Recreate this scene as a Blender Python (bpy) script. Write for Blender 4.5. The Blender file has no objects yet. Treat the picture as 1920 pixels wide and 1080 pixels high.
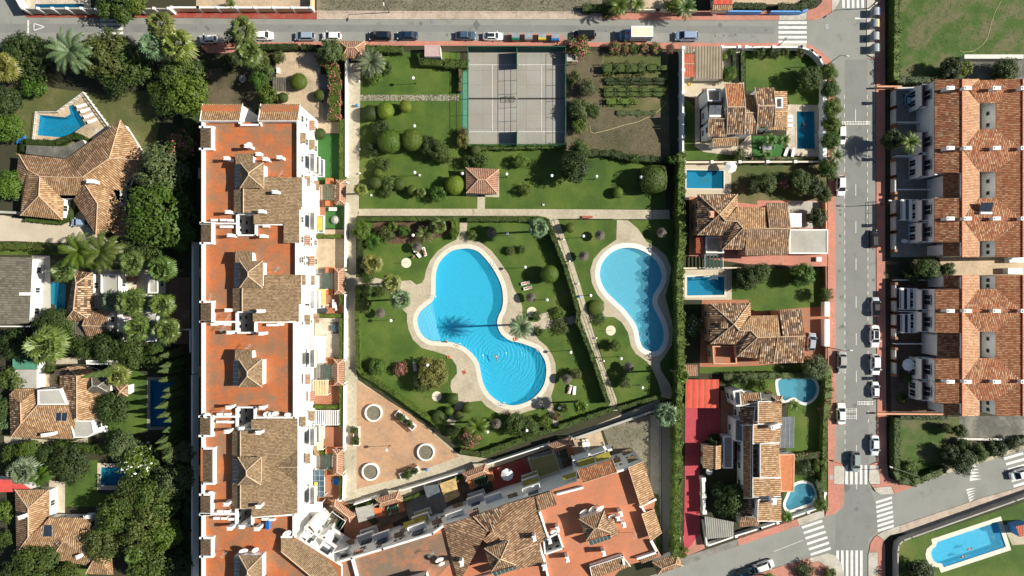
import bpy, math, random
from mathutils import Vector, Matrix
from mathutils.geometry import tessellate_polygon
random.seed(7)
R = math.radians
sc = bpy.context.scene
col = sc.collection
# ---------------------------------------------------------------- camera: a drone looking straight down
H = 143.5            # height of the camera in metres
S = 8.5              # photograph pixels per metre on the ground
cam_d = bpy.data.cameras.new('camera'); cam = bpy.data.objects.new('camera', cam_d); col.objects.link(cam)
cam.location = (0, 0, H); cam_d.sensor_width = 36; cam_d.lens = 36*H*S/1920; cam_d.clip_end = 2000; cam_d.clip_start = 1
sc.camera = cam
# ---------------------------------------------------------------- sky and sun
EL, AZ = R(36.4), R(2.8)
w = bpy.data.worlds.new('World'); sc.world = w; w.use_nodes = True
nt = w.node_tree; bg = nt.nodes['Background']; sky = nt.nodes.new('ShaderNodeTexSky'); sky.sky_type = 'NISHITA'
sky.sun_disc = False; sky.sun_elevation = EL; sky.sun_rotation = R(90)-AZ
bg.inputs[1].default_value = 0.05; nt.links.new(sky.outputs[0], bg.inputs[0])
sd = bpy.data.lights.new('sun', 'SUN'); sd.energy = 5.0; sd.angle = R(0.5); sd.color = (1, .94, .82)
so = bpy.data.objects.new('sun', sd); col.objects.link(so)
sdir = Vector((math.cos(EL)*math.cos(AZ), math.cos(EL)*math.sin(AZ), math.sin(EL)))
so.rotation_euler = sdir.to_track_quat('Z', 'Y').to_euler(); so.location = sdir*200
sc.view_settings.view_transform = 'Standard'; sc.view_settings.look = 'None'
sc.view_settings.exposure = 0.62; sc.view_settings.gamma = 1
sc.render.resolution_x = 1024; sc.render.resolution_y = 576

# ---------------------------------------------------------------- coordinates: a point at height z seen at pixel x, y
def W(x, y, z=0.0):
    k = (H-z)/H/S
    return Vector(((x-960)*k, (540-y)*k, z))
def W2(x, y, z=0.0):
    v = W(x, y, z); return (v.x, v.y)

# ---------------------------------------------------------------- materials
MATS = {}
def nodes(name):
    m = bpy.data.materials.new(name); m.use_nodes = True; t = m.node_tree
    b = t.nodes['Principled BSDF']; MATS[name] = m
    return m, t, b, t.nodes.new, t.links.new
def mix(t, a, b, fac, mode='MIX'):
    n = t.nodes.new('ShaderNodeMix'); n.data_type = 'RGBA'; n.blend_type = mode
    for i, v in ((6, a), (7, b), (0, fac)):
        if hasattr(v, 'is_output'): t.links.new(v, n.inputs[i])
        elif i == 0: n.inputs[0].default_value = v
        else: n.inputs[i].default_value = (*v, 1)
    return n.outputs[2]
def noise(t, scale, detail=4, vec=None, rough=.55):
    n = t.nodes.new('ShaderNodeTexNoise'); n.inputs['Scale'].default_value = scale; n.inputs['Detail'].default_value = detail
    n.inputs['Roughness'].default_value = rough
    if vec is not None: t.links.new(vec, n.inputs[0])
    return n.outputs[0]
def ramp(t, src, stops):
    n = t.nodes.new('ShaderNodeValToRGB'); e = n.color_ramp.elements
    while len(e) < len(stops): e.new(.5)
    for i, (p, c) in enumerate(stops):
        e[i].position = p; e[i].color = (*c, 1) if not isinstance(c, (int, float)) else (c, c, c, 1)
    t.links.new(src, n.inputs[0]); return n.outputs[0]
def coords(t, kind='Object'):
    return t.nodes.new('ShaderNodeTexCoord').outputs[kind]
def wpos(t):
    return t.nodes.new('ShaderNodeNewGeometry').outputs['Position']
def bump(t, b, h, strength=.3, dist=.05):
    n = t.nodes.new('ShaderNodeBump'); n.inputs['Strength'].default_value = strength; n.inputs['Distance'].default_value = dist
    t.links.new(h, n.inputs['Height']); t.links.new(n.outputs[0], b.inputs['Normal'])
def plain(name, c, rough=.6, metal=0, emit=0, var=.12):
    m, t, b, N, L = nodes(name)
    p = wpos(t); f = noise(t, 1.3, 5, p)
    d = tuple(x*(1-var*1.6) for x in c); u = tuple(min(1, x*(1+var)) for x in c)
    L(ramp(t, f, [(.3, d), (.7, u)]), b.inputs[0])
    b.inputs['Roughness'].default_value = rough; b.inputs['Metallic'].default_value = metal
    return m
def ground(name, stops, big=.08, small=2.5, fine=.3, bm=.4, stain=None):
    """large patches by colour stops, small grain, optional darker stains"""
    m, t, b, N, L = nodes(name); p = wpos(t)
    c = ramp(t, noise(t, big, 6, p, .6), stops)
    g = noise(t, small, 5, p, .75)
    gm = ramp(t, g, [(.3, 1-fine), (.7, 1+0*fine)])
    c = mix(t, c, gm, 1, 'MULTIPLY')
    if stain:
        sf = ramp(t, noise(t, stain[0], 5, p, .65), [(stain[1], 0.), (stain[1]+.12, 1.)])
        c = mix(t, c, stain[2], sf)
    L(c, b.inputs[0]); b.inputs['Roughness'].default_value = .9
    bump(t, b, g, bm, .06)
    return m
def pavers(name, c1, c2, mortar, sx=.5, sy=.5, msize=.03, off=0, dirt=(.25, .2, .15), rot=0, dm=(.46, .66, .6)):
    m, t, b, N, L = nodes(name); p = wpos(t)
    mp = N('ShaderNodeMapping'); mp.inputs['Rotation'].default_value = (0, 0, rot); L(p, mp.inputs[0])
    k = N('ShaderNodeTexBrick'); k.offset = off; k.inputs['Scale'].default_value = 1
    k.inputs['Brick Width'].default_value = sx; k.inputs['Row Height'].default_value = sy; k.inputs['Mortar Size'].default_value = msize
    k.inputs['Color1'].default_value = (*c1, 1); k.inputs['Color2'].default_value = (*c2, 1); k.inputs['Mortar'].default_value = (*mortar, 1)
    L(mp.outputs[0], k.inputs[0])
    f = ramp(t, noise(t, .3, 8, p, .75), [(dm[0], 0.), (dm[1], dm[2])])
    c = mix(t, k.outputs[0], dirt, f)
    c = mix(t, c, ramp(t, noise(t, 4, 4, p), [(.3, .82), (.7, 1.)]), 1, 'MULTIPLY'); c = mix(t, c, ramp(t, noise(t, .12, 4, p), [(.35, (.86, .86, .84)), (.65, (1, 1, 1))]), 1, 'MULTIPLY')
    L(c, b.inputs[0]); b.inputs['Roughness'].default_value = .85
    return m
def tiles(name, stops, channel, pitch=.3, course=.42, moss=None):
    """barrel tiles in UV metres: u along the eave, v down the slope"""
    m, t, b, N, L = nodes(name); uv = coords(t, 'UV')
    s = N('ShaderNodeSeparateXYZ'); L(uv, s.inputs[0])
    def mt(op, a, v=None):
        n = N('ShaderNodeMath'); n.operation = op
        for i, q in enumerate((a, v)):
            if q is None: continue
            if hasattr(q, 'is_output'): L(q, n.inputs[i])
            else: n.inputs[i].default_value = q
        return n.outputs[0]
    u = mt('DIVIDE', s.outputs[0], pitch); v = mt('DIVIDE', s.outputs[1], course)
    fu = mt('FLOOR', u); fv = mt('FLOOR', v)
    cb = N('ShaderNodeCombineXYZ'); L(fu, cb.inputs[0]); L(fv, cb.inputs[1])
    wn = N('ShaderNodeTexWhiteNoise'); wn.noise_dimensions = '2D'; L(cb.outputs[0], wn.inputs[0])
    c = ramp(t, wn.outputs[0], stops)
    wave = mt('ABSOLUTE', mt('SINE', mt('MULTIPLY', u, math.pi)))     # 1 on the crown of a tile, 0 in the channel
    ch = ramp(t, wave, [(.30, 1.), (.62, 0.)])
    c = mix(t, c, channel, ch)  # channels coloured darker: groove shade as well as dirt put into the tile colour
    p = wpos(t)
    c = mix(t, c, ramp(t, noise(t, .5, 5, p, .6), [(.3, .74), (.7, 1.)]), 1, 'MULTIPLY')
    if moss:
        c = mix(t, c, moss, ramp(t, noise(t, .9, 6, p, .7), [(.5, 0.), (.75, .6)]))
    L(c, b.inputs[0]); b.inputs['Roughness'].default_value = .85
    step = mt('MULTIPLY', mt('FRACT', v), .35)
    bump(t, b, mt('ADD', wave, step), .75, .07)
    return m
def foliage(name, rough=.6):
    m, t, b, N, L = nodes(name)
    oi = N('ShaderNodeObjectInfo'); g = N('ShaderNodeNewGeometry')
    v = ramp(t, g.outputs['Random Per Island'], [(0, .5), (.5, 1.), (1, 1.)])
    c = mix(t, oi.outputs['Color'], v, 1, 'MULTIPLY')
    n = ramp(t, noise(t, .8, 3, g.outputs['Position']), [(.35, (.72, .85, .7)), (.65, (1, 1, .8))])
    c = mix(t, c, n, 1, 'MULTIPLY'); L(c, b.inputs[0]); b.inputs['Roughness'].default_value = rough
    tr = N('ShaderNodeBsdfTranslucent'); L(c, tr.inputs[0]); ms = N('ShaderNodeMixShader'); ms.inputs[0].default_value = .22
    L(b.outputs[0], ms.inputs[1]); L(tr.outputs[0], ms.inputs[2]); L(ms.outputs[0], t.nodes['Material Output'].inputs[0])
    return m
def water(name, tint, body, scale, amp, center=None, bodyf=.3):
    m, t, b, N, L = nodes(name); p = wpos(t)
    tr = N('ShaderNodeBsdfTransparent'); tr.inputs[0].default_value = (*tint, 1)
    b.inputs[0].default_value = (*body, 1); b.inputs['Roughness'].default_value = .12; b.inputs['IOR'].default_value = 1.33
    mp = N('ShaderNodeMapping'); mp.inputs['Scale'].default_value = (.55, 1.5, 1); mp.inputs['Rotation'].default_value = (0, 0, .12); L(p, mp.inputs[0])
    h = noise(t, scale, 3, mp.outputs[0])
    if center:
        vm = N('ShaderNodeVectorMath'); vm.operation = 'DISTANCE'; L(p, vm.inputs[0]); vm.inputs[1].default_value = center
        nn = N('ShaderNodeMath'); nn.operation = 'MULTIPLY_ADD'; L(noise(t, .35, 2, p), nn.inputs[0]); nn.inputs[1].default_value = 2.2; L(vm.outputs[1], nn.inputs[2])
        q = N('ShaderNodeMath'); q.operation = 'MULTIPLY'; L(nn.outputs[0], q.inputs[0]); q.inputs[1].default_value = 8.0
        sn = N('ShaderNodeMath'); sn.operation = 'SINE'; L(q.outputs[0], sn.inputs[0])
        fl = N('ShaderNodeMapRange'); L(vm.outputs[1], fl.inputs[0]); fl.inputs[1].default_value = 0; fl.inputs[2].default_value = 24
        fl.inputs[3].default_value = .32; fl.inputs[4].default_value = .03
        k = N('ShaderNodeMath'); k.operation = 'MULTIPLY'; L(sn.outputs[0], k.inputs[0]); L(fl.outputs[0], k.inputs[1])
        ad = N('ShaderNodeMath'); ad.operation = 'ADD'; L(k.outputs[0], ad.inputs[0]); L(h, ad.inputs[1]); h = ad.outputs[0]
    bump(t, b, h, 1, amp)
    ms = N('ShaderNodeMixShader'); ms.inputs[0].default_value = bodyf
    L(tr.outputs[0], ms.inputs[1]); L(b.outputs[0], ms.inputs[2]); L(ms.outputs[0], t.nodes['Material Output'].inputs[0])
    return m

# ---------------------------------------------------------------- mesh builder
def newell(ps):
    n = Vector((0, 0, 0))
    for i in range(len(ps)):
        a, b = ps[i], ps[(i+1) % len(ps)]
        n += Vector(((a.y-b.y)*(a.z+b.z), (a.z-b.z)*(a.x+b.x), (a.x-b.x)*(a.y+b.y)))
    return n.normalized() if n.length > 1e-9 else Vector((0, 0, 1))
class MB:
    def __init__(s): s.v = []; s.f = []; s.uv = []; s.m = []
    def face(s, ps, mi=0):
        ps = [Vector(p) for p in ps]; n = newell(ps); i0 = len(s.v); s.v += ps; s.f.append(list(range(i0, i0+len(ps)))); s.m.append(mi)
        h = Vector((0, 0, 1)).cross(n)
        h = h.normalized() if h.length > .02 else Vector((1, 0, 0))
        d = n.cross(h)
        s.uv += [(p.dot(h), -p.dot(d)) for p in ps]
    def box(s, cx, cy, z0, w, d, h, rot=0, mi=0, taper=1):
        c, q = math.cos(rot), math.sin(rot)
        P = lambda a, b, z: (cx+a*c-b*q, cy+a*q+b*c, z)
        lo = [P(a*w/2, b*d/2, z0) for a, b in ((-1, -1), (1, -1), (1, 1), (-1, 1))]
        hi = [P(a*w/2*taper, b*d/2*taper, z0+h) for a, b in ((-1, -1), (1, -1), (1, 1), (-1, 1))]
        s.face(hi, mi); s.face(lo[::-1], mi)
        for i in range(4): j = (i+1) % 4; s.face([lo[i], lo[j], hi[j], hi[i]], mi)
    def prism(s, pts, z0, z1, top=True, bottom=False, mi=0, holes=()):
        pts = ccw([(p[0], p[1]) for p in pts])
        for i in range(len(pts)):
            a, b = pts[i], pts[(i+1) % len(pts)]
            s.face([(a[0], a[1], z0), (b[0], b[1], z0), (b[0], b[1], z1), (a[0], a[1], z1)], mi)
        for hl in holes:
            hl = ccw([(p[0], p[1]) for p in hl])[::-1]
            for i in range(len(hl)):
                a, b = hl[i], hl[(i+1) % len(hl)]
                s.face([(a[0], a[1], z0), (b[0], b[1], z0), (b[0], b[1], z1), (a[0], a[1], z1)], mi)
        if top: s.flat(pts, z1, holes, mi)
        if bottom: s.flat(pts, z0, holes, mi, True)
    def flat(s, pts, z, holes=(), mi=0, flip=False):
        loops = [[Vector((p[0], p[1], 0)) for p in pts]]+[[Vector((p[0], p[1], 0)) for p in h] for h in holes]
        if not holes and len(pts) <= 4 and convex(pts):
            q = ccw(pts); q = q[::-1] if flip else q
            s.face([(p[0], p[1], z) for p in q], mi); return
        tris = tessellate_polygon(loops); allp = [p for l in loops for p in l]
        for tr in tris:
            q = ccw([(allp[i].x, allp[i].y) for i in tr]); q = q[::-1] if flip else q
            s.face([(p[0], p[1], z) for p in q], mi)
    def tube(s, a, b, r0, r1=None, n=6, mi=0, caps=True):
        a, b = Vector(a), Vector(b); r1 = r0 if r1 is None else r1; d = (b-a)
        if d.length < 1e-6: return
        d.normalize(); x = d.orthogonal().normalized(); y = d.cross(x)
        A = [a+(x*math.cos(t)+y*math.sin(t))*r0 for t in [2*math.pi*i/n for i in range(n)]]
        B = [b+(x*math.cos(t)+y*math.sin(t))*r1 for t in [2*math.pi*i/n for i in range(n)]]
        for i in range(n): j = (i+1) % n; s.face([A[i], A[j], B[j], B[i]], mi)
        if caps: s.face(B, mi); s.face(A[::-1], mi)
    def lathe(s, c, prof, n=16, mi=0, sx=1, sy=1):
        c = Vector(c); rings = [[c+Vector((r*math.cos(2*math.pi*i/n)*sx, r*math.sin(2*math.pi*i/n)*sy, z)) for i in range(n)] for r, z in prof]
        for a, b in zip(rings, rings[1:]):
            for i in range(n): j = (i+1) % n; s.face([a[i], a[j], b[j], b[i]], mi)
        if prof[-1][0] > 1e-3: s.face(rings[-1], mi)
    def slab(s, ps, th=.16, mi=0):
        """a roof plane: top face, underside and edges"""
        ps = [Vector(p) for p in ps]; n = newell(ps)
        if n.z < 0: ps = ps[::-1]
        lo = [p-Vector((0, 0, th)) for p in ps]
        s.face(ps, mi); s.face(lo[::-1], mi)
        for i in range(len(ps)): j = (i+1) % len(ps); s.face([lo[i], lo[j], ps[j], ps[i]], mi)
    def build(s, name, mat, parent=None, smooth=False, loc=None):
        off = Vector(loc) if loc is not None else (Vector(WL.get(parent.name, (0, 0, 0))) if parent else Vector((0, 0, 0)))
        me = bpy.data.meshes.new(name)
        me.from_pydata([tuple(p-off) for p in s.v], [], s.f)
        uvl = me.uv_layers.new(name='UVMap')
        fl = [c for u in s.uv for c in u]; uvl.data.foreach_set('uv', fl)
        for mm in (mat if isinstance(mat, (list, tuple)) else [mat]): me.materials.append(MATS[mm] if isinstance(mm, str) else mm)
        me.polygons.foreach_set('material_index', s.m)
        if smooth:
            me.polygons.foreach_set('use_smooth', [True]*len(s.f))
            import bmesh; bm = bmesh.new(); bm.from_mesh(me); bmesh.ops.remove_doubles(bm, verts=bm.verts, dist=.0005); bm.to_mesh(me); bm.free()
        me.update()
        o = bpy.data.objects.new(name, me); col.objects.link(o); o.location = off if (parent is None) else (0, 0, 0)
        if parent: o.parent = parent; WL[o.name] = tuple(off)
        else: WL[o.name] = tuple(off)
        return o
WL = {}
def area(p): return sum(p[i][0]*p[(i+1) % len(p)][1]-p[(i+1) % len(p)][0]*p[i][1] for i in range(len(p)))/2
def ccw(p): return list(p) if area(p) > 0 else list(p)[::-1]
def convex(p):
    p = ccw(p); n = len(p)
    return all((p[(i+1) % n][0]-p[i][0])*(p[(i+2) % n][1]-p[(i+1) % n][1])-(p[(i+1) % n][1]-p[i][1])*(p[(i+2) % n][0]-p[(i+1) % n][0]) >= -1e-6 for i in range(n))
def inside(q, poly):
    c = False; n = len(poly)
    for i in range(n):
        a, b = poly[i], poly[i-1]
        if (a[1] > q[1]) != (b[1] > q[1]) and q[0] < (b[0]-a[0])*(q[1]-a[1])/(b[1]-a[1])+a[0]: c = not c
    return c
def spline(p, k=5):
    """closed smooth curve through the points"""
    n = len(p); out = []
    for i in range(n):
        a, b, c, d = p[i-1], p[i], p[(i+1) % n], p[(i+2) % n]
        for j in range(k):
            t = j/k
            out.append(tuple(.5*((2*b[q])+(-a[q]+c[q])*t+(2*a[q]-5*b[q]+4*c[q]-d[q])*t*t+(-a[q]+3*b[q]-3*c[q]+d[q])*t**3) for q in (0, 1)))
    return out
def offset(p, d):
    """polygon grown by d (miter joints)"""
    p = ccw(p); n = len(p); out = []
    for i in range(n):
        a, b, c = p[i-1], p[i], p[(i+1) % n]
        e1 = Vector((b[0]-a[0], b[1]-a[1])); e2 = Vector((c[0]-b[0], c[1]-b[1]))
        if e1.length < 1e-6 or e2.length < 1e-6: out.append(b); continue
        e1.normalize(); e2.normalize(); n1 = Vector((e1.y, -e1.x)); n2 = Vector((e2.y, -e2.x))
        m = n1+n2
        m = m/max(.35, m.length_squared/2) if m.length > .1 else n1
        out.append((b[0]+m.x*d, b[1]+m.y*d))
    return out
PX = lambda pts, z=0: [W2(a, b, z) for a, b in pts]

# ---------------------------------------------------------------- things
def tag(o, label, cat, group=None, kind=None):
    o['label'] = label
    o['category'] = cat
    if group: o['group'] = group
    if kind: o['kind'] = kind
    return o
def thing(name, label, cat, loc, group=None, rot=0):
    o = bpy.data.objects.new(name, None); col.objects.link(o); o.location = loc; o.rotation_euler = (0, 0, rot)
    o.empty_display_size = .3; WL[o.name] = tuple(loc)
    return tag(o, label, cat, group)
def kids(o): return CH.get(o.name, [])
CH = {}
def reg(root):
    """remember the parts of a prototype so copies can be made"""
    for ob in bpy.data.objects:
        if ob.parent: CH.setdefault(ob.parent.name, [])
    CH[root.name] = [c for c in bpy.data.objects if c.parent == root]
    for c in CH[root.name]: CH[c.name] = [d for d in bpy.data.objects if d.parent == c]
def dup(root, loc, rot=0, scale=1, label=None, group=None, color=None, cat=None, partcols=None):
    r = root.copy(); col.objects.link(r); r.location = loc; r.rotation_euler = (0, 0, rot)
    r.scale = scale if isinstance(scale, (tuple, list)) else (scale,)*3
    if color: r.color = (*color, 1)
    for ch in kids(root):
        c = ch.copy(); col.objects.link(c); c.parent = r
        if color: c.color = (*color, 1)
        for g in kids(ch):
            d = g.copy(); col.objects.link(d); d.parent = c
            if color: d.color = (*color, 1)
    if label: r['label'] = label
    if group: r['group'] = group
    if cat: r['category'] = cat
    return r
PROTOS = []
FIRST = set()
def place(root, *a, **k):
    return dup(root, *a, **k)
def drop_protos():
    for p in PROTOS:
        for c in kids(p):
            for g in kids(c): bpy.data.objects.remove(g)
            bpy.data.objects.remove(c)
        bpy.data.objects.remove(p)

POOLS = []     # water outlines (world), cut out of every sheet that contains them
def sheet(name, mat, pts, z, label, cat=None, px=True, kind='structure', th=0, extra=()):
    """a flat sheet (or a slab with kerb when th > 0) on the ground, with the pools cut out"""
    P = PX(pts) if px else pts
    P = [tuple(p) for p in P]; P = ccw(P)
    hs = [h for h in POOLS if all(inside(q, P) for q in h[::3])]+list(extra)
    b = MB()
    if th: b.prism(P, z-th, z, holes=hs)
    else: b.flat(P, z, hs)
    o = b.build(name, mat)
    tag(o, label, cat or name.replace('_', ' '), kind=kind)
    return o
# ---------------------------------------------------------------- material list
ground('soil', [(.3, (.022, .03, .010)), (.5, (.045, .042, .02)), (.7, (.03, .045, .012))], .12, 3)
ground('dry_soil', [(.3, (.09, .075, .04)), (.5, (.15, .12, .07)), (.68, (.075, .07, .035))], .14, 3, .45)
ground('wasteland', [(.3, (.16, .145, .10)), (.5, (.24, .215, .155)), (.7, (.13, .12, .075))], .1, 2.2, .55)
ground('clover', [(.28, (.03, .078, .006)), (.45, (.055, .115, .01)), (.58, (.15, .14, .065)), (.7, (.045, .105, .01))], .16, 3, .4)
ground('lawn', [(.28, (.034, .078, .007)), (.45, (.06, .118, .011)), (.58, (.095, .152, .018)), (.72, (.15, .16, .04))], .13, 3.2, .38)
ground('lawn_worn', [(.3, (.055, .095, .016)), (.5, (.11, .115, .035)), (.68, (.22, .18, .09))], .13, 4, .35)
ground('turf', [(.3, (.03, .12, .02)), (.7, (.04, .15, .028))], .4, 6, .12, .2)
ground('asphalt', [(.25, (.20, .205, .185)), (.5, (.27, .275, .25)), (.75, (.22, .225, .205))], .09, 6, .2, .25, (.3, .6, (.15, .15, .14)))
ground('asphalt_mid', [(.3, (.185, .19, .18)), (.5, (.225, .23, .215)), (.7, (.20, .205, .195))], .13, 5, .22, .25, (.5, .6, (.13, .13, .125)))
ground('asphalt_dark', [(.3, (.12, .125, .12)), (.6, (.16, .165, .155)), (.75, (.14, .14, .13))], .1, 5, .14, .25)
ground('path', [(.3, (.42, .37, .265)), (.6, (.52, .465, .345))], .2, 1.6, .3, .3, (.5, .6, (.25, .21, .14)))
ground('deck', [(.3, (.43, .365, .26)), (.6, (.55, .48, .36))], .3, 2.2, .35, .3)
ground('concrete', [(.3, (.35, .34, .30)), (.6, (.46, .45, .40))], .2, 2, .2, .2)
ground('drive', [(.3, (.47, .40, .30)), (.6, (.55, .48, .37))], .2, 2, .12, .2)
ground('gravel', [(.3, (.20, .19, .165)), (.6, (.32, .31, .28))], .5, 7, .55, .5)
ground('old_concrete', [(.3, (.09, .09, .075)), (.5, (.14, .14, .12)), (.65, (.26, .25, .21))], .25, 2, .3, .3)
pavers('red_pave', (.55, .21, .15), (.60, .25, .185), (.45, .18, .14), .4, .4, .02)
pavers('dark_red_pave', (.32, .05, .032), (.38, .065, .04), (.26, .045, .03), .4, .4, .02)
pavers('pink_pave', (.52, .42, .34), (.58, .48, .40), (.45, .36, .29), .4, .4, .02)
pavers('beige_pave', (.52, .49, .42), (.58, .55, .48), (.45, .42, .36), .6, .6, .02)
pavers('plaza_tile', (.49, .265, .14), (.56, .315, .175), (.47, .33, .215), .55, .55, .06)
pavers('patio_tile', (.42, .155, .075), (.5, .2, .10), (.30, .13, .08), .35, .35, .025)
pavers('patio_beige', (.55, .42, .28), (.62, .48, .33), (.46, .36, .25), .5, .5, .03)
pavers('patio_grey', (.30, .29, .26), (.36, .35, .32), (.22, .21, .19), .5, .5, .03)
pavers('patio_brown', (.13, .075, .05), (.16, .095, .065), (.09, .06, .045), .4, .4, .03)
pavers('stone_tile', (.62, .53, .42), (.68, .60, .49), (.5, .43, .34), .5, .5, .025)
pavers('terrace', (.47, .135, .042), (.53, .17, .055), (.37, .10, .035), .5, .25, .02, .5, (.22, .155, .095), 0, (.44, .6, .8))
pavers('terrace_b', (.56, .20, .10), (.60, .225, .115), (.48, .165, .085), .3, .15, .012, .5, (.40, .2, .12), .26, (.44, .62, .6))
pavers('terrace_old', (.42, .17, .09), (.48, .2, .10), (.36, .15, .08), .3, .15, .012, .5, (.19, .15, .105), .26, (.36, .52, .9))
pavers('court', (.31, .305, .28), (.34, .33, .30), (.25, .24, .22), 3.2, 3.2, .05, 0, (.36, .29, .22))
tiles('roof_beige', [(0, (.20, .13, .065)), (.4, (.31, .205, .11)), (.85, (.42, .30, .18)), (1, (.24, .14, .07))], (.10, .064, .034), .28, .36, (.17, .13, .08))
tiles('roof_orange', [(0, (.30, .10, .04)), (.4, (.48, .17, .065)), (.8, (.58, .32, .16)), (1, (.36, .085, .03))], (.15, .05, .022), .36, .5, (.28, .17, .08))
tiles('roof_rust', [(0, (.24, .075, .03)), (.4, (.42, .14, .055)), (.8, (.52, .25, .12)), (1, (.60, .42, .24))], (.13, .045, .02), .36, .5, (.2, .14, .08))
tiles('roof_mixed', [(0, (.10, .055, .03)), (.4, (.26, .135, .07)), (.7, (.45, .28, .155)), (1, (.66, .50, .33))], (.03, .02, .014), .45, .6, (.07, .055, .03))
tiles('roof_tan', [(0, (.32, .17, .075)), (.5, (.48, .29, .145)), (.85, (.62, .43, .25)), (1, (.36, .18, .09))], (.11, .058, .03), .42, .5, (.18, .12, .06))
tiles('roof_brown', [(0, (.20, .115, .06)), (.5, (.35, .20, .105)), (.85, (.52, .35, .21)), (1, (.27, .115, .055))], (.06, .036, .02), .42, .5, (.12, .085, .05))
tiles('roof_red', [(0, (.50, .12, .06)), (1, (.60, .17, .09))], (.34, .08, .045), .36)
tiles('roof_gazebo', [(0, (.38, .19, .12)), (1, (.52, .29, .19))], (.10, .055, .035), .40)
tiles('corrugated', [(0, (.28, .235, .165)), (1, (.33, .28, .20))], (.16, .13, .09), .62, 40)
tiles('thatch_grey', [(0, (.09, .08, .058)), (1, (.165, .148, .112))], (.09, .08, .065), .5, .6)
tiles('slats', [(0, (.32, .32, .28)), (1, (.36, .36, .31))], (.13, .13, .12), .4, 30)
plain('ridge', (.55, .38, .25), .85); plain('ridge_red', (.46, .13, .07), .85); plain('ridge_light', (.50, .38, .26), .85)
plain('white', (.80, .79, .76), .7, var=.04); plain('white_dirty', (.66, .64, .58), .8, var=.12); plain('cream', (.70, .62, .47), .8, var=.06)
plain('ochre', (.68, .46, .27), .8, var=.06); plain('blue_wall', (.12, .33, .72), .7, var=.05)
plain('coping', (.62, .585, .49), .6, var=.05); plain('coping_white', (.72, .70, .64), .6, var=.04)
plain('glass', (.02, .03, .035), .08, var=0); plain('glass_green', (.05, .09, .085), .1, var=.1); plain('glass_blue', (.05, .095, .13), .15, var=.2)
plain('frame', (.55, .55, .53), .5); plain('frame_brown', (.16, .07, .04), .6); plain('dark_metal', (.03, .035, .035), .5); plain('steel', (.45, .46, .47), .35, .6)
plain('green_metal', (.03, .15, .09), .5); plain('green_screen', (.012, .075, .055), .8); plain('green_panel', (.07, .24, .155), .8)
plain('yellow_cloth', (.62, .48, .19), .8); plain('pale_yellow', (.72, .63, .36), .8); plain('mustard', (.42, .34, .05), .8); plain('white_cloth', (.80, .80, .78), .8, var=.03)
plain('grey_cloth', (.36, .35, .32), .8); plain('orange_cloth', (.62, .16, .05), .8); plain('orange_panel', (.46, .155, .055), .7); plain('red_sheet', (.60, .085, .07), .6, var=.1)
plain('red_court', (.42, .05, .07), .8, var=.12); plain('pink_roof', (.46, .33, .31), .7, var=.06); plain('reed', (.50, .35, .15), .9, var=.25); plain('tarp', (.05, .055, .06), .35, var=.3)
plain('wood', (.28, .13, .06), .7, var=.2); plain('wood_pale', (.5, .42, .3), .7); plain('blue_plastic', (.02, .2, .6), .4); plain('yellow_plastic', (.75, .55, .04), .4); plain('orange_plastic', (.75, .14, .04), .4); plain('red_cloth', (.6, .03, .03), .7)
plain('bin_grey', (.27, .30, .32), .45); plain('bin_green', (.02, .20, .13), .45); plain('bin_blue', (.03, .18, .5), .45); plain('bin_yellow', (.7, .55, .06), .45)
plain('solar', (.03, .04, .055), .15, var=.1); plain('solar_grey', (.12, .135, .15), .25, var=.15); plain('rubber', (.02, .02, .02), .8); plain('skin', (.50, .27, .17), .55, var=.03); plain('hair', (.035, .02, .012), .7); plain('pink_cloth', (.75, .16, .28), .8); plain('blue_cloth', (.22, .4, .66), .8)
plain('paint', (.68, .68, .65), .7, var=.13); plain('paint_dark', (.045, .045, .045), .8); plain('tree_bark', (.13, .095, .065), .9, var=.3); plain('palm_bark', (.24, .185, .13), .9, var=.3); plain('stem', (.2, .13, .08), .9)
plain('stone', (.46, .42, .33), .9, var=.25); plain('terracotta', (.42, .15, .07), .8); plain('globe', (.84, .84, .83), .3, var=0); plain('black_car', (.006, .008, .010), .25, var=0)
plain('flower_pink', (.72, .12, .22), .6); plain('flower_white', (.85, .85, .8), .6); plain('mulch', (.11, .065, .04), .95, var=.3)
plain('pool_blue', (.09, .56, .76), .5, var=.04); plain('pool_pale', (.20, .56, .70), .5, var=.05); plain('pool_deep', (.01, .27, .46), .5, var=.04); plain('pool_navy', (.02, .12, .32), .5); plain('pool_step', (.42, .72, .88), .5, var=.03); plain('pool_teal', (.02, .24, .34), .5, var=.05)
plain('mosaic', (.03, .25, .33), .5)
foliage('leaf'); foliage('palm_leaf', .45)
_c = W(929, 666)
water('water_rippled', (.80, .95, .98), (.03, .43, .64), .9, .16, (_c.x, _c.y, 0), .42)
water('water_pale', (.82, .95, .97), (.12, .44, .58), 4.5, .09, None, .4)
water('water_blue', (.78, .93, .97), (.015, .23, .38), 1.6, .05, None, .3)
water('water_sparkle', (.80, .94, .98), (.07, .45, .68), 3.0, .10, None, .4)

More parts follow.
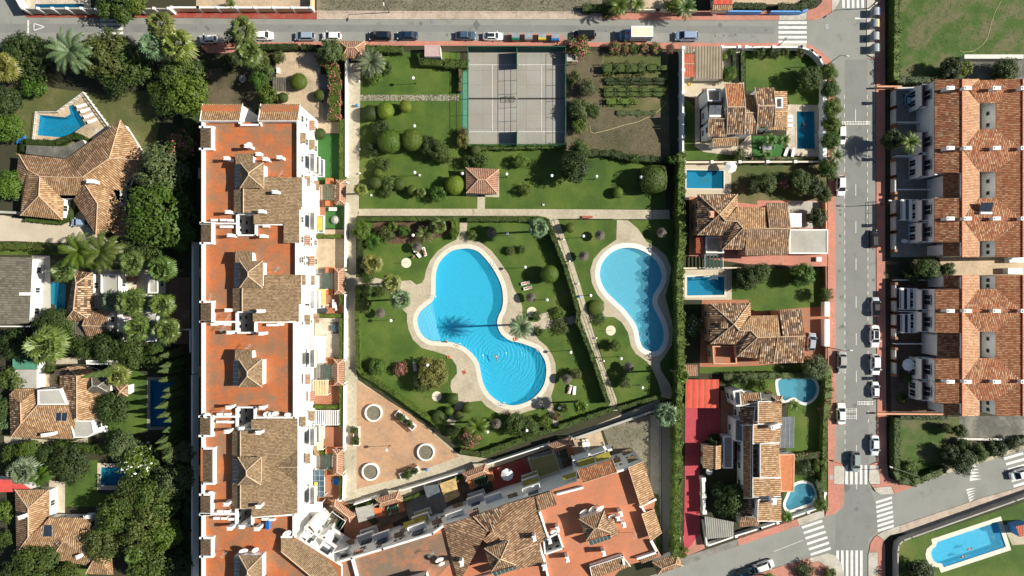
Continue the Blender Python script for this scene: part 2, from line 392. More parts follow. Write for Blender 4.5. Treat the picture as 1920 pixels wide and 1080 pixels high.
# ---------------------------------------------------------------- pools
POOLDATA = []
def pool(pts, label, coping=8.5, smooth=False, depth=1.5, tile='pool_blue', wat='water_blue', cmat='coping', outer=None, z=.07, name='swimming_pool'):
    p = [W2(*q) for q in (spline(pts) if smooth else pts)]
    p = ccw(p); POOLS.append(p)
    POOLDATA.append((p, label, coping/S if coping else 0, depth, tile, wat, cmat, outer, z, name))
def pool_build(d):
    p, label, cop, depth, tile, wat, cmat, outer, z, name = d
    cx = sum(q[0] for q in p)/len(p); cy = sum(q[1] for q in p)/len(p)
    root = thing(name, label, 'swimming pool', (cx, cy, 0))
    b = MB(); ip = offset(p, .0)
    for i in range(len(ip)):
        a, c = ip[i], ip[(i+1) % len(ip)]
        b.face([(a[0], a[1], z-.02), (c[0], c[1], z-.02), (c[0], c[1], -depth), (a[0], a[1], -depth)])
    b.flat(ip, -depth); b.build('basin', tile, root)
    b = MB(); b.flat(offset(p, .01), -.12); o = b.build('water', wat, root); o['kind'] = 'stuff'
    if cop or outer:
        oo = [W2(*q) for q in outer] if outer else offset(p, cop)
        b = MB(); b.prism(oo, .0, z, holes=[p]); b.build('coping', cmat, root)
    return root
MAIN = [(872,466),(850,469.6),(833.5,480.8),(822.3,496),(817.3,514.4),(816.5,534.8),(816,552),(811,565),(800,574),(789,584),(783.8,594),(782.6,603),(785.6,616.7),(793,629),(805,637.5),(821.3,640),(843.7,641),(862,646.2),(876.3,654.4),(889.5,667.6),(898,681.9),(901.8,700.2),(906.9,720.6),(917,737.9),(931.3,750),(945.6,757.2),(965.9,759.7),(990.6,752),(1006.9,739.9),(1019,722.6),(1024,702),(1023,681.9),(1017,667.6),(1006.9,655.4),(990.6,648),(972,642),(958,639),(947,633),(937.4,622.8),(932,606.5),(934.8,592),(940.5,580),(943.2,563.3),(941,540),(933.8,520.6),(923,502),(911,486),(897.5,472.7),(884.4,467.2)]
pool(MAIN, 'large curvy turquoise swimming pool with a pale coping in the middle of the garden', 8.5, True, 1.6, 'pool_blue', 'water_rippled', 'coping')
POOL2 = [(1173.9,464.5),(1155.6,468.6),(1139.3,479.8),(1128,496),(1124.6,514.4),(1128,530.7),(1137.2,547),(1153.5,563.3),(1170,579),(1183,595),(1191.5,608),(1196.8,622),(1199.8,639),(1207,652.5),(1222.8,659.5),(1235,655.4),(1243.2,641),(1244.6,622),(1240,604.4),(1231.5,588),(1225,573),(1223.5,562),(1227,550),(1235,536.9),(1241,520.6),(1239,506.3),(1231,490),(1214.6,475.7),(1194.3,466.6)]
pool(POOL2, 'second curvy pale blue pool with a wide white coping, narrowing towards its lower end', 9, True, 1.2, 'pool_pale', 'water_pale', 'coping_white')
pool([(75,215.5),(122.5,220),(132.5,213.8),(128.8,200),(137.5,195.8),(161,233.8),(151,240),(125,258.8),(71,253.8)], 'angular blue pool on a fenced terracotta deck at the left', 0, outer=None, tile='pool_deep')
pool([(96,528),(124,533),(121,600),(107,600),(104,572),(96,570)], 'narrow shaded teal pool between the slate roof and the tiled villa', 0, tile='pool_teal')
pool([(282,713),(332,713),(332,800),(282,800)], 'long dark blue pool in the shade behind the cypress row', 6, tile='pool_navy', cmat='patio_grey')
pool([(190,876),(260,878),(259.5,911),(190,910)], 'small rectangular pool with a pale deck on the lawn at the lower left', 0, outer=[(183,868),(266,870),(266,919),(183,918)], cmat='stone_tile', tile='pool_teal')
pool([(1493.7,209),(1527,209),(1528,279),(1494.3,279)], 'upright rectangular deep teal pool beside the white villa', 3, tile='pool_teal', cmat='stone_tile')
pool([(1287,319),(1356.7,320),(1356.7,353.5),(1287,353)], 'wide rectangular pool with a dolphin mosaic on its floor', 2, tile='pool_deep', cmat='coping')
pool([(1288,519.5),(1358,519),(1358,553),(1288,554)], 'wide rectangular pool with leafy palm shadows on it', 4, tile='pool_deep', cmat='coping')
pool([(1460,713),(1472,710.6),(1498,709),(1520.4,710.6),(1529.6,720.7),(1530.6,733.7),(1524,746.7),(1511,754.6),(1500,752),(1491,746),(1483,746),(1471,751),(1462,739),(1459,724)], 'kidney shaped pool with a white rim in the lower right villa garden', 5, True, 1.3, 'pool_teal', 'water_pale', 'coping_white')
pool([(1493.4,909),(1506.7,905.8),(1519,910),(1527,919),(1528,929),(1521,941.5),(1504.6,948),(1480,956),(1473,946),(1478,932),(1484,919)], 'bean shaped teal pool with a white rim by the street corner', 5, True, 1.3, 'pool_teal', 'water_pale', 'coping_white')
pool([(1757,1016),(1870,978),(1886,1025),(1769,1063.5),(1766,1056.5),(1757,1055.5),(1750,1051),(1746.6,1044),(1745.5,1036),(1748,1029),(1754,1025)], 'long slanted sparkling pool with a rounded shallow end at the lower right', 0, outer=[(1745.8,1010.8),(1876.2,968),(1895.5,1031),(1764,1074),(1760,1063.7),(1748,1062),(1741,1056),(1736.6,1047.4),(1735,1039),(1737.5,1029),(1747.8,1020)], cmat='coping', wat='water_sparkle')
pool([(66,8),(157,7),(157,14),(66,15)], 'narrow dark lap pool behind the wall at the top left', 0, tile='pool_navy')
for d in POOLDATA: pool_build(d)

# ---------------------------------------------------------------- ground, roads and paths (structure)
sheet('ground', 'soil', [(-700,-500),(2700,-500),(2700,1600),(-700,1600)], 0, 'dark earth under the whole neighbourhood')
sheet('road', 'asphalt', [(-500,90),(-500,-400),(-10,-400),(20,-20),(52,33),(190,33),(350,34),(590,36.5),(1100,36),(1250,38),(1528,38),(1546,31),(1563,20),(1573,4),(1578,-30),(1578,-400),(1625,-400),(1625,105),(1642,112),(1643,500),(1645,864),(1630,871),(1628.5,901),(1636,919),(1650,927),(1676,925.6),(1711,912.6),(1764,891.6),(1793,881.4),(1866,860),(1920,840),(2500,640),(2500,715),(1920,911),(1842,933),(1683,986),(1656,996),(1640,1006),(1630,1022),(1627.6,1039),(1627.6,1500),(1582,1500),(1581,1072),(1577,1056),(1566,1042),(1551,1037),(1517,1046),(1456,1064),(1300,1118),(900,1250),(840,1200),(1281,1060),(1384.5,1023),(1497.5,985),(1540,971),(1564,963),(1577,952),(1582,941),(1583,872),(1567,862),(1566.5,500),(1565,159),(1563,126),(1555.6,112),(1541,97),(1516,83),(1445,80.5),(1250,80.5),(1064,79),(1049,63),(955,63),(944,77),(640,78),(400,81),(376,86),(100,88)], .02, 'grey asphalt streets along the top and right and across the lower right')
sheet('road', 'asphalt_mid', [(1584,112),(1626,112),(1627,480),(1629,868),(1628,905),(1640,940),(1652,990),(1628,1010),(1626,1300),(1583,1300),(1582,1070),(1566,1045),(1566,968),(1583,948),(1584,865)], .0245, 'darker worn travel lanes of the long street and crossing')
sheet('road', 'asphalt_mid', [(-300,44),(594,46),(1250,48),(1452,49),(1452,64),(1100,60),(640,60),(-300,62)], .0245, 'darker worn travel lane of the top street')
def stripes(x0, y0, dx, dy, wx, wy, n, label):
    b = MB()
    for i in range(n):
        x, y = x0+dx*i, y0+dy*i
        b.flat(PX([(x, y), (x+wx[0], y+wx[1]), (x+wx[0]+wy[0], y+wx[1]+wy[1]), (x+wy[0], y+wy[1])]), .03)
    tag(b.build('zebra_crossing', 'paint'), label, 'road marking', kind='structure')
stripes(1459.5, 40, 0, 9.1, (53, 0), (0, 5), 5, 'white zebra crossing on the top street near the corner')
stripes(188, 35, 0, 8.2, (43, 0), (0, 4.8), 4, 'white zebra crossing on the top street at the left')
stripes(1579, -3, 9, 0, (4.8, 0), (0, 18), 6, 'white zebra crossing at the top of the long street')
stripes(1585, 872, 9, 0, (4.8, 0), (0, 36), 5, 'white zebra crossing under the moving grey car')
stripes(1568, 1032, 8.9, 0, (4.8, 0), (0, 60), 6, 'white zebra crossing at the bottom of the long street')
stripes(1503, 987, 3.2, 10.2, (38, -12.5), (1.3, 4.3), 6, 'white zebra crossing on the lower left arm of the crossroads')
stripes(1642, 940, .6, 8.8, (30, -9.3), (.5, 4.5), 7, 'white zebra crossing on the lower right arm of the crossroads')
stripes(1882, 858, 3.5, 10.3, (36, -10.5), (1.4, 4.6), 6, 'white zebra crossing at the right edge below the townhouses')
b = MB(); random.seed(11)
for i in range(70):      # oil drips and repair patches
    if i < 34: x, y, r_ = 1575+random.choice((0, 2, 62))+random.uniform(-3, 3), random.uniform(170, 850), random.uniform(.15, .45)
    elif i < 56: x, y, r_ = random.uniform(380, 1440), random.uniform(52, 76), random.uniform(.12, .4)
    else: x, y, r_ = random.choice(((random.uniform(1580, 1630), random.uniform(60, 1000)), (random.uniform(20, 1500), random.uniform(42, 60)))) + (random.uniform(.5, 1.3),)
    X, Y = W2(x, y); n = 7 if i < 56 else 4; a0 = random.uniform(0, .2); b.flat([(X+r_*math.cos(a0+6.283*k/n)*random.uniform(.6, 1.2), Y+r_*math.sin(a0+6.283*k/n)*random.uniform(.6, 1.2)) for k in range(n)], .0262+.00002*i, mi=i >= 56)
b.flat(PX([(1641.3, 114), (1643, 114), (1645, 862), (1643.2, 862)]), .0255, mi=2)
tag(b.build('road_stain', ['asphalt_dark', 'asphalt_dark', 'paint_dark']), 'oil spots, repair patches and the dark gutter line on the streets', 'road stain', kind='structure')
b = MB()
def dash(x0, y0, x1, y1, on, off, wd=.9):
    L = math.hypot(x1-x0, y1-y0); t = 0
    ux, uy = (x1-x0)/L, (y1-y0)/L; nx, ny = -uy*wd/2, ux*wd/2
    while t < L:
        e = min(L, t+on); A = (x0+ux*t, y0+uy*t); B = (x0+ux*e, y0+uy*e)
        b.flat(PX([(A[0]+nx, A[1]+ny), (B[0]+nx, B[1]+ny), (B[0]-nx, B[1]-ny), (A[0]-nx, A[1]-ny)]), .03); t += on+off
for (s, e) in ((178, 862),): dash(1583.5, s, 1584.5, e, 8, 9)
dash(1604, 205, 1606, 845, 22, 48, 1); dash(1626, 178, 1628, 800, 7, 9)
dash(1451, 1034, 1505, 1013, 60, 5, .8); dash(53, 38, 53, 62, 12, 1, 3); dash(1606, 908, 1606, 918, 12, 5, 1)
dash(1603, 34.5, 1625, 34.5, 30, 1, 3)
for q in ([(64,44),(84,50.5),(64,57)],):
    for i in range(3): dash(*q[i], *q[(i+1) % 3], 40, 1, 1.6)
tag(b.build('lane_marking', 'paint'), 'white dashed lane lines and a give way triangle painted on the streets', 'road marking', kind='structure')
for nm, (x0, y0, cols_, rows) in {'speed cushion across the street beside the parked white car': (1575, 226, 19, 2), 'row of painted squares left of the lower speed cushions': (1585, 765, 7, 3), 'row of painted squares at the right lane': (1607, 751, 10, 2), 'second row of painted squares': (1585, 777, 7, 3)}.items():
    b = MB(); b.flat(PX([(x0, y0), (x0+cols_*3, y0), (x0+cols_*3, y0+8.5), (x0, y0+8.5)]), .028, mi=0)
    for i in range(cols_):
        for j in range(rows):
            X, Y = x0+.6+i*3, y0+.8+j*(8.5/rows); b.flat(PX([(X, Y), (X+2.1, Y), (X+2.1, Y+8.5/rows-1.2), (X, Y+8.5/rows-1.2)]), .034, mi=1)
    tag(b.build('speed_cushion', ['paint_dark', 'paint']), nm, 'speed bump')
b = MB()
for i in range(5):
    b.flat(PX([(1823-(i*1.2), 872+i*6), (1834+i*1.6, 876+i*6-2), (1818-i*0, 878+i*6)]), .03)
for i in range(5):
    b.flat(PX([(1812+i*1.5, 917+i*5), (1829-i*.2, 914.5+i*4.7), (1811.5+i*1.5, 921.5+i*5)]), .03)
tag(b.build('lane_marking', 'paint'), 'white sharks teeth painted on the side street at the right', 'road marking', kind='structure')

K = .12
def pav(mat, pts, label, z=K, name='pavement'): return sheet(name, mat, pts, z, label, 'pavement', th=z-.0)
pav('dark_red_pave', [(40,20),(52,33),(190,33),(350,34),(590,36.5),(594,36.5),(594,20)], 'dark red pavement in front of the walled houses at the top left')
pav('pink_pave', [(594.5,20),(594.5,36.5),(1100,36),(1129,36.5),(1129,22)], 'pale pavement along the waste plot at the top')
pav('red_pave', [(1129.5,22),(1129.5,36.5),(1250,38),(1460,38),(1460,20)], 'red pavement at the top centre right')
pav('beige_pave', [(1460.5,20),(1460.5,38),(1512,38),(1512,20)], 'beige ramp at the top zebra crossing')
pav('red_pave', [(1512.5,20),(1512.5,38),(1528,38),(1546,31),(1559,24),(1559,-30),(1545,-30),(1540,5),(1530,15)], 'red rounded pavement at the top corner')
pav('beige_pave', [(1559.5,24),(1563,20),(1573,4),(1578,-30),(1559.5,-30)], 'beige ramp at the top right of the corner')
pav('red_pave', [(376,86),(400,81),(640,78),(944,77),(955,63),(1049,63),(1064,79),(1250,80.5),(1462,80.8),(1462,92),(1250,92),(1060,86),(640,86),(455,88),(433,100),(388,100)], 'red pavement along the south side of the top street')
pav('beige_pave', [(1462.5,80.8),(1462.5,90),(1512,90),(1512,83),(1508,82)], 'beige ramp at the corner villa')
pav('red_pave', [(1512.5,90),(1512.5,82.8),(1516,83),(1541,97),(1555.6,112),(1563,126),(1565,159),(1566.5,500),(1567,862),(1552,862),(1552,300),(1553,160),(1545,125),(1530,98)], 'long pink pavement on the left side of the long street')
pav('red_pave', [(1552,862.5),(1567,862.5),(1581,870),(1581,873),(1563,873),(1563,908),(1582,908.5),(1582,941),(1577,952),(1564,963),(1546,969),(1548,962),(1552,950)], 'pink pavement bulb at the lower left corner of the crossing')
pav('beige_pave', [(1563.5,873.5),(1582.5,873.5),(1582,908),(1563.5,907.5)], 'pale ramp left of the zebra crossing')
pav('beige_pave', [(1545.5,969),(1540,971),(1498,985),(1494,973),(1544,955)], 'pale ramp at the slanted zebra crossing')
pav('red_pave', [(1497.5,985.2),(1384.5,1023),(1382,1011),(1493.5,973.2)], 'pink pavement in front of the corner pool garden')
pav('gravel', [(1384,1023.2),(1281,1060),(1276,1046),(1381.5,1011)], 'grey cobbled driveway at the bottom')
pav('red_pave', [(1625,110),(1642,112),(1643,500),(1645,864),(1645,866),(1662,866),(1659,500),(1659,-60),(1645,-60),(1645,108)], 'red pavement in front of the terraced houses')
pav('beige_pave', [(1625,-60),(1625,103),(1642,110),(1644.5,110),(1644.5,-60)], 'pale strip of pavement under the row of bins at the top right')
pav('red_pave', [(1645.5,866.5),(1631,871),(1649,872),(1650,908),(1632.5,908.5),(1637,914),(1671,911),(1677,925.3),(1711,912.6),(1690,905),(1666,895),(1662,866.5)], 'pink pavement at the upper right corner of the crossing')
pav('beige_pave', [(1630,871.5),(1628.5,901),(1631,907.5),(1649.5,907.5),(1648.5,872.5)], 'pale ramp right of the zebra crossing')
pav('beige_pave', [(1637.5,914.5),(1642,922),(1650,927),(1676,925.6),(1670.5,911.5)], 'pale corner ramp above the lower right zebra crossing')
pav('path', [(1711.5,912.4),(1764,891.6),(1793,881.4),(1866,860),(1920,840),(2200,748),(2200,740),(1920,832),(1866,853),(1793,874),(1764,884),(1706,906)], 'narrow beige pavement below the hedge at the right', name='pavement')
pav('pink_pave', [(1687,985),(1842,933),(1900,917),(2200,815),(2200,835),(1905,932),(1700,1000),(1687,999)], 'beige pavement along the curved garden wall at the lower right')
pav('beige_pave', [(1686.5,985.2),(1683,986),(1656,996),(1644,1003),(1658,1013),(1668,1003),(1686.5,999)], 'pale ramp below the lower right zebra crossing')
pav('red_pave', [(1643.5,1003.5),(1640,1006),(1632,1018),(1629,1035),(1646,1035),(1646,1200),(1659,1200),(1659,1025),(1657,1013)], 'pink pavement at the bottom right corner')
pav('beige_pave', [(1628.7,1035.5),(1627.6,1042),(1627.6,1200),(1645.5,1200),(1645.5,1035.5)], 'pale strip beside the bottom zebra crossing')
pav('beige_pave', [(1517.5,1046),(1551,1037),(1566,1042),(1577,1056),(1581,1072),(1582,1200),(1560,1200),(1555,1065),(1535,1052),(1520,1054)], 'pale rounded pavement at the bottom corner of the crossing')
pav('red_pave', [(1517,1046.2),(1456,1064),(1400,1083),(1400,1200),(1559.5,1200),(1554.5,1065),(1534,1052.5),(1519,1054.5)], 'pink pavement at the bottom of the picture')

def zone(name, mat, z, label, *pts): return sheet(name, mat, list(pts), z, label)
# top edge plots
zone('ground', 'wasteland', .02, 'dry waste plot with sparse weeds at the top', (594,-60),(594,20),(640,21),(1129,21),(1129,-60))
zone('patio', 'stone_tile', .03, 'pale poolside terrace behind the wall at the top left', (30,-60),(52,16),(170,15),(170,-60))
zone('patio', 'patio_beige', .03, 'ochre paved yard behind the cream wall', (368,-60),(368,16),(582,15),(582,-60))
zone('patio', 'patio_beige', .03, 'tan paved yard with potted plants at the top', (1185,-60),(1185,16),(1300,16),(1300,-60))
zone('patio', 'patio_beige', .03, 'tan terrace above the blue wall', (1370,-60),(1370,8),(1500,8),(1500,-60))
# big garden on the left
zone('lawn', 'lawn_worn', .02, 'patchy lawn around the angular pool', (26,150),(100,165),(200,178),(290,168),(300,230),(285,300),(240,330),(200,300),(30,290),(28,200))
zone('lawn', 'dry_soil', .03, 'bare dry garden behind the apartment block', (388,130),(478,120),(486,195),(455,260),(390,260))
zone('patio', 'patio_beige', .04, 'tan pool deck with white railings', (66,210),(107,209),(121,200),(155,174),(201,238),(172,260),(120,265),(60,262))
zone('patio', 'stone_tile', .045, 'pale steps between the deck and the tan villa', (176,242),(203,236),(205,247),(172,262))
zone('driveway', 'drive', .03, 'pale concrete driveway of the tan villa', (-60,400),(8,404),(60,414),(130,412),(150,395),(170,430),(215,455),(205,462),(140,457),(30,452),(-60,452))
zone('lawn', 'lawn', .025, 'shaded grass strip below the driveway', (-60,453),(140,458),(240,470),(240,478),(-60,478))
# middle left gardens
zone('patio', 'concrete', .03, 'pale terrace beside the narrow teal pool', (60,478),(94,480),(96,600),(60,605))
zone('patio', 'stone_tile', .03, 'cream paved court under the palms', (170,505),(320,505),(320,650),(170,650))
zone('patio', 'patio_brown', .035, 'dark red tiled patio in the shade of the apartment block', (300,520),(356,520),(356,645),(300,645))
zone('path', 'path', .03, 'beige garden path between the two left villas', (105,672),(170,668),(250,668),(255,678),(190,680),(105,683))
zone('lawn', 'lawn', .03, 'dark lawn with cypress shadows beside the dark pool', (235,680),(276,706),(276,806),(200,830),(195,760),(240,745))
zone('patio', 'patio_beige', .035, 'brick paved yard of the patchwork roofed villa', (70,695),(145,690),(145,735),(70,735))
zone('path', 'path', .03, 'curved beige path under the patchwork roofed villa', (8,818),(60,822),(130,828),(165,820),(165,832),(130,838),(60,836),(8,830))
zone('lawn', 'lawn', .03, 'bright lawn beside the small rectangular pool', (120,900),(150,865),(183,862),(183,925),(266,925),(266,950),(122,950))
zone('patio', 'patio_tile', .04, 'terracotta patch at the end of the small pool', (260,890),(290,885),(290,918),(262,922))
zone('patio', 'stone_tile', .035, 'cream terrace beside the bottom left villa', (92,900),(122,905),(122,962),(92,962))
zone('lawn', 'lawn', .03, 'grass strip in the bottom left garden', (115,1050),(165,1055),(165,1085),(115,1085))
# alley behind the apartment block
# apartment gardens
zone('patio', 'patio_beige', .03, 'cream paved court north of the apartment block', (516,98),(600,96),(602,190),(636,228),(636,250),(560,250),(520,195))
zone('garden_bed', 'gravel', .035, 'dark pebble bed beside the bougainvillea', (597,140),(616,140),(616,225),(606,225),(606,180),(597,170))
zone('lawn', 'turf', .035, 'rectangle of artificial grass beside the apartment block', (594,252),(636,252),(636,340),(594,340))
yards = [(345,375,'patio_beige','first'), (375,428,'patio_tile','second'), (430,506,'patio_beige','third'), (506,552,'patio_grey','fourth'), (552,596,'patio_tile','fifth'), (596,676,'stone_tile','sixth'), (676,712,'patio_grey','seventh'), (712,762,'patio_tile','eighth'), (762,800,'patio_brown','ninth'), (800,850,'patio_tile','tenth'), (850,884,'patio_grey','eleventh'), (884,945,'patio_tile','twelfth'), (945,1000,'patio_brown','thirteenth')]
for a, c, m_, n_ in yards: zone('patio', m_, .03, '%s private yard from the top along the apartment block' % n_, (590,a+.5),(645,a+.5),(645,c-.5),(590,c-.5))
zone('lawn', 'turf', .04, 'green play mat in the second yard', (611,383),(644,383),(644,428),(611,428))
# shared garden
zone('path', 'path', .04, 'long pale path between the apartment block and the garden', (648,118),(676,118),(673,400),(672,396),(668,408),(667,690),(671,712),(800,800),(861,852),(931,862.5),(1010,838),(1110,800),(1236,748),(1238,764),(1100,816),(950,868),(820,913),(700,950),(645,942),(647,500))
zone('path', 'path', .041, 'straight beige path under the upper lawn', (673,391.5),(895,391.5),(1255,393.5),(1256,411),(1043,411),(1010,404.5),(668,404.5),(673,400))
zone('path', 'path', .04, 'slanted path with handrails between the two pool lawns', (1024,405),(1044,405),(1066,465),(1090,540),(1106,600),(1130,680),(1156,748),(1158,770),(1146,770),(1115,690),(1084,600),(1058,510))
zone('lawn', 'lawn', .025, 'upper lawn with clipped round shrubs', (676,98),(862,98),(875,270),(1060,270),(1240,300),(1250,392),(674,392))
zone('path', 'path', .045, 'short path from the gazebo to the long path', (895.5,366),(910,366),(909,392),(895,392))
zone('patio', 'path', .045, 'pale slab under the gazebo', (876,318),(936,317),(936,370),(874,368))
zone('lawn', 'lawn', .026, 'lawns around the two curvy pools', (668,408),(1024,405),(1084,600),(1148,771),(1000,822),(895,862),(810,796),(671,706))
zone('lawn', 'lawn', .027, 'lawn around the second pool', (1044,412),(1262,410),(1268,745),(1236,752),(1160,766),(1106,600))
zone('path', 'deck', .05, 'stone deck around the large pool', (862,417),(862,435),(856,449),(835.6,459.4),(819.3,471.7),(807,488),(798.9,506.3),(795.8,522.6),(790.7,530.7),(780.6,533.8),(770.4,525.6),(754,526.7),(717.4,524),(700,520),(668,520),(668,535),(717,538),(735.7,553),(750,575.6),(763.2,587.8),(763.2,602.4),(766.3,618.7),(774.4,637),(790.7,652.3),(813,658.4),(833.5,664.5),(847.8,673.7),(855.9,685.9),(857,700),(845.7,714.4),(844.7,724.6),(847.8,735.8),(859,737.9),(858,753),(851.9,763.3),(845.7,775.6),(838,790),(850,800),(857,785),(868,763.3),(884.4,753),(902.8,751),(911,761.3),(931.3,773.5),(957.8,778.6),(970,777.6),(992.6,770.5),(1017,763.3),(1026,766),(1040,800),(1050,797),(1036.4,759.3),(1033.3,743),(1038.4,726.7),(1042.5,702.2),(1041.5,681.9),(1035.4,665.6),(1025,649.3),(1010.9,638),(1000.7,624),(1021,616.7),(1086,605),(1080,591),(1031.3,600.4),(1000,604),(979.4,600),(979.4,575.6),(972.2,555),(963.9,543),(953.7,514.4),(935.4,488),(921,469.6),(902.8,455.4),(884.4,449.3),(874.3,441),(876.3,417))
zone('path', 'deck', .05, 'brown pebble deck around the second pool', (1106.7,506.3),(1112.8,486),(1129,467.6),(1155.6,449.3),(1156.6,412.6),(1178,413.6),(1196.3,428.9),(1212.6,453.3),(1233,465.6),(1249.3,479.8),(1258.4,502),(1255.4,526.7),(1247.2,555),(1253.3,579.6),(1259.5,600.4),(1262.5,620.7),(1259.5,647.2),(1245,669.6),(1237,680),(1239,694),(1255.4,718.5),(1261.5,734.8),(1258,748),(1238,744),(1240,736.9),(1233,714.4),(1222.8,692),(1212.6,677.8),(1192.2,663.5),(1183,649.3),(1177,622.8),(1165.7,604.4),(1151.5,594.3),(1139.3,594.3),(1108,602),(1104,587),(1129,575.6),(1133,567.4),(1118.9,551),(1109.7,530.7))
zone('patio', 'plaza_tile', .05, 'triangular terracotta plaza with three round planters', (669,714),(770,777),(861,856),(760,893),(669,917))
zone('garden_bed', 'mulch', .045, 'brown mulch bed under the upper hedge', (700,417),(850,416),(840,440),(790,455),(735,458),(700,440))
zone('path', 'path', .046, 'mossy edge of the main deck beside the round disc', (1008,590),(1028,585),(1031,600),(1010,603))
b = MB()
random.seed(3)
for i in range(190):
    x = 677+i*.97+random.uniform(-.8, .8)
    for r in range(5):
        y = 179+r*2.2+random.uniform(-.4, .4)
        if random.random() < .2: continue
        X, Y = W2(x, y); a = random.uniform(0, 6)
        b.flat([(X+.14*math.cos(a+t*1.26)*random.uniform(.7, 1.1), Y+.12*math.sin(a+t*1.26)) for t in range(5)], .05)
tag(b.build('path', 'stone'), 'line of pale stepping stones set in the upper lawn', 'path', kind='structure')
# tennis courts
zone('tennis_court', 'court', .03, 'two worn grey tennis courts side by side', (878,96),(1060,96),(1060,270),(878,270))
b = MB()
def line(x0, y0, x1, y1, wd=.7, z=.045, mi=0):
    L = math.hypot(x1-x0, y1-y0); nx, ny = -(y1-y0)/L*wd/2, (x1-x0)/L*wd/2
    b.flat(PX([(x0+nx, y0+ny), (x1+nx, y1+ny), (x1-nx, y1-ny), (x0-nx, y0-ny)]), z, mi=mi)
for ox in (0, 92):
    line(880+ox, 121.5, 967+ox, 121.5, .9); line(880+ox, 247, 967+ox, 247, .9); line(923.5+ox, 121.5, 923.5+ox, 247, .9)
    [line(880+ox+q, 97, 880+ox+q, 269, .35, .046, 1) for q in (6.5, 30, 56, 78)]
tag(b.build('court_line', ['paint', 'concrete']), 'faded white lines of the two tennis courts', 'court marking', kind='structure')
zone('patio', 'green_panel', .04, 'green painted strip along the left side of the tennis court', (866,126),(876,126),(876,268),(866,258))
# allotment
zone('ground', 'dry_soil', .03, 'dry brown allotment ground', (1062,96),(1252,96),(1256,298),(1062,285))
zone('garden_bed', 'lawn_worn', .04, 'weedy vegetable bed', (1128,104),(1248,104),(1250,212),(1180,216),(1130,200))
zone('ground', 'wasteland', .03, 'dry grass plot behind the diagonal block', (1128,800),(1219,778),(1219,990),(1200,990))
zone('patio', 'patio_beige', .035, 'beige terrace at the end of the diagonal block', (1062,828),(1126,808),(1136,838),(1072,860))
zone('path', 'asphalt_dark', .035, 'narrow dark service lane beside the red driveway', (1240,778),(1256,778),(1262,1060),(1242,1060))
zone('ground', 'patio_grey', .03, 'shaded strip left of the service lane', (1219.5,778),(1239,778),(1240,1050),(1219.5,1050))
for i, (p, m_) in enumerate((([(648,940),(700,985),(730,970),(745,1000),(640,1040),(618,1010)], 'patio_tile'), ([(700,955),(755,935),(770,965),(715,990)], 'patio_brown'), ([(756,935),(825,912),(842,960),(770,985)], 'patio_grey'), ([(826,912),(880,893),(898,940),(843,960)], 'patio_brown'), ([(915,882),(985,858),(1005,905),(930,935)], 'dark_red_pave'), ([(986,858),(1040,840),(1060,880),(1006,905)], 'patio_grey'), ([(1041,840),(1061,832),(1100,880),(1061,885)], 'patio_brown'))):
    zone('patio', m_, .03+.001*i, '%s yard from the left in front of the diagonal block' % ('first', 'second', 'third', 'fourth', 'fifth', 'sixth', 'seventh')[i], *p)
# villas on the right
zone('patio', 'drive', .03, 'paved yard around the garage of the white villa', (1279,92),(1395,92),(1395,190),(1350,192),(1279,180))
zone('lawn', 'lawn', .035, 'corner lawn of the white villa', (1398,100),(1500,100),(1530,112),(1545,140),(1545,197),(1480,197),(1475,175),(1398,170))
zone('lawn', 'lawn', .031, 'shaded side lawn of the white villa', (1279,181),(1310,205),(1310,275),(1345,285),(1400,300),(1279,300))
zone('patio', 'stone_tile', .036, 'beige poolside terrace of the white villa', (1477,196),(1540,197),(1540,294),(1484,292),(1474,262))
zone('patio', 'stone_tile', .0365, 'beige footpath along the white villa', (1303,175),(1312,175),(1312,268),(1385,274),(1408,250),(1410,296),(1320,285),(1303,275))
zone('lawn', 'turf', .037, 'bright garden square with a dining table', (1411,255),(1470,255),(1470,294),(1411,295))
zone('patio', 'drive', .031, 'pale terrace around the dolphin pool', (1283,308),(1371,308),(1371,368),(1285,370))
zone('lawn', 'lawn_worn', .032, 'garden lawn beside the dolphin pool', (1371,308),(1552,308),(1552,380),(1420,384),(1371,388))
zone('patio', 'red_pave', .033, 'terracotta yard of the upper brown villa', (1292,368),(1420,384),(1420,376),(1552,376),(1552,500),(1400,495),(1292,480))
zone('patio', 'concrete', .036, 'pale grey terrace beside the upper brown villa', (1478,377),(1535,377),(1548,420),(1548,428),(1478,428))
zone('patio', 'drive', .031, 'pale terrace around the leafy shadowed pool', (1280,504),(1372,504),(1372,562),(1280,562))
zone('lawn', 'lawn', .032, 'lawn between the two brown villas', (1372,504),(1552,504),(1552,580),(1440,582),(1372,590))
zone('patio', 'patio_tile', .033, 'terracotta footpath around the lower brown villa', (1316,562),(1404,562),(1404,585),(1552,574),(1552,672),(1400,688),(1312,688))
zone('lawn', 'lawn', .034, 'shaded strip of grass below the lower brown villa', (1312,689),(1540,682),(1540,700),(1312,700))
zone('driveway', 'red_court', .034, 'crimson driveway beside the long villa', (1285,765),(1350,765),(1350,812),(1312,832),(1312,1000),(1282,1040),(1284,900))
zone('patio', 'red_pave', .033, 'brick end of the crimson driveway', (1281,1005),(1313,1000),(1322,1028),(1284,1045))
zone('patio', 'patio_tile', .032, 'brown paved court of the long villa', (1351,732),(1378,732),(1378,860),(1320,860),(1351,812))
zone('lawn', 'lawn', .033, 'garden lawn around the kidney pool', (1363,702),(1550,702),(1550,955),(1480,965),(1468,950),(1478,760),(1363,735))
zone('patio', 'drive', .04, 'pale terrace edge beside the bean pool', (1480,957),(1540,935),(1546,945),(1484,966))
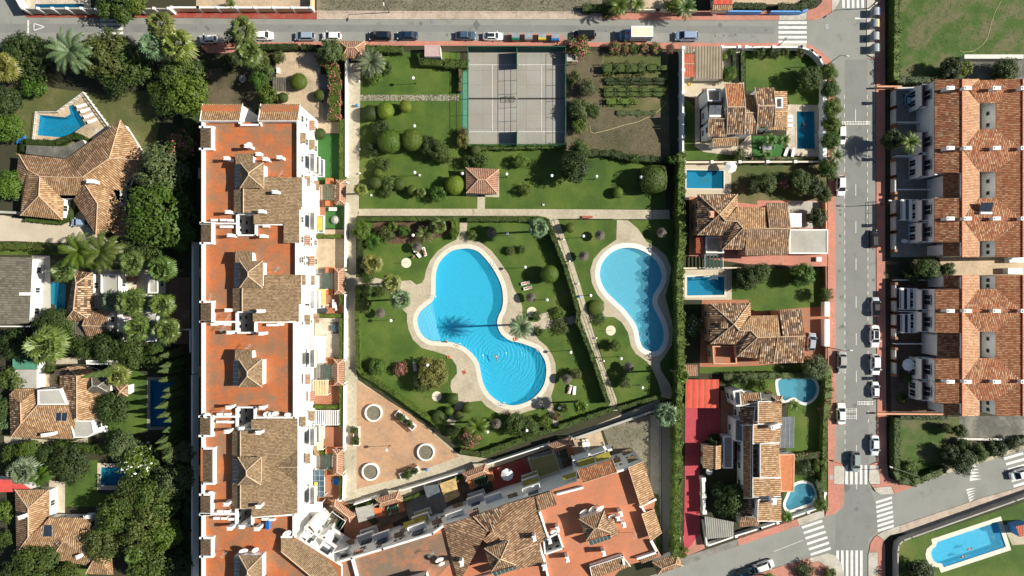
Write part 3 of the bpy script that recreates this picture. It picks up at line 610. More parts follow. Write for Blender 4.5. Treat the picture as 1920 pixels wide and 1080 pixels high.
zone('garden_bed', 'mulch', .04, 'strip of brown mulch behind the corner wall', (1380,1006),(1545,955),(1547,960),(1382,1011))
# right side
zone('lawn', 'clover', .03, 'wide patchy lawn at the top right', (1684,-60),(2100,-60),(2100,108),(1812,106),(1812,145),(1688,150))
zone('patio', 'old_concrete', .035, 'mossy paved path above the terraced houses', (1811,112),(2100,110),(2100,150),(1811,150))
zone('garden_bed', 'soil', .1, 'dark shaded strip of ivy in front of the terraced houses', (1660,-60),(1683,-60),(1687,150),(1660,160))
zone('patio', 'patio_beige', .035, 'tan passage between the two terraced rows', (1760,482),(2100,482),(2100,516),(1770,516))
zone('patio', 'patio_grey', .031, 'row of front yards of the upper terraced houses', (1670,164),(1760,160),(1760,482),(1670,482))
zone('patio', 'patio_brown', .031, 'row of front yards of the lower terraced houses', (1670,520),(1760,520),(1760,778),(1670,778))
zone('lawn', 'clover', .031, 'square lawn below the terraced houses', (1684,782),(1800,782),(1800,830),(1830,845),(1760,880),(1700,905),(1684,890))
zone('patio', 'old_concrete', .032, 'mossy paving below the terraced houses', (1798,780),(2100,780),(2100,822),(1800,822))
zone('lawn', 'dry_soil', .033, 'dry verge above the side street', (1780,826),(2100,824),(2100,790),(1920,832),(1866,852),(1793,873),(1760,884))
zone('lawn', 'lawn', .034, 'bright lawn around the slanted pool at the lower right', (1676,1030),(1690,1016),(1900,948),(2100,880),(2100,1200),(1676,1200))
zone('patio', 'path', .05, 'pale slab beside the end of the slanted pool', (1880,985),(1895,982),(1925,1010),(1925,1020),(1898,1022))
# ---------------------------------------------------------------- buildings
plain('wall_pink', (.62, .33, .20), .85, var=.06); plain('wall_red', (.35, .10, .07), .85)
class House:
    def __init__(s, name, label, cat, x, y, wall='white'):
        s.root = thing(name, label, cat, W(x, y)); s.wm = wall; s.outs = []; s.base = 0; s.nwin = 0
    def skirt(s, out3, inset=.35, wall=None, z0=0, drop=.2):
        """vertical walls under a roof outline given as world points with heights"""
        o = [(p[0], p[1]) for p in out3]; zs = [p[2] for p in out3]
        if area(o) < 0: o = o[::-1]; zs = zs[::-1]
        q = offset(o, -inset)
        b = MB(); n = len(q)
        for i in range(n):
            j = (i+1) % n
            if math.hypot(q[i][0]-q[j][0], q[i][1]-q[j][1]) < .05: continue
            b.face([(*q[i], z0), (*q[j], z0), (*q[j], zs[j]-drop), (*q[i], zs[i]-drop)])
        b.build('wall', wall or s.wm, s.root); s.outs.append((q, zs, z0))
    def roof(s, planes, mat, ridges=(), rmat='ridge', skirt=None, wall=None, z0=0, th=.18, r=.11):
        """planes: lists of (x, y, z) seen from the camera"""
        b = MB()
        for p in planes: b.slab([W(*q) for q in p], th)
        o = b.build('roof', mat, s.root)
        if ridges:
            rb = MB()
            for a, c in ridges:
                A, C = W(*a), W(*c); A.z += .04; C.z += .04; rb.tube(A, C, r, n=6)
            rb.build('ridge_cap', rmat, o)
        if skirt: s.skirt([W(*q) for q in skirt], wall=wall, z0=z0)
        return o
    def hip(s, q, ze, zr, mat, rmat='ridge', k=1., wall=None, z0=0, skirt=True):
        P = [W(a, b, ze) for a, b in q]
        e1 = (P[1]-P[0]).length+(P[2]-P[3]).length; e2 = (P[2]-P[1]).length+(P[3]-P[0]).length
        if e1 < e2: P = P[1:]+P[:1]; e1, e2 = e2, e1
        m0 = (P[3]+P[0])/2; m1 = (P[1]+P[2])/2; L = (m1-m0).length; ins = min(L*.5, e2/4*k); d = (m1-m0).normalized()
        A = m0+d*ins; B = m1-d*ins; A.z = B.z = zr
        b = MB()
        if (A-B).length < .2:
            A = B = (A+B)/2
            for i in range(4): b.slab([P[i], P[(i+1) % 4], A])
        else:
            b.slab([P[0], P[1], B, A]); b.slab([P[2], P[3], A, B]); b.slab([P[1], P[2], B]); b.slab([P[3], P[0], A])
        o = b.build('roof', mat, s.root); rb = MB(); up = Vector((0, 0, .04))
        for a, c in ((P[0], A), (P[3], A), (P[1], B), (P[2], B), (A, B)): rb.tube(a+up, c+up, .11, n=6)
        rb.build('ridge_cap', rmat, o)
        if skirt: s.skirt(P, wall=wall, z0=z0)
        return o
    def gable(s, q, ze, zr, mat, rmat='ridge', axis=0, wall=None, z0=0, off=.5):
        """ridge joins the middles of edges 3-0 and 1-2 (axis 0) or 0-1 and 2-3 (axis 1)"""
        P = [W(a, b, ze) for a, b in q]
        if axis: P = P[1:]+P[:1]
        A = P[0].lerp(P[3], off); B = P[1].lerp(P[2], off); A.z = B.z = zr
        b = MB(); b.slab([P[0], P[1], B, A]); b.slab([P[2], P[3], A, B]); o = b.build('roof', mat, s.root)
        rb = MB(); up = Vector((0, 0, .04)); rb.tube(A+up, B+up, .11, n=6); rb.build('ridge_cap', rmat, o)
        s.skirt([P[0], P[1], B, P[2], P[3], A], wall=wall, z0=z0)
        return o
    def lean(s, q, zl, zh, mat, wall=None, z0=0, skirt=True, trim=None):
        """q: low, low, high, high corners as seen"""
        P = [W(*q[0], zl), W(*q[1], zl), W(*q[2], zh), W(*q[3], zh)]
        b = MB(); b.slab(P); o = b.build('roof', mat, s.root)
        if trim:
            rb = MB(); up = Vector((0, 0, .05))
            for i in (1, 2, 3): rb.tube(P[i]+up, P[(i+1) % 4]+up, .09, n=5)
            rb.build('ridge_cap', trim, o)
        if skirt: s.skirt(P, wall=wall, z0=z0)
        return o
    def flat(s, pts, z, mat, par=.6, wall=None, pmat='white', z0=0, holes=(), pw=.25, name='flat_roof', skirt=True):
        P = ccw(PX(pts, z)); H_ = [PX(h, z) for h in holes]
        b = MB(); b.flat(P, z-.002, H_); b.build(name, mat, s.root)
        if skirt: s.skirt([(p[0], p[1], z) for p in P], inset=.02, wall=wall, z0=z0, drop=.01)
        if par:
            b = MB(); b.prism(P, z-.15, z+par, bottom=True, holes=[offset(P, -pw)]); b.build('parapet', pmat, s.root)
    def strip(s, pts, z, h, w_=.3, mat='white', name='parapet', close=False):
        """low wall along a line; pts seen at height z + h"""
        P = [W(a, b, z+h) for a, b in pts]; b = MB()
        if close: P.append(P[0])
        for A, C in zip(P, P[1:]):
            d = C-A; L = math.hypot(d.x, d.y); b.box((A.x+C.x)/2, (A.y+C.y)/2, z, L+w_*.98, w_, h, math.atan2(d.y, d.x))
        b.build(name, mat, s.root)
    def well(s, q, z, zb, wall='white'):
        """a light well: inner walls, floor and small windows"""
        P = ccw(PX(q, z)); b = MB(); n = len(P)
        for i in range(n):
            a, c = P[i], P[(i+1) % n]; b.face([(*a, z), (*c, z), (*c, zb), (*a, zb)])
        b.build('light_well', wall, s.root)
        b = MB(); b.flat(P, zb); b.build('courtyard_floor', 'patio_grey', s.root)
        for i in range(n):
            a, c = Vector((*P[i], 0)), Vector((*P[(i+1) % n], 0)); d = c-a; L = d.length; d.normalize(); nn = Vector((-d.y, d.x, 0))
            if L < 2.2: continue
            for t in ((.3, .72) if L > 3.5 else (.5,)):
                for zz in (z-2.3, z-5.3):
                    if zz < zb+.5: continue
                    s.window(a+d*L*t, d, nn, zz, .8, 1.1)
    def window(s, p, d, nrm, z, w_, h, fm='frame', gm='glass', name='window'):
        if s.nwin > 96: return
        s.nwin += 1
        b = MB(); ang = math.atan2(d.y, d.x)
        c = p+nrm*.03; b.box(c.x, c.y, z, w_, .08, h, ang, 0)
        for sx in ((-.25, .25) if w_ > .9 else (0,)):
            g = p+nrm*.055; b.box(g.x+d.x*w_*sx, g.y+d.y*w_*sx, z+.07, w_*(.42 if w_ > .9 else .8), .06, h-.14, ang, 1)
        return b.build(name, [fm, gm], s.root)
    def windows(s, floors=(1.0,), step=3.4, w_=1.2, h=1.3, fm='frame', door=True):
        done = False
        for k, (q, zs, z0) in enumerate(s.outs):
            n = len(q)
            for i in range(n):
                j = (i+1) % n; a = Vector((*q[i], 0)); c = Vector((*q[j], 0)); d = c-a; L = d.length
                if L < 2.6: continue
                d.normalize(); nrm = Vector((d.y, -d.x, 0)); m = max(1, int(L/step))
                for t in range(m):
                    p = a+d*(L*(t+.5)/m)
                    for z in floors:
                        if z < z0+.3 or z+h+.3 > min(zs[i], zs[j])-.2: continue
                        pr = p+nrm*.5
                        if any(kk != k and inside((pr.x, pr.y), o[0]) and max(o[1]) > z+.3 for kk, o in enumerate(s.outs)): continue
                        if door and not done and z < 2:
                            done = True; s.window(p, d, nrm, .05, 1.1, 2.1, 'frame_brown', 'wood', 'door')
                        else: s.window(p, d, nrm, z, w_, h, fm)
    def chimney(s, x, y, z, h=1.8, a=.9, b_=.6, rot=0, mat='white', cap=True):
        p = W(x, y, z); b = MB(); b.box(p.x, p.y, z-.6, a, b_, h+.6, rot)
        if cap: b.box(p.x, p.y, z+h, a+.16, b_+.16, .12, rot); b.box(p.x, p.y, z+h+.12, a*.7, b_*.6, .14, rot)
        return b.build('chimney', mat, s.root)
    def skylight(s, pts, mat='glass_blue', n=6, fm='frame'):
        P = [W(*q) for q in pts]; b = MB(); b.slab(P, .1)
        for i in range(n+1):
            t = i/n; b.tube(P[0].lerp(P[1], t)+Vector((0, 0, .03)), P[3].lerp(P[2], t)+Vector((0, 0, .03)), .03, n=4, mi=1)
        return b.build('skylight', [mat, fm], s.root)
def lin(poly, a, za, c, zc, ax=0):
    """heights along one picture axis for a single sloping plane"""
    return [(p[0], p[1], za+(zc-za)*(p[ax]-a)/(c-a)) for p in poly]
def facade(h, A, B, floors, pitch, pat, wall='white', out=1):
    """windows, balconies and tiled canopies along a wall line A-B (world), outward side given by out"""
    A, B = Vector((*A, 0)), Vector((*B, 0)); d = (B-A); L = d.length; d.normalize(); nrm = Vector((d.y, -d.x, 0))*out; ang = math.atan2(d.y, d.x)
    n = int(L/pitch); rnd = random.Random(5)
    for i in range(n):
        p = A+d*(L*(i+.5)/n); row = pat[i % len(pat)]
        for f, z in enumerate(floors):
            k = row[f % len(row)]
            if k == 'w': h.window(p, d, nrm, z+1, 1.15, 1.3)
            elif k == 's':
                h.window(p-d*.6, d, nrm, z+1.3, .7, .9); h.window(p+d*.6, d, nrm, z+1.3, .7, .9)
            elif k in 'cC':
                h.window(p, d, nrm, z+.9, 1.3, 1.3)
                q = p+nrm*.0; b = MB()
                P = [q-d*1.05+Vector((0, 0, z+2.75)), q+d*1.05+Vector((0, 0, z+2.75)), q+d*1.05+nrm*.9+Vector((0, 0, z+2.3)), q-d*1.05+nrm*.9+Vector((0, 0, z+2.3))]
                b.slab(P, .12); b.build('tiled_canopy', 'roof_beige' if k == 'c' else 'roof_gazebo', h.root)
            elif k in 'bBy':
                b = MB(); q = p+nrm*.04; b.box(q.x, q.y, z+.15, pitch*.6, .1, 2.1, ang); b.build('balcony_door', 'glass', h.root)
                b = MB(); q = p+nrm*.75; b.box(q.x, q.y, z-.1, pitch*.94, 1.5, .2, ang)
                q2 = p+nrm*1.45; b.box(q2.x, q2.y, z+.1, pitch*.94, .12, .85, ang)
                for sg in (-1, 1): q3 = p+nrm*.75+d*sg*(pitch*.47-.06); b.box(q3.x, q3.y, z+.1, .12, 1.5, .85, ang)
                b.build('balcony', 'white', h.root)
                if k == 'y':
                    b = MB(); u = Vector((0, 0, 1)); b.slab([p-d*1.5+u*(z+2.75), p+d*1.5+u*(z+2.75), p+d*1.5+nrm*1.6+u*(z+2.2), p-d*1.5+nrm*1.6+u*(z+2.2)], .04)
                    b.build('awning', 'mustard', h.root)

# ---- long apartment block on the left
A = House('apartment_building', 'long white apartment block with terracotta roof terraces and brown tiled attics on the left', 'building', 480, 600)
ZT = 12.6
body = [(377,197),(454,197),(447,229),(486,229),(490,197),(561,197),(560,330),(565,332),(565,392),(560,393),(560,456),(557,457),(557,514),(564,515),(564,570),(560,571),(560,604),(553,605),(553,783),(558,785),(558,963),(552,965),(552,1007),(640,1062),(640,1130),(376,1130)]
wells = [[(444,401),(479,401),(479,441),(444,441)], [(443,585),(478,585),(478,624),(443,624)], [(443,764),(477,764),(477,806),(443,806)], [(442,953),(472,953),(472,987),(442,987)]]
P = ccw(PX(body, ZT)); hw = [PX(q, ZT) for q in wells]
b = MB(); b.prism(P, 0, ZT-.01, top=False, holes=[]); b.build('wall', 'white', A.root)
b = MB(); b.flat(P, ZT, hw); b.build('terrace_floor', 'terrace', A.root)
for q in wells:
    A.well(q, ZT, 2.5); A.strip(q, ZT, .9, .3, close=True)
# parapets and tiled niches along the west edge
niches = [(241,276,376,394),(421,453,377,394.5),(569,600.5,376.5,394.5),(784,814.5,375,393),(844,904,381,397),(930.5,962,376,393),(1012,1041,376.5,393.7)]
for a, c, x0, x1 in niches:
    A.lean([(x0,c),(x0,a),(x1,a),(x1,c)], 12.66, 13.75, 'roof_beige', skirt=False)
    A.strip([(x1+3,a-2),(x1+3,c+2)], ZT, 1.1, .3); A.strip([(x0-1,a-3),(x1+4,a-3)], ZT, 1.0, .4); A.strip([(x0-1,c+3),(x1+4,c+3)], ZT, 1.0, .4)
ys = 228
for a, c, x0, x1 in niches+[(1130,0,0,0)]:
    if a-ys > 8: A.strip([(379.5,ys),(379.5,a-3)], ZT, 1.0, .4)
    ys = c+3
for q in ([(376,227),(449,227)], [(449,234),(487,234)], [(449,227),(449,234)], [(487,227),(487,234)], [(487,227),(559,227)]): A.strip(q, ZT, .9, .35)
A.strip([(376,419),(443,419)], ZT, 1.0); A.strip([(376,603.5),(443,603.5)], ZT, 1.0, .35); A.strip([(479,603.5),(552,603.5)], ZT, 1.0, .35)
A.strip([(376,781.5),(443,781.5)], ZT, 1.0, .35); A.strip([(477,783),(556,783)], ZT, 1.0, .35); A.strip([(376,964),(442,964)], ZT, 1.0, .4); A.strip([(472,970),(552,965)], ZT, 1.0, .35)
A.strip([(479,421),(531,421)], ZT, 1.0)
for q in ([(558,229),(558,330)], [(555,457),(555,514)], [(551,606),(551,783)], [(550,966),(550,1007)], [(550,1007),(528,1007)]): A.strip(q, ZT, 1.0, .35)
# the two northern lean roofs with white gable walls
A.lean([(380,195),(455,195),(449,227),(375,227)], 11.6, 13.9, 'roof_tan', z0=9, trim='white'); A.lean([(489,195),(563,195),(558,227),(484,227)], 11.6, 13.9, 'roof_tan', z0=9, trim='white')
# attics
def attic(west, east, xr, zr, x1, z1, zw=13.9):
    x0 = west[0][0]
    A.roof([lin(west, x0, zw, xr, zr)], 'roof_beige', [((xr, west[0][1], zr), (xr, west[2][1], zr))], 'ridge_light', skirt=lin(west, x0, zw, xr, zr), z0=ZT)
    A.roof([lin(east, xr, zr, x1, z1)], 'roof_beige', skirt=lin(east, xr, zr, x1, z1), z0=ZT)
attic([(438.4,349),(456.5,349),(456.5,399),(438.4,399)], [(456.5,349),(495,349),(497,331),(566,333),(566,388),(561,389),(561,455.6),(531.8,455.6),(531.8,419.6),(475.6,419.6),(475.6,399),(456.5,399)], 456.5, 15.1, 566, 13.2)
attic([(436.3,538),(454.4,538),(454.4,583.5),(436.3,583.5)], [(454.4,538),(496,538),(497,515),(564.4,515),(564.4,570),(560,571),(560,603),(474,603),(474,583.5),(454.4,583.5)], 454.4, 15.1, 564.4, 13.2)
attic([(435,808),(451,808),(451,954),(435,954)], [(451,808),(471.4,808),(471.4,787),(557.7,785),(557.7,963),(472,970),(472,954),(451,954)], 451, 15.1, 557.7, 13.2)
A.roof([[(521,876,13.95),(557.5,876,14.6),(556.5,843,13.2)], [(521,876,13.95),(557.5,876,14.6),(556.5,907,13.2)]], 'roof_beige', [((521,876,13.97),(557.5,876,14.6))], th=.1)
# stair towers
for k, (x0, y0, x1, y1, ex0, ex1, ey) in enumerate([(450,304.6,494,352.8,441.6,474,288), (449,489,492.7,539.8,441,472.5,470), (447,672.7,491.7,726,440.5,472.5,655.5), (446,857,489.5,909.4,0,0,0), (448.4,1042,491.3,1092,0,0,0)]):
    A.hip([(x0,y0),(x1,y0),(x1,y1),(x0,y1)], 15.6, 17.1, 'roof_beige', z0=ZT, rmat='ridge_light')
    if ex0: A.lean([(ex0,ey),(ex1,ey),(ex1,y0+3),(ex0,y0+3)], 14.9, 15.8, 'roof_beige', z0=ZT)
    A.skylight([(x0-10,y0+4,14.3),(x0-10,y1-3,14.3),(x0+1,y1-3,15.3),(x0+1,y0+4,15.3)])
    b = MB(); p = W(x0-9, (y0+y1)/2, 14.2); q = W(x0+8, (y0+y1)/2, 14.2); b.box((p.x+q.x)/2, p.y, ZT, q.x-p.x, 5.2, 1.55); b.build('wall', 'white', A.root)
# corner roof towards the diagonal block
A.roof([[(527,1008,13.6),(556,1008,12.4),(630,1056,12.4),(634,1095,12.8),(600,1095,13.6),(527,1034,14.3)]], 'roof_beige', [((527,1034,14.3),(600,1095,13.7))], 'ridge_light', skirt=[(527,1008,13.6),(556,1008,12.4),(630,1056,12.4),(634,1095,12.8),(600,1095,13.6),(527,1034,14.3)], z0=ZT)
A.strip([(530,1036),(604,1094)], ZT, 1.0, .3)
for x, y, z, h in [(434,301,ZT,2.3),(473,279,ZT,2.6),(489,291,ZT,1.2),(505,302,ZT,2.2),(531,299,ZT,2.2),(521,362,14,1.6),(495,398,14.6,1.5),(437,400,ZT,2.4),(440,443,ZT,2.2),(499,444,ZT,2),(436,581,ZT,2.4),(492,583,14.7,1.5),(439,622,ZT,2.3),(498,624,ZT,2.3),(438,760,ZT,2.4),(498,761,ZT,2),(436,804,ZT,2.6),(490,808,14.6,1.6),(434,938,ZT,2.5),(490,945,14.6,1.6),(469,795,ZT-3,4.4),(441,982,ZT,2.6),(491,983,ZT,2.6),(470,973,ZT-3,4.5)]:
    A.chimney(x, y, z, h, .95, .55)
EX = (597-960)/S
facade(A, (EX, 36.5), (EX, -45.5), (0.3, 3.4, 6.5, 9.4), 4.1, ['wCsw', 'wcwc', 'bbbw', 'cwcs', 'swws', 'ycbw', 'wsCw'], out=-1)

fa, fb = W(553, 1006, ZT), W(622, 1051, ZT); facade(A, (fa.x, fa.y), (fb.x, fb.y), (.3, 3.4, 6.5, 9.4), 3.2, ['bwbb', 'wbsb', 'bbwc'], out=-1)
A.flat([(572,986),(584,980),(596,996),(584,1004)], 9.6, 'terrace', .8); A.flat([(596,1004),(612,1000),(622,1016),(604,1024)], 6.4, 'terrace', .8); A.flat([(566,1000),(580,1008),(574,1016),(562,1008)], 11.6, 'patio_tile', .7)
# ---- diagonal apartment block at the bottom
D = House('apartment_building', 'white apartment block at an angle at the bottom with a big brown tiled roof', 'building', 1000, 1000)
ZD = 11.6
dbody = [(618,1059),(717,1029),(812,998),(831,985),(887,967),(947,945),(1002,928),(1042,916),(1082,902),(1082,881),(1148,861),(1150,885),(1178,877),(1205,866),(1211,880),(1229,937),(1226,954),(1241,998),(1222,1014),(1240,1043),(1168,1062),(1110,1130),(640,1130)]
dwell = [(1020,1013),(1046,1000),(1056,1028),(1022,1040)]
P = ccw(PX(dbody, ZD)); b = MB(); b.prism(P, 0, ZD-.01, top=False); b.build('wall', 'white', D.root)
b = MB(); b.flat(P, ZD, [PX(dwell, ZD)]); b.build('terrace_floor', 'terrace_b', D.root)
b = MB(); b.flat(ccw(PX([(625,1062),(717,1033),(811,1003),(828,1000),(845,1055),(780,1130),(645,1130)], ZD)), ZD+.01); b.build('terrace_floor', 'terrace_old', D.root)
D.well(dwell, ZD, 3); D.strip(dwell, ZD, .9, .3, close=True)
for q in ([(621,1058),(717,1030),(811,1001),(829,988)], [(1046,927),(1092,915)], [(1157,885),(1179,878)], [(1229,937),(1201,950)], [(1205,953),(1214,968)], [(1221,1016),(1232,1036),(1196,1048)], [(1108,1062),(1167,1042),(1170,1058)], [(659,1046),(672,1095)], [(621,1058),(632,1095)], [(1012,961),(1030,1014)], [(1011,1020),(1022,1056),(1030,1095)]): D.strip(q, ZD, .95, .4)
D.roof([[(831,985,ZD+.6),(887,968,ZD+.6),(915,996,13.4),(905,1012,13.9),(860,1095,12.3),(848,1060,12)], [(887,968,12.4),(916,995,13.5),(918,1003,13.8),(947,946,12.6)][:3]+[(915,996,13.5)], [(947,946,ZD+.6),(1003.8,930,ZD+.6),(1011,958,12.2),(1027,1012,12.3),(1012,1018,12.6),(1019,1054,12.4),(968,1069,13.5),(905,1012,13.9),(918,1000,13.8)]], 'roof_brown', [((1008,1019,12.65),(968,1033,13.3)), ((887,968,12.5),(915,996,13.6))], skirt=[(831,985,12.2),(887,968,12.2),(947,946,12.2),(1004,930,12.2),(1027,1012,12.2),(1019,1054,12.2),(968,1069,13),(860,1095,12.2)], z0=ZD)
D.roof([[(887,968,12.3),(947,946,12.9),(926,995,13.9),(917,996,13.8)]], 'roof_mixed')
D.roof([[(915,966,12.6),(947,946,12.5),(925,997,13.9)]], 'roof_tan', [((915,966,12.7),(925,997,13.95))])
D.roof([[(1003,931,12.3),(1037,919,12.3),(1044,947,12.6),(1011,958,12.6)]], 'roof_brown', z0=ZD, skirt=[(1003,931,12.3),(1037,919,12.3),(1044,947,12.6),(1011,958,12.6)])
D.lean([(1148,861),(1082,881),(1091,906),(1157,885)], 12.1, 13.4, 'roof_orange', z0=ZD, trim='ridge')
D.lean([(1206,865),(1228,937),(1201,949),(1178,877)], 11.9, 13.1, 'roof_tan', z0=ZD-3, trim='ridge'); D.lean([(1227,955),(1241,998),(1220,1014),(1203,964)], 11.9, 13.1, 'roof_tan', z0=ZD-3, trim='ridge')
D.lean([(1182,1062),(1112,1090),(1106,1063),(1167,1043)], 11.4, 12.8, 'roof_brown', z0=ZD-3, trim='white'); D.lean([(1236,1045),(1203,1057),(1200,1048),(1232,1038)], 11.2, 12.4, 'roof_brown', z0=ZD-3)
D.hip([(908,1028),(954,1014),(968,1059),(921,1072)], 15.0, 16.4, 'roof_brown', z0=ZD, rmat='ridge_light'); D.hip([(1085,973),(1133,957.5),(1146,999),(1099,1013.5)], 14.4, 15.8, 'roof_brown', z0=ZD, rmat='ridge_light')
D.lean([(1151,973),(1160,1003),(1145,1008),(1138,976)], 13.6, 14.3, 'roof_brown', z0=ZD)
D.hip([(752,1092),(800,1078),(812,1120),(764,1130)], 14.6, 16, 'roof_brown', z0=ZD)
D.skylight([(922,1074,14.6),(968,1061,14.6),(969,1067,13.6),(927,1081,13.6)], 'glass_green'); D.skylight([(1103,1015,14),(1144,1002,14),(1146,1010,13),(1107,1023,13)], 'glass_green')
for x, y, z, h in [(1001,1004,13,1.6),(1044,985,ZD,2.2),(1062,1040,ZD,2.3),(1129,1029,ZD,2.3),(1160,956,ZD,2.4),(1166,976,ZD,2.4),(1019,1056,ZD,2),(866,1050,13,1.7),(1156,968,ZD,1.6),(1030,1010,ZD,1.3)]:
    D.chimney(x, y, z, h, .6, .95, R(15))
nA = W(618, 1059, ZD); nB = W(1082, 903, ZD); o_ = Vector((.16, .99, 0))*.0
facade(D, (nA.x, nA.y), (nB.x-7, nB.y-2.2), (.3, 3.4, 6.4, 8.9), 4.0, ['cwcb', 'bbwC', 'wcbw', 'swcs', 'yywb', 'wsCw'], out=-1)
facade(D, (W(1150, 886, ZD).x, W(1150, 886, ZD).y), (W(1205, 867, ZD).x, W(1205, 867, ZD).y), (.3, 3.4, 6.4), 2.8, ['scs', 'csc'], out=-1)
for q, m_ in (([(1082,865,9.6),(1112,856,9.6),(1116,868,10.4),(1085,878,10.4)], 'mustard'), ([(1116,855,9.6),(1142,846,9.6),(1146,858,10.4),(1119,867,10.4)], 'mustard'), ([(1054,893,9.4),(1082,884,9.4),(1083,892,10.2),(1056,901,10.2)], 'mustard'), ([(756,980,6),(777,974,6),(778,985,7),(757,991,7)], 'mustard')):
    b = MB(); b.slab([W(*p) for p in q], .05); b.build('awning', m_, D.root)
for q in ([(1078,866),(1146,843)], [(1105,852),(1115,875)], [(1133,838),(1143,855)], [(1076,864),(1083,882)]): D.strip(q, 5.5, 3.6, .45)

# ---- terraced rows on the right
Wl = W(376, 230, ZT), W(376, 1040, ZT)
A.nwin = 40; facade(A, (Wl[0].x, Wl[0].y), (Wl[1].x, Wl[1].y), (3.4, 9.4), 6.5, ['ww', 'wc', 'cw'], out=1)
def terrace_row(label, y0, y1, yb, segs, wlist, rlist, bal, xs=1803.5):
    T = House('terraced_house', label, 'building', 1800, (y0+y1)/2)
    zr, ze, zv = 8.6, 6.9, 7.3
    for a, c, x0 in segs:
        x1 = xs-(2 if x0 > 1755 else 0); h_ = 0 if x0 <= 1755 else -.9
        pl = [(x0,a,ze+h_),(x0,c,ze+h_),(x1,c,zr+h_),(x1,a,zr+h_)]; T.roof([pl], 'roof_orange' if segs.index((a, c, x0)) % 2 else 'roof_rust', skirt=pl)
    T.roof([[(xs,y0,zr),(xs,y1,zr),(xs+32.5,y1,zv),(xs+32.5,y0,zv)]], 'roof_orange_lit', [((xs,y0,zr),(xs,y1,zr))], 'ridge_red', skirt=[(xs-1,y0,zr),(xs-1,y1,zr),(xs+32.5,y1,zv),(xs+32.5,y0,zv)])
    T.roof([[(1867.5,y0,zv),(1917,y0,zr),(1917,y1,zr),(1867.5,y1,zv)]], 'roof_orange', [((1917,y0,zr),(1917,y1,zr))], 'ridge_red', skirt=[(1867.5,y0,zv),(1917,y0,zr),(1917,y1,zr),(1867.5,y1,zv)])
    T.roof([[(1917,y0,zr),(1990,y0,6.6),(1990,y1,6.6),(1917,y1,zr)]], 'roof_orange_lit', skirt=[(1917,y0,zr),(1990,y0,6.6),(1990,y1,6.6),(1917,y1,zr)])
    for yr, a, c, xa, xb, z in rlist:
        T.roof([[(xa,yr,z),(xb,yr,z),(1867.5,a,zv+.03),(1835.5,a,zv+.03)], [(xa,yr,z),(1835.5,c,zv+.03),(1867.5,c,zv+.03),(xb,yr,z)]], 'roof_rust', [((xa,yr,z),(xb,yr,z))], 'ridge_red', th=.1)
        for i, x in enumerate((1777, 1809, 1863, 1915)): T.chimney(x-3, yr, (7.9, 8.4, 8.4, 8.4)[i], 1.3, 1.5, .6)
    for a, c in wlist:
        q = [(1835.8,a),(1867.2,a),(1867.2,c),(1835.8,c)]; b = MB(); P_ = ccw(PX(q, 7.2))
        b.flat(P_, 3.2); b.build('courtyard_floor', 'patio_grey', T.root)
        for x in (1835.8, 1867.2):
            T.strip([(x,a),(x,c)], 3.2, 4.0, .12)
        for i, zz in enumerate((4.6,)):
            e = W(1867, 0, 7.2).x-.07; 
            for f in (.3, .75): yy = W(0, a+(c-a)*f, 7.2).y; T.window(Vector((e, yy, 0)), Vector((0, 1, 0)), Vector((-1, 0, 0)), zz, .9, 1)
    FX = W(1752, 0, ze).x+.35
    for a, c in bal:
        ya, yc = W(0, a, 4.6).y, W(0, c, 4.6).y; bx = W(1727, 0, 4.4).x
        b = MB(); b.box((bx+FX)/2, (ya+yc)/2, 3.2, FX-bx, ya-yc, .25)
        b.box(bx+.1, (ya+yc)/2, 3.45, .2, ya-yc, 1.0)
        for yy in (ya-.08, yc+.08): b.box((bx+FX)/2, yy, 3.45, FX-bx, .16, 1.0)
        b.box(bx+.15, (ya+yc)/2, 0, .3, ya-yc, 3.2)
        b.build('balcony', 'white', T.root)
        b = MB(); b.box((bx+FX)/2+.05, (ya+yc)/2, 3.46, FX-bx-.3, ya-yc-.35, .02); b.build('balcony_floor', 'wall_red', T.root)
        T.window(Vector((FX-.3, (ya+yc)/2, 0)), Vector((0, 1, 0)), Vector((-1, 0, 0)), 3.5, 2.2, 2.2)
        for q_ in (.3, .7): T.window(Vector((bx, ya+(yc-ya)*q_, 0)), Vector((0, 1, 0)), Vector((-1, 0, 0)), .5, 1.3, 2.0)
        b = MB(); b.box(FX+.2, (ya+yc)/2, 0, .5, ya-yc, 6.6); b.build('wall', 'white', T.root)
    return T
tiles('roof_orange_lit', [(0, (.46, .24, .125)), (.5, (.56, .32, .18)), (.85, (.64, .42, .27)), (1, (.44, .17, .08))], (.30, .135, .07), .33)  # paler tile for the east slopes, sunlight put into the colour
T1 = terrace_row('upper row of terraced houses with orange tiled roofs at the right edge', 148, 482, 0, [(149,324,1752.5),(325,370,1769),(371,454,1752.5),(455,480,1769)], [(193.4,242),(322,371.6),(452,479)], [(168.5,150,193.4,1818,1895,8.3),(280,242,322,1806,1916,8.6),(411,371.6,452,1806,1916,8.6)], [(157,200),(245,287),(288,331),(373,414),(416,454)])
T2 = terrace_row('lower row of terraced houses with orange tiled roofs at the right edge', 516, 780, 0, [(516,541,1770),(542,624,1753.5),(625,671,1758),(672,756,1753.5),(757,779,1770)], [(518,541.8),(622,671.6),(751,778)], [(582.5,541.8,622,1806,1916,8.6),(714,671.6,751,1806,1916,8.6)], [(542,582),(584,623),(672,713),(715,752)])

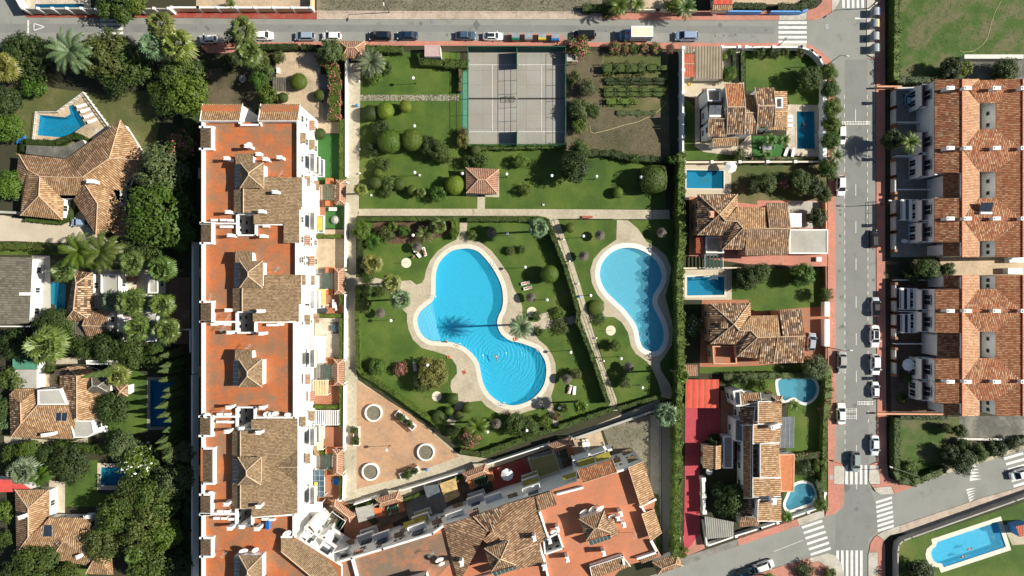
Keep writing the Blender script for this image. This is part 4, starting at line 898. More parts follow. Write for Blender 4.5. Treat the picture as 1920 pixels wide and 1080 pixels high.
# ---- villas
V = House('villa', 'sprawling single storey villa with a tan tiled roof of many slopes at the left', 'house', 150, 350, 'white')
r1, r2, r3, r4, r6 = (205,297,5.4), (155,332,5.2), (132,333,5.0), (75,331,5.0), (52,318,4.5)
h_, p_, q_ = (73,367,5.4), (157,342,5.1), (183,382,5.2)
V.roof([[(35,289,3),(124,298,3),r3,r4,r6], [(124,298,3),(226,225,4.3),r1,r2,r3]], 'roof_brown', [(r1,r2),(r3,r4),(r4,r6),((226,225,4.3),r1),((35,289,3),r6),(r2,r3)], 'ridge')
V.roof([[(226,225,4.3),(252,262,3.1),(269,293,3.1),r1], [r1,(269,293,3.1),(264,314,3.1),(227,357,3.1),(211,356,3.3),p_,r2]], 'roof_tan', [(r1,(264,300,3.6))])
V.roof([[(35,289,3),r6,(50,345,3.3),(29,347,3)], [r6,r4,h_,(38,404,3),(42,350,3.2)]], 'roof_brown', [(r4,h_),(h_,(38,404,3)),(h_,(117,412,3))])
V.roof([[p_,q_,(180,441,3),(138,376,3),(142,366,3.4)]], 'roof_brown', [(p_,q_),(q_,(180,441,3))])
V.roof([[r4,h_,(117,412,3),(119,376,3),(110,366,3.3)], [h_,(38,404,3),(117,412,3)], [r4,(110,366,3.3),(142,366,3.4),p_,r2,r3], [p_,(211,356,3.3),(228,388,3),q_], [q_,(228,388,3),(206,432,3),(180,441,3)]], 'roof_tan')
V.skirt([W(*q) for q in [(35,289,3),(124,298,3),(226,225,3),(269,293,3),(227,357,3),(228,388,3),(206,432,3),(180,441,3),(138,376,3),(119,376,3),(117,412,3),(38,404,3),(42,350,3),(29,347,3)]], inset=.5, drop=.3)
V.windows(); V.chimney(178, 342, 4.9, 1.6, 1.3, .7)
V.roof([[(205,432,2.6),(228,388,2.6),(250,398,2.4),(240,457,2.4)]], 'roof_brown', skirt=[(205,432,2.6),(228,388,2.6),(250,398,2.4),(240,457,2.4)])
V.flat([(50,272),(122,275),(155,262),(160,270),(124,297),(48,288)], 2.3, 'old_concrete', 0, name='flat_roof')
V = House('villa', 'villa with a grey slate roof at the left edge beside the narrow teal pool', 'house', 20, 540)
V.gable([(-40,482),(60,483),(54,606),(-40,610)], 4.2, 6.2, 'thatch_grey', 'grey_cloth', axis=1, off=.55); V.windows(); V.chimney(62, 551, 3.2, 1.5, 3.4, .5)
V = House('villa', 'low villa with a pale mottled tiled roof east of the narrow teal pool', 'house', 150, 560)
V.hip([(139,508),(174,511),(174,602),(121,603)], 3.2, 5.2, 'roof_mixed', 'ridge_light'); V.gable([(160,580),(206,585),(208,637),(166,639)], 3.0, 4.6, 'roof_brown', 'ridge_light')
V.flat([(128,604),(160,603),(169,639),(136,637)], 3.1, 'thatch_grey', 0); V.windows()
V = House('garden_house', 'flat white roofed annex under the tall fan palms', 'house', 240, 560)
V.flat([(190,514),(225,514),(225,550),(190,550)], 3, 'concrete', .25); V.flat([(280,513),(297,513),(297,550),(278,550)], 3, 'concrete', .25); V.flat([(265,553),(297,553),(297,585),(265,585)], 3, 'concrete', .2); V.flat([(267,588),(297,588),(292,640),(272,640)], 3, 'concrete', .2)
V.roof([lin([(175,555),(199,555),(199,579),(175,579)], 555, 2.9, 579, 2.6, 1)], 'corrugated'); V.windows()
for q in ([(221,550),(266,550)], [(221,550),(221,640)], [(221,640),(275,640)], [(221,599),(240,599)]): V.strip(q, 0, 2.4, .25)
V = House('villa', 'patchwork roofed villa with grey flat roofs and a solar panel at the left', 'house', 90, 770)
V.roof([[(17,740,3.2),(38.5,755.6,4.8),(39.6,794,4.8),(20,820,3.2)]], 'roof_mixed', [((38.5,755.6,4.8),(39.6,794,4.8))])
V.roof([[(28,729,3.3),(68,729,3.3),(38.5,755.6,4.8),(17,740,3.2)], [(38.5,755.6,4.8),(68,730,3.4),(70,760,4.2),(39.6,794,4.8)], [(71,760,4.6),(127,760,4.4),(141,790,3.8),(138,823,3),(20,820,3.2),(39.6,794,4.8)]], 'roof_tan', [((39.6,794,4.8),(20,820,3.2)), ((39.6,794,4.8),(71,759,4.5))], skirt=[(17,740,3.2),(28,729,3.2),(68,729,3.2),(71,760,3.2),(127,760,3.2),(141,790,3.2),(138,823,3),(20,820,3)])
V.roof([[(144,706,5),(144,788,5),(127,760,4),(112,735,3.4),(112,692,3.4),(126,688,3.6)]], 'roof_mixed', [((144,706,5),(144,788,5)), ((126,688,3.6),(144,706,5))], 'ridge_light')
V.roof([[(144,706,5),(126,688,3.6),(150,686,3.4),(190,700,3.2),(190,786,3.2),(144,788,5)]], 'roof_tan', skirt=[(112,692,3.2),(126,688,3.2),(150,686,3.2),(190,700,3.2),(190,786,3.2),(144,788,4),(112,735,3.2)])
V.flat([(71,731),(112,729),(126,759),(71,759)], 4.6, 'concrete', .1, z0=0); V.flat([(131,788),(173,788),(178,812),(165,820),(139,821)], 3.4, 'concrete', .15)
V.hip([(158,737),(172,706),(207,708),(206,737)], 3.4, 4.8, 'thatch_grey', 'grey_cloth'); V.hip([(216,722),(240,720),(240,743),(219,746)], 2.9, 3.6, 'roof_brown')
V.skylight([(105,774,4.45),(127,774,4.45),(125,789,4.1),(104,789,4.1)], 'solar', 2); V.chimney(98, 812, 3.4, 1.4, 2.6, .6, .15); V.windows()
V = House('carport', 'carport with pale roof panels beside the green roofed shed', 'carport', 48, 710)
V.flat([(28,693),(69,693),(69,728),(28,728)], 2.6, 'concrete', 0, skirt=True); V.windows()
V = House('shed', 'flat shed with a faded green roof at the left', 'shed', 47, 680); V.flat([(24,664),(70,666),(70,692),(24,692)], 2.5, 'green_panel', .08, pmat='green_panel'); V.windows()
V = House('shed', 'small white flat roofed shed behind the long leaning cypress', 'shed', 190, 678); V.flat([(162,675),(222,676),(220,684),(163,683)], 2.5, 'concrete', .2); V.windows()
V = House('villa', 'villa with a mottled tan tiled roof and two roof windows at the bottom left', 'house', 90, 1000)
V.roof([[(28,918,3.2),(53,953,5),(53,1007,5),(31,1038,3.2)]], 'roof_brown', [((53,953,5),(53,1007,5)), ((28,918,3.2),(53,953,5)), ((31,1038,3.2),(53,1007,5))], 'ridge_light')
V.roof([[(28,918,3.2),(92,918,3.2),(53,953,5)], [(92,918,3.2),(92,970,3.4),(80,985,4.6),(53,1007,5),(53,953,5)], [(31,1038,3.2),(53,1007,5),(108,1009,4.8),(86,1038,3.2)], [(53,1007,5),(80,985,4.6),(92,970,4.2),(168,971,3.4),(168,985,4),(117,1017,5),(108,1009,4.8)]], 'roof_tan', [((92,918,3.2),(53,953,5))], 'ridge_light', skirt=[(28,918,3.2),(92,918,3.2),(92,970,3.2),(168,971,3.2),(168,1000,3.2),(160,1060,3.2),(96,1048,3.2),(86,1038,3.2),(31,1038,3.2)])
V.roof([[(96,1048,3.2),(117,1017,5),(168,985,4.2),(178,1045,4.4),(160,1060,3.2)], [(160,1076,3.2),(178,1045,4.6),(210,1078,3.2)], [(178,1045,4.6),(168,995,3.6),(205,1010,3.2),(212,1078,3.2)]], 'roof_tan', [((117,1017,5),(96,1048,3.2)), ((178,1045,4.6),(160,1076,3.2))])
V.roof([[(86,1038,3.2),(108,1009,4.9),(117,1017,5),(96,1048,3.2)]], 'roof_mixed'); V.skylight([(82,985,4.75),(98,985,4.75),(98,1006,4.95),(80,1006,4.95)], 'solar', 1)
V.chimney(48, 966, 4.8, 1.2, 1.2, .7, .3); V.chimney(155, 1039, 3.8, 1.3, 1.0, .7, .4); V.chimney(170, 966, 3, 1.0, 1.6, .6); V.windows()
V = House('shed', 'open shed with a faded red roof at the bottom left edge', 'shed', 20, 912); V.flat([(-30,899),(36,899),(40,905),(60,918),(28,922),(-30,924)], 2.6, 'red_sheet', 0); V.windows()

V = House('villa', 'white two storey villa with red and brown mottled roofs beside the upright teal pool', 'house', 1395, 220)
for q, zl, zh, m_ in [([(1359,157),(1393,157),(1397,200),(1364,200)], 7.2, 8.4, 'roof_orange'), ([(1415,164),(1450,164),(1454,198),(1421,198)], 6.9, 7.9, 'roof_mixed'), ([(1396,177),(1415,178),(1421,211),(1398,211)], 5.8, 6.9, 'roof_brown')]:
    V.lean(q, zl, zh, m_, trim='ridge_light')
for q, zl, zh, m_ in [([(1363,252),(1396,252),(1397,201),(1364,201)], 6.4, 8.3, 'roof_mixed'), ([(1395,251),(1418,251),(1421,212),(1398,212)], 6, 6.9, 'roof_mixed'), ([(1420,238),(1452,238),(1454,199),(1421,199)], 6.2, 7.9, 'roof_mixed'), ([(1328,256),(1361,256),(1363,223),(1329,222)], 6.2, 7.2, 'roof_mixed'), ([(1336,275),(1383,274),(1383,258),(1336,260)], 3.4, 4.4, 'roof_tan')]:
    V.lean(q, zl, zh, m_, trim='ridge_light')
V.roof([[(1452,171,3.6),(1476,171,3),(1477,240,3),(1453,210,3.8)]], 'roof_tan')
V.roof([[(1476,244,3),(1441,244,3),(1452,215,4),(1462,222,3.8)]], 'roof_tan', [((1453,212,4),(1477,243,3))], skirt=[(1452,171,3),(1476,171,3),(1476,244,3),(1441,244,3),(1441,200,3)])
V.flat([(1323,169),(1350,169),(1350,192),(1325,192)], 5.4, 'patio_grey', .9); V.lean([(1326,192),(1356,192),(1360,222),(1329,222)], 5.6, 6.6, 'roof_brown'); V.flat([(1452,184),(1466,184),(1466,204),(1452,204)], 4.2, 'patio_grey', .6)
V.lean([(1316,166),(1350,166),(1350,170),(1316,170)], 4.8, 5.3, 'roof_brown'); V.windows((.9, 3.9), 3.0)
V = House('garage', 'garage with a corrugated grey roof and a strip of red tiles at the upper right', 'garage', 1325, 115)
V.roof([lin([(1303,87),(1354,87),(1355,148),(1303,148)], 87, 2.9, 148, 2.6, 1)], 'corrugated', skirt=[(1303,87,2.9),(1354,87,2.9),(1355,148,2.6),(1303,148,2.6)]); V.roof([lin([(1279,87),(1300,87),(1300,100),(1279,100)], 87, 2.8, 100, 2.8, 1)], 'corrugated')
V.roof([lin([(1279,101),(1302,101),(1302,144),(1279,144)], 101, 2.9, 144, 2.6, 1)], 'roof_red', [((1279,120,2.85),(1302,120,2.85))], 'ridge_light', skirt=[(1279,101,2.7),(1302,101,2.7),(1302,144,2.6),(1279,144,2.6)]); V.windows()
def brown(label, dx, dy, pts, wall, cat='house'):
    V = House('villa', label, cat, 1400+dx, 420+dy, wall); return V
V = House('villa', 'upper brown villa with a mottled hipped roof below the dolphin pool', 'house', 1390, 425, 'wall_pink')
ze, zr, ap = 5.9, 8.0, (1349,402,8.1)
V.roof([[(1308,364,ze),(1383,364,ze),ap], [(1308,364,ze),ap,(1307,441,ze)], [(1307,441,ze),ap,(1360,414,zr-.1),(1382,415,zr-.1),(1352,442,ze)]], 'roof_mixed', [((1308,364,ze),ap), ((1383,364,ze),ap), ((1307,441,ze),ap), (ap,(1360,414,zr)), ((1360,414,zr),(1382,415,zr)), ((1382,415,zr),(1393,428,zr)), ((1393,428,zr),(1400,428,zr)), ((1393,428,zr),(1354,468,ze))], 'ridge_light', skirt=[(1308,364,ze),(1383,364,ze),(1383,400,ze),(1352,442,ze),(1307,441,ze)])
V.roof([[(1383,364,ze),(1383,388,5.4),(1360,414,zr),ap], [(1360,414,zr),(1383,388,ze),(1434,389,ze),(1437,428,zr-.2),(1393,428,zr),(1382,415,zr)]], 'roof_tan', skirt=[(1383,388,ze),(1434,389,ze),(1437,428,ze),(1393,428,ze)])
V.roof([[(1352,442,ze),(1382,415,zr),(1393,428,zr),(1354,468,ze)], [(1354,468,ze),(1393,428,zr),(1400,428,zr),(1395,468,ze)]], 'roof_mixed', skirt=[(1352,442,ze),(1390,428,ze),(1400,428,ze),(1395,468,ze),(1354,468,ze)])
V.roof([[(1437,380,ze),(1477,380,ze),(1482,428,7.4),(1442,428,7.4)]], 'roof_brown', skirt=[(1437,380,ze),(1477,380,ze),(1482,428,7),(1442,428,7)]); V.roof([[(1399,429,7.4),(1482,428.5,7.4),(1477,479,ze),(1398,479,ze)]], 'roof_brown', [((1399,428.7,7.45),(1482,428.5,7.45))], 'ridge_light', skirt=[(1399,429,7),(1482,428.5,7),(1477,479,ze),(1398,479,ze)])
V.flat([(1322,444),(1350,444),(1356,475),(1322,475)], 3.2, 'stone_tile', .7); V.lean([(1305,475),(1305,444),(1320,444),(1320,475)], 2.9, 3.4, 'roof_red'); V.chimney(1331, 403, 6.8, 1.2, .8, 1.2, mat='wall_pink'); V.windows((.9, 3.6), 3.2)
V.flat([(1480,430),(1552,430),(1552,476),(1479,476)], 3.0, 'concrete', .12)
V = House('villa', 'lower brown villa with a dark mottled hipped roof between the two lawns', 'house', 1410, 625, 'wall_pink')
ap = (1376,608,8.1)
V.roof([[(1332,569,ze),(1406,568,ze),ap], [(1330,569,ze),ap,(1332,645,ze)], [(1332,645,ze),ap,(1386,620,zr-.1),(1408,620,zr-.1),(1379,646,ze)]], 'roof_mixed', [((1332,569,ze),ap), ((1406,568,ze),ap), ((1332,645,ze),ap), (ap,(1386,620,zr)), ((1386,620,zr),(1408,620,zr)), ((1408,620,zr),(1420,633,zr)), ((1420,633,zr),(1427,633,zr)), ((1420,633,zr),(1381,669,ze))], 'ridge_light', skirt=[(1332,569,ze),(1406,568,ze),(1406,600,ze),(1379,646,ze),(1332,645,ze)])
V.roof([[(1407,568,ze),(1408,592,5.4),(1386,620,zr),ap], [(1386,620,zr),(1408,592,ze),(1458,591,ze),(1464,632,zr-.2),(1420,632,zr),(1408,620,zr)]], 'roof_tan', skirt=[(1408,592,ze),(1458,591,ze),(1464,632,ze),(1420,632,ze)])
V.roof([[(1379,646,ze),(1408,620,zr),(1420,633,zr),(1381,669,ze)], [(1381,669,ze),(1420,633,zr),(1427,633,zr),(1421,672,ze)]], 'roof_mixed', skirt=[(1379,646,ze),(1415,633,ze),(1427,633,ze),(1421,672,ze),(1381,669,ze)])
V.roof([[(1461,581,ze),(1502,580,ze),(1510,630,7.4),(1468,632,7.4)], [(1427,633,7.4),(1510,630.5,7.4),(1507,680,ze),(1424,682,ze)]], 'roof_mixed', [((1427,632.5,7.45),(1510,630,7.45)), ((1458,633,7.4),(1450,681,ze))], 'ridge', skirt=[(1461,581,ze),(1502,580,ze),(1510,630,ze),(1507,680,ze),(1424,682,ze),(1427,633,ze),(1468,632,ze)])
V.flat([(1334,648),(1378,648),(1380,682),(1336,682)], 3.3, 'patio_tile', .7, pmat='wall_pink'); V.chimney(1355, 610, 6.9, 1.2, 1.4, .9, mat='roof_brown'); V.windows((.9, 3.6), 3.2)
V = House('villa', 'long narrow villa with stepped tan and dark tiled roofs left of the kidney pool', 'house', 1430, 860)
for q, zl, zh, m_ in [([(1387,736),(1425,736),(1427,752),(1389,761)], 6.0, 6.6, 'roof_brown'), ([(1388,797),(1388,762),(1416,762),(1412,797)], 5.4, 6.6, 'roof_mixed'), ([(1466,795),(1466,753),(1421,753),(1421,795)], 6.6, 7.6, 'roof_tan'), ([(1465,806),(1455,829),(1411,832),(1412,797)][:0] or [(1462,829),(1466,796),(1412,796),(1411,832)], 6.3, 7.2, 'roof_tan'), ([(1394,934),(1394,797),(1411,797),(1411,934)], 5.0, 6.4, 'roof_brown'), ([(1461,895),(1461,832),(1425,832),(1425,895)], 6.8, 7.8, 'roof_tan'), ([(1424,833),(1411,833),(1411,895),(1424,895)][:0] or [(1412,895),(1412,833),(1424,833),(1424,895)], 5.2, 6.2, 'roof_mixed'), ([(1464,931),(1464,896),(1411,896),(1411,932)], 6.5, 7.3, 'roof_tan'), ([(1465,977),(1465,935),(1421,937),(1420,977)], 6.4, 7.4, 'roof_tan')]:
    V.lean(q, zl, zh, m_, trim='white')
V.lean([(1386,988),(1424,986),(1425,973),(1389,969)], 2.9, 3.8, 'roof_brown'); V.lean([(1388,968),(1388,932),(1411,934),(1411,968)], 4.0, 5.0, 'roof_mixed')
V.hip([(1446,742),(1467,742),(1467,756),(1446,756)], 6.8, 7.6, 'roof_brown'); V.flat([(1376,785),(1393,785),(1393,828),(1376,826)], 4.2, 'patio_grey', .6); V.flat([(1374,733),(1390,730),(1400,738),(1388,742),(1389,762),(1380,762)], 5.6, 'concrete', .1)
V.flat([(1460,852),(1490,851),(1489,922),(1464,922)], 3.2, 'orange_panel', .06, pmat='wall_pink'); V.skylight([(1465,782,3.3),(1489,781,3.1),(1488,840,3.1),(1462,840,3.3)], 'solar_grey', 3); V.chimney(1448, 797, 7, 1.6, 1.8, .8, .3); V.chimney(1446, 936, 7.2, 1.4, .9, 1.2); V.windows((.9, 3.5), 3.2)
V = House('garden_house', 'small outbuilding with a mottled gable roof beside the crimson driveway', 'house', 1335, 855); V.gable([(1318,834),(1354,834),(1353,878),(1318,878)], 2.9, 3.9, 'roof_tan', 'ridge_light', axis=1, off=.4); V.flat([(1356,818),(1374,818),(1374,878),(1356,878)], 2.6, 'patio_grey', .2); V.windows()
V = House('carport', 'carport with a bright red corrugated roof', 'carport', 1316, 740); V.roof([lin([(1286,711.5),(1348,711.5),(1348,765),(1285,765)], 711, 2.8, 765, 2.5, 1)], 'red_corrugated') if False else None
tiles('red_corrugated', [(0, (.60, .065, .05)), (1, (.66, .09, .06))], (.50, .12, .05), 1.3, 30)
V.roof([lin([(1286,711.5),(1348,711.5),(1348,765),(1285,765)], 711, 2.8, 765, 2.5, 1)], 'red_corrugated')
b = MB()
for x, y in ((1288,714),(1346,714),(1346,762),(1288,762)): p = W(x, y, 2.6); b.box(p.x, p.y, 0, .15, .15, 2.5)
b.build('post', 'steel', V.root)
V = House('carport', 'carport with a weathered white corrugated roof at the bottom of the corner plot', 'carport', 1350, 990); V.roof([[(1321,968,2.7),(1376,979,2.7),(1376,1006,2.5),(1325,1011,2.5)]], 'slats')
V = House('pavilion', 'low hipped tile roof of the entrance pavilion beside the bottom driveway', 'pavilion', 1255, 1050); V.hip([(1223,1054),(1272,1037),(1281,1061),(1232,1078)], 2.8, 3.9, 'roof_brown', wall='white')
V = House('garden_house', 'small brick striped shed roof at the corner of the lower brown villa', 'shed', 1295, 695); V.lean([(1283,705),(1308,705),(1308,684),(1283,684)], 2.3, 2.7, 'roof_gazebo')
# gazebo, gatehouse, kiosk
V = House('gazebo', 'square gazebo with a striped pinkish tiled roof on the upper lawn', 'gazebo', 905, 340)
V.hip([(873,314),(936,317),(933,364),(874,362)], 2.9, 4.3, 'roof_gazebo', 'ridge', skirt=False)
b = MB()
for x, y in ((877,318),(932,320),(929,360),(877,358),(904,359),(904,319)): p = W(x, y, 2.8); b.box(p.x, p.y, .05, .3, .3, 2.8)
b.build('post', 'white', V.root)
V = House('gatehouse', 'tiled entrance gatehouse over the path at the top street', 'gatehouse', 662, 95); V.hip([(634,77),(684,77),(684,109),(640,109)], 2.9, 4.0, 'roof_gazebo', 'ridge', skirt=False)
b = MB()
for x, y in ((646,80),(681,80),(681,106),(646,106)): p = W(x, y, 2.8); b.box(p.x, p.y, 0, .5, .5, 2.8)
b.build('post', 'white', V.root)
V = House('kiosk', 'small utility hut with a flat pink roof beside the tennis court', 'hut', 810, 97); V.flat([(796,84.5),(825,84.5),(827,106),(796,106)], 2.5, 'pink_roof', .05, pmat='pink_roof'); V.windows()
# houses at the top edge, mostly outside the picture
V = House('villa', 'red roofed house above the blue garden wall at the top', 'house', 1355, -10, 'cream'); V.lean([(1338,8),(1373,8),(1373,-30),(1338,-30)], 3, 4.2, 'red_corrugated'); V.lean([(1336,19),(1374,19),(1374,9),(1336,9)], 2.8, 3.2, 'roof_tan'); V.windows()
V = House('garden_house', 'brick red roof of the pool house at the end of the slanted pool', 'house', 1910, 995); V.flat([(1905,987),(1930,982),(1935,1002),(1912,1007)], 2.6, 'roof_red', 0, wall='blue_wall'); V.windows()
# ---------------------------------------------------------------- plants
def leafmesh(name, pts, size, aspect=.55, mats=('leaf',), fl=0, up=.35, rnd=None):
    """pts: list of (position, outward normal); every entry becomes one leaf-sized quad"""
    rnd = rnd or random.Random(1); v = []; f = []; mi = []
    for p, n in pts:
        n = Vector(n)+Vector((rnd.gauss(0, .55), rnd.gauss(0, .55), rnd.gauss(0, .55)+up))
        if n.length < .1: n = Vector((0, 0, 1))
        n.normalize(); x = n.orthogonal().normalized(); a = rnd.uniform(0, 6.28)
        x = x*math.cos(a)+n.cross(x)*math.sin(a); y = n.cross(x); s = size*rnd.uniform(.6, 1.35); p = Vector(p)
        i = len(v); v += [p-x*s, p+y*s*aspect-n*s*.1, p+x*s, p-y*s*aspect-n*s*.1]; f.append((i, i+1, i+2, i+3)); mi.append(1 if fl and rnd.random() < fl else 0)
    me = bpy.data.meshes.new(name); me.from_pydata([tuple(q) for q in v], [], f)
    for m in mats: me.materials.append(MATS[m])
    me.polygons.foreach_set('material_index', mi); me.update(); return me
def sph(rnd):
    while 1:
        p = Vector((rnd.uniform(-1, 1), rnd.uniform(-1, 1), rnd.uniform(-1, 1)))
        if .05 < p.length <= 1: return p
def crown_pts(seed, nclump, per, cr, flat=0):
    rnd = random.Random(seed); out = []
    for i in range(nclump):
        d = sph(rnd).normalized(); rr = rnd.choice((rnd.uniform(.62, .86), rnd.uniform(.35, .8))); c = d*rr
        if c.z < -.45: c.z *= .4
        k = cr*rnd.uniform(.65, 1.3)
        for j in range(per):
            q = sph(rnd).normalized(); q.z = q.z*.8+.15
            out.append((c+q*k*rnd.uniform(.75, 1.05), q+d*.5))
    return out
def append_core(me, r, seg=10, mat=1, lump=0, z=0):
    import bmesh
    bm = bmesh.new(); bm.from_mesh(me); n0 = len(bm.faces)
    g = bmesh.ops.create_icosphere(bm, subdivisions=3, radius=r)
    for v in g['verts']: v.co.z += z
    bm.to_mesh(me); bm.free()
CROWN = {}
CROWN['round'] = [leafmesh('crown', crown_pts(s, 90, 72, .25), .055, rnd=random.Random(s)) for s in (1, 2, 3)]
CROWN['airy'] = [leafmesh('crown', crown_pts(s, 85, 50, .21), .05, rnd=random.Random(s)) for s in (4, 5)]
CROWN['bush'] = [leafmesh('crown', crown_pts(s, 55, 40, .27), .075, rnd=random.Random(s)) for s in (6, 7)]
CROWN['rose'] = [leafmesh('crown', crown_pts(8, 55, 40, .27), .075, mats=('leaf', 'flower_pink'), fl=.16)]
CROWN['whiterose'] = [leafmesh('crown', crown_pts(9, 65, 44, .25), .07, mats=('leaf', 'flower_white'), fl=.05)]
def ball_pts(seed, n, lump=.03, cube=False):
    rnd = random.Random(seed); out = []
    for i in range(n):
        d = sph(rnd).normalized()
        if cube: m = max(abs(d.x), abs(d.y), abs(d.z)); p = d/m*.5+d*.5; p *= .95
        else: p = d.copy()
        out.append((p*(1-abs(rnd.gauss(0, lump))), d*2))
    return out
CROWN['ball'] = [leafmesh('crown', ball_pts(s, 3400), .05, up=.2, rnd=random.Random(s)) for s in (11, 12)]
CROWN['cube'] = [leafmesh('crown', ball_pts(13, 4200, .05, True), .048, up=.2)]
for k in ('ball', 'cube'):
    for me in CROWN[k]: append_core(me, .9)
def cyp(seed):
    rnd = random.Random(seed); out = []
    for i in range(4200):
        t = rnd.random()**.8; a = rnd.uniform(0, 6.283); r = (1-t)**.75*(.9+.16*math.sin(a*3+seed)+.12*math.sin(t*40+a*2))*(.75+.25*rnd.random())*min(1, .5+t*6)
        r *= 1+.25*math.sin(a*5+t*9); out.append(((r*math.cos(a), r*math.sin(a), t*2-1), (math.cos(a), math.sin(a), .9)))
    return out
CROWN['cypress'] = [leafmesh('crown', cyp(s), .10, .4, up=.9) for s in (21, 22)]
def fan_palm(seed, n=34, fans=11):
    rnd = random.Random(seed); v = []; f = []
    def quad(a, b, c, d): i = len(v); v.extend([a, b, c, d]); f.append((i, i+1, i+2, i+3))
    for i in range(n):
        az = i*2.399+rnd.uniform(-.25, .25); el = R(75)-R(112)*((i+.5)/n)**.85+rnd.uniform(-.1, .1); L = rnd.uniform(.85, 1.05)
        o = Vector((math.cos(az)*math.cos(el), math.sin(az)*math.cos(el), math.sin(el))); side = Vector((-math.sin(az), math.cos(az), 0)); nn = side.cross(o)*-1
        base = o*.42*L; quad(side*.012, base+side*.01, base-side*.01, -side*.012)
        for j in range(fans):
            th = R(-82)+R(164)*j/(fans-1)+rnd.uniform(-.05, .05); dr = (o*math.cos(th)+side*math.sin(th)); ln = L*(.60-.18*abs(th)/1.4)
            w_ = .058*L; x = dr.cross(nn).normalized(); mid = base+dr*ln*.62; tip = base+dr*ln-Vector((0, 0, .10+.12*rnd.random()))
            quad(base, mid+x*w_, tip, mid-x*w_)
    me = bpy.data.meshes.new('crown'); me.from_pydata([tuple(q) for q in v], [], f); me.materials.append(MATS['palm_leaf']); me.update(); return me
def feather_palm(seed, n=26, wd=.17):
    rnd = random.Random(seed); v = []; f = []
    def quad(a, b, c, d): i = len(v); v.extend([a, b, c, d]); f.append((i, i+1, i+2, i+3))
    for i in range(n):
        az = i*2.399+rnd.uniform(-.2, .2); e0 = R(72)-R(75)*((i+.5)/n); L = rnd.uniform(.85, 1.08); p = Vector((0, 0, 0)); k = 12
        side = Vector((-math.sin(az), math.cos(az), 0)); h = Vector((math.cos(az), math.sin(az), 0))
        for j in range(k):
            e = e0-R(85)*(j/k)**1.3; d = h*math.cos(e)+Vector((0, 0, math.sin(e))); q = p+d*L*1.25/k; nn = d.cross(side)
            quad(p+side*.012, q+side*.01, q-side*.01, p-side*.012)
            if j > 0:
                ll = wd*math.sin(math.pi*min(1, (j+.8)/(k+.5)))**.6+.03
                for sg in (-1, 1):
                    for m in (0, .5):
                        b0 = p+(q-p)*m; tip = b0+side*sg*ll+d*ll*.75+Vector((0, 0, -.03-.03*rnd.random())); w2 = d*.03
                        quad(b0, b0+w2, tip+w2*.2, b0+(tip-b0)*.5-w2*.6)
            p = q
    me = bpy.data.meshes.new('crown'); me.from_pydata([tuple(q) for q in v], [], f); me.materials.append(MATS['palm_leaf']); me.update(); return me
CROWN['fan'] = [fan_palm(s) for s in (31, 32, 33)]; CROWN['feather'] = [feather_palm(s) for s in (41, 42)]
CROWN['date'] = [feather_palm(43, 40, .14)]
def trunk_mesh(kind):
    b = MB(); rnd = random.Random(3)
    if kind == 'palm':
        for i in range(8): b.tube((0, 0, i/8), (0, 0, (i+1)/8), 1.12-.04*i, .92-.04*i, 8)
    elif kind == 'stem': b.tube((0, 0, 0), (0, 0, 1), 1, .7, 6)
    else:
        b.tube((0, 0, 0), (.3, .1, .55), 1.2, .8, 7)
        for i in range(5):
            a = i*1.3; b.tube((.3, .1, .5), (.3+5*math.cos(a), .1+5*math.sin(a), .8+.05*i), .6, .25, 5)
        b.tube((.3, .1, .55), (0, 0, 1), .7, .4, 6)
    o = b.build('trunk', {'palm': 'palm_bark', 'stem': 'stem'}.get(kind, 'tree_bark')); me = o.data; bpy.data.objects.remove(o); return me
TRUNK = {k: trunk_mesh(k) for k in ('palm', 'stem', 'tree')}
COL = dict(dk=(.042, .068, .012), md=(.072, .110, .016), br=(.11, .165, .016), vb=(.07, .145, .012), lime=(.20, .25, .02), ol=(.10, .13, .026), gy=(.12, .15, .06), bl=(.17, .23, .14), yl=(.22, .21, .05), pf=(.18, .21, .055), pg=(.12, .17, .04), cy=(.11, .155, .045), br2=(.16, .125, .055))
NM = {'fan': 'palm_tree', 'feather': 'palm_tree', 'date': 'palm_tree', 'round': 'tree', 'airy': 'tree', 'bush': 'shrub', 'rose': 'flowering_shrub', 'whiterose': 'flowering_shrub', 'ball': 'clipped_shrub', 'cube': 'clipped_shrub', 'cypress': 'cypress_tree'}
CAT = {'fan': 'palm tree', 'feather': 'palm tree', 'date': 'palm tree', 'round': 'tree', 'airy': 'tree', 'bush': 'shrub', 'rose': 'shrub', 'whiterose': 'shrub', 'ball': 'shrub', 'cube': 'shrub', 'cypress': 'cypress'}
cnt = [0]
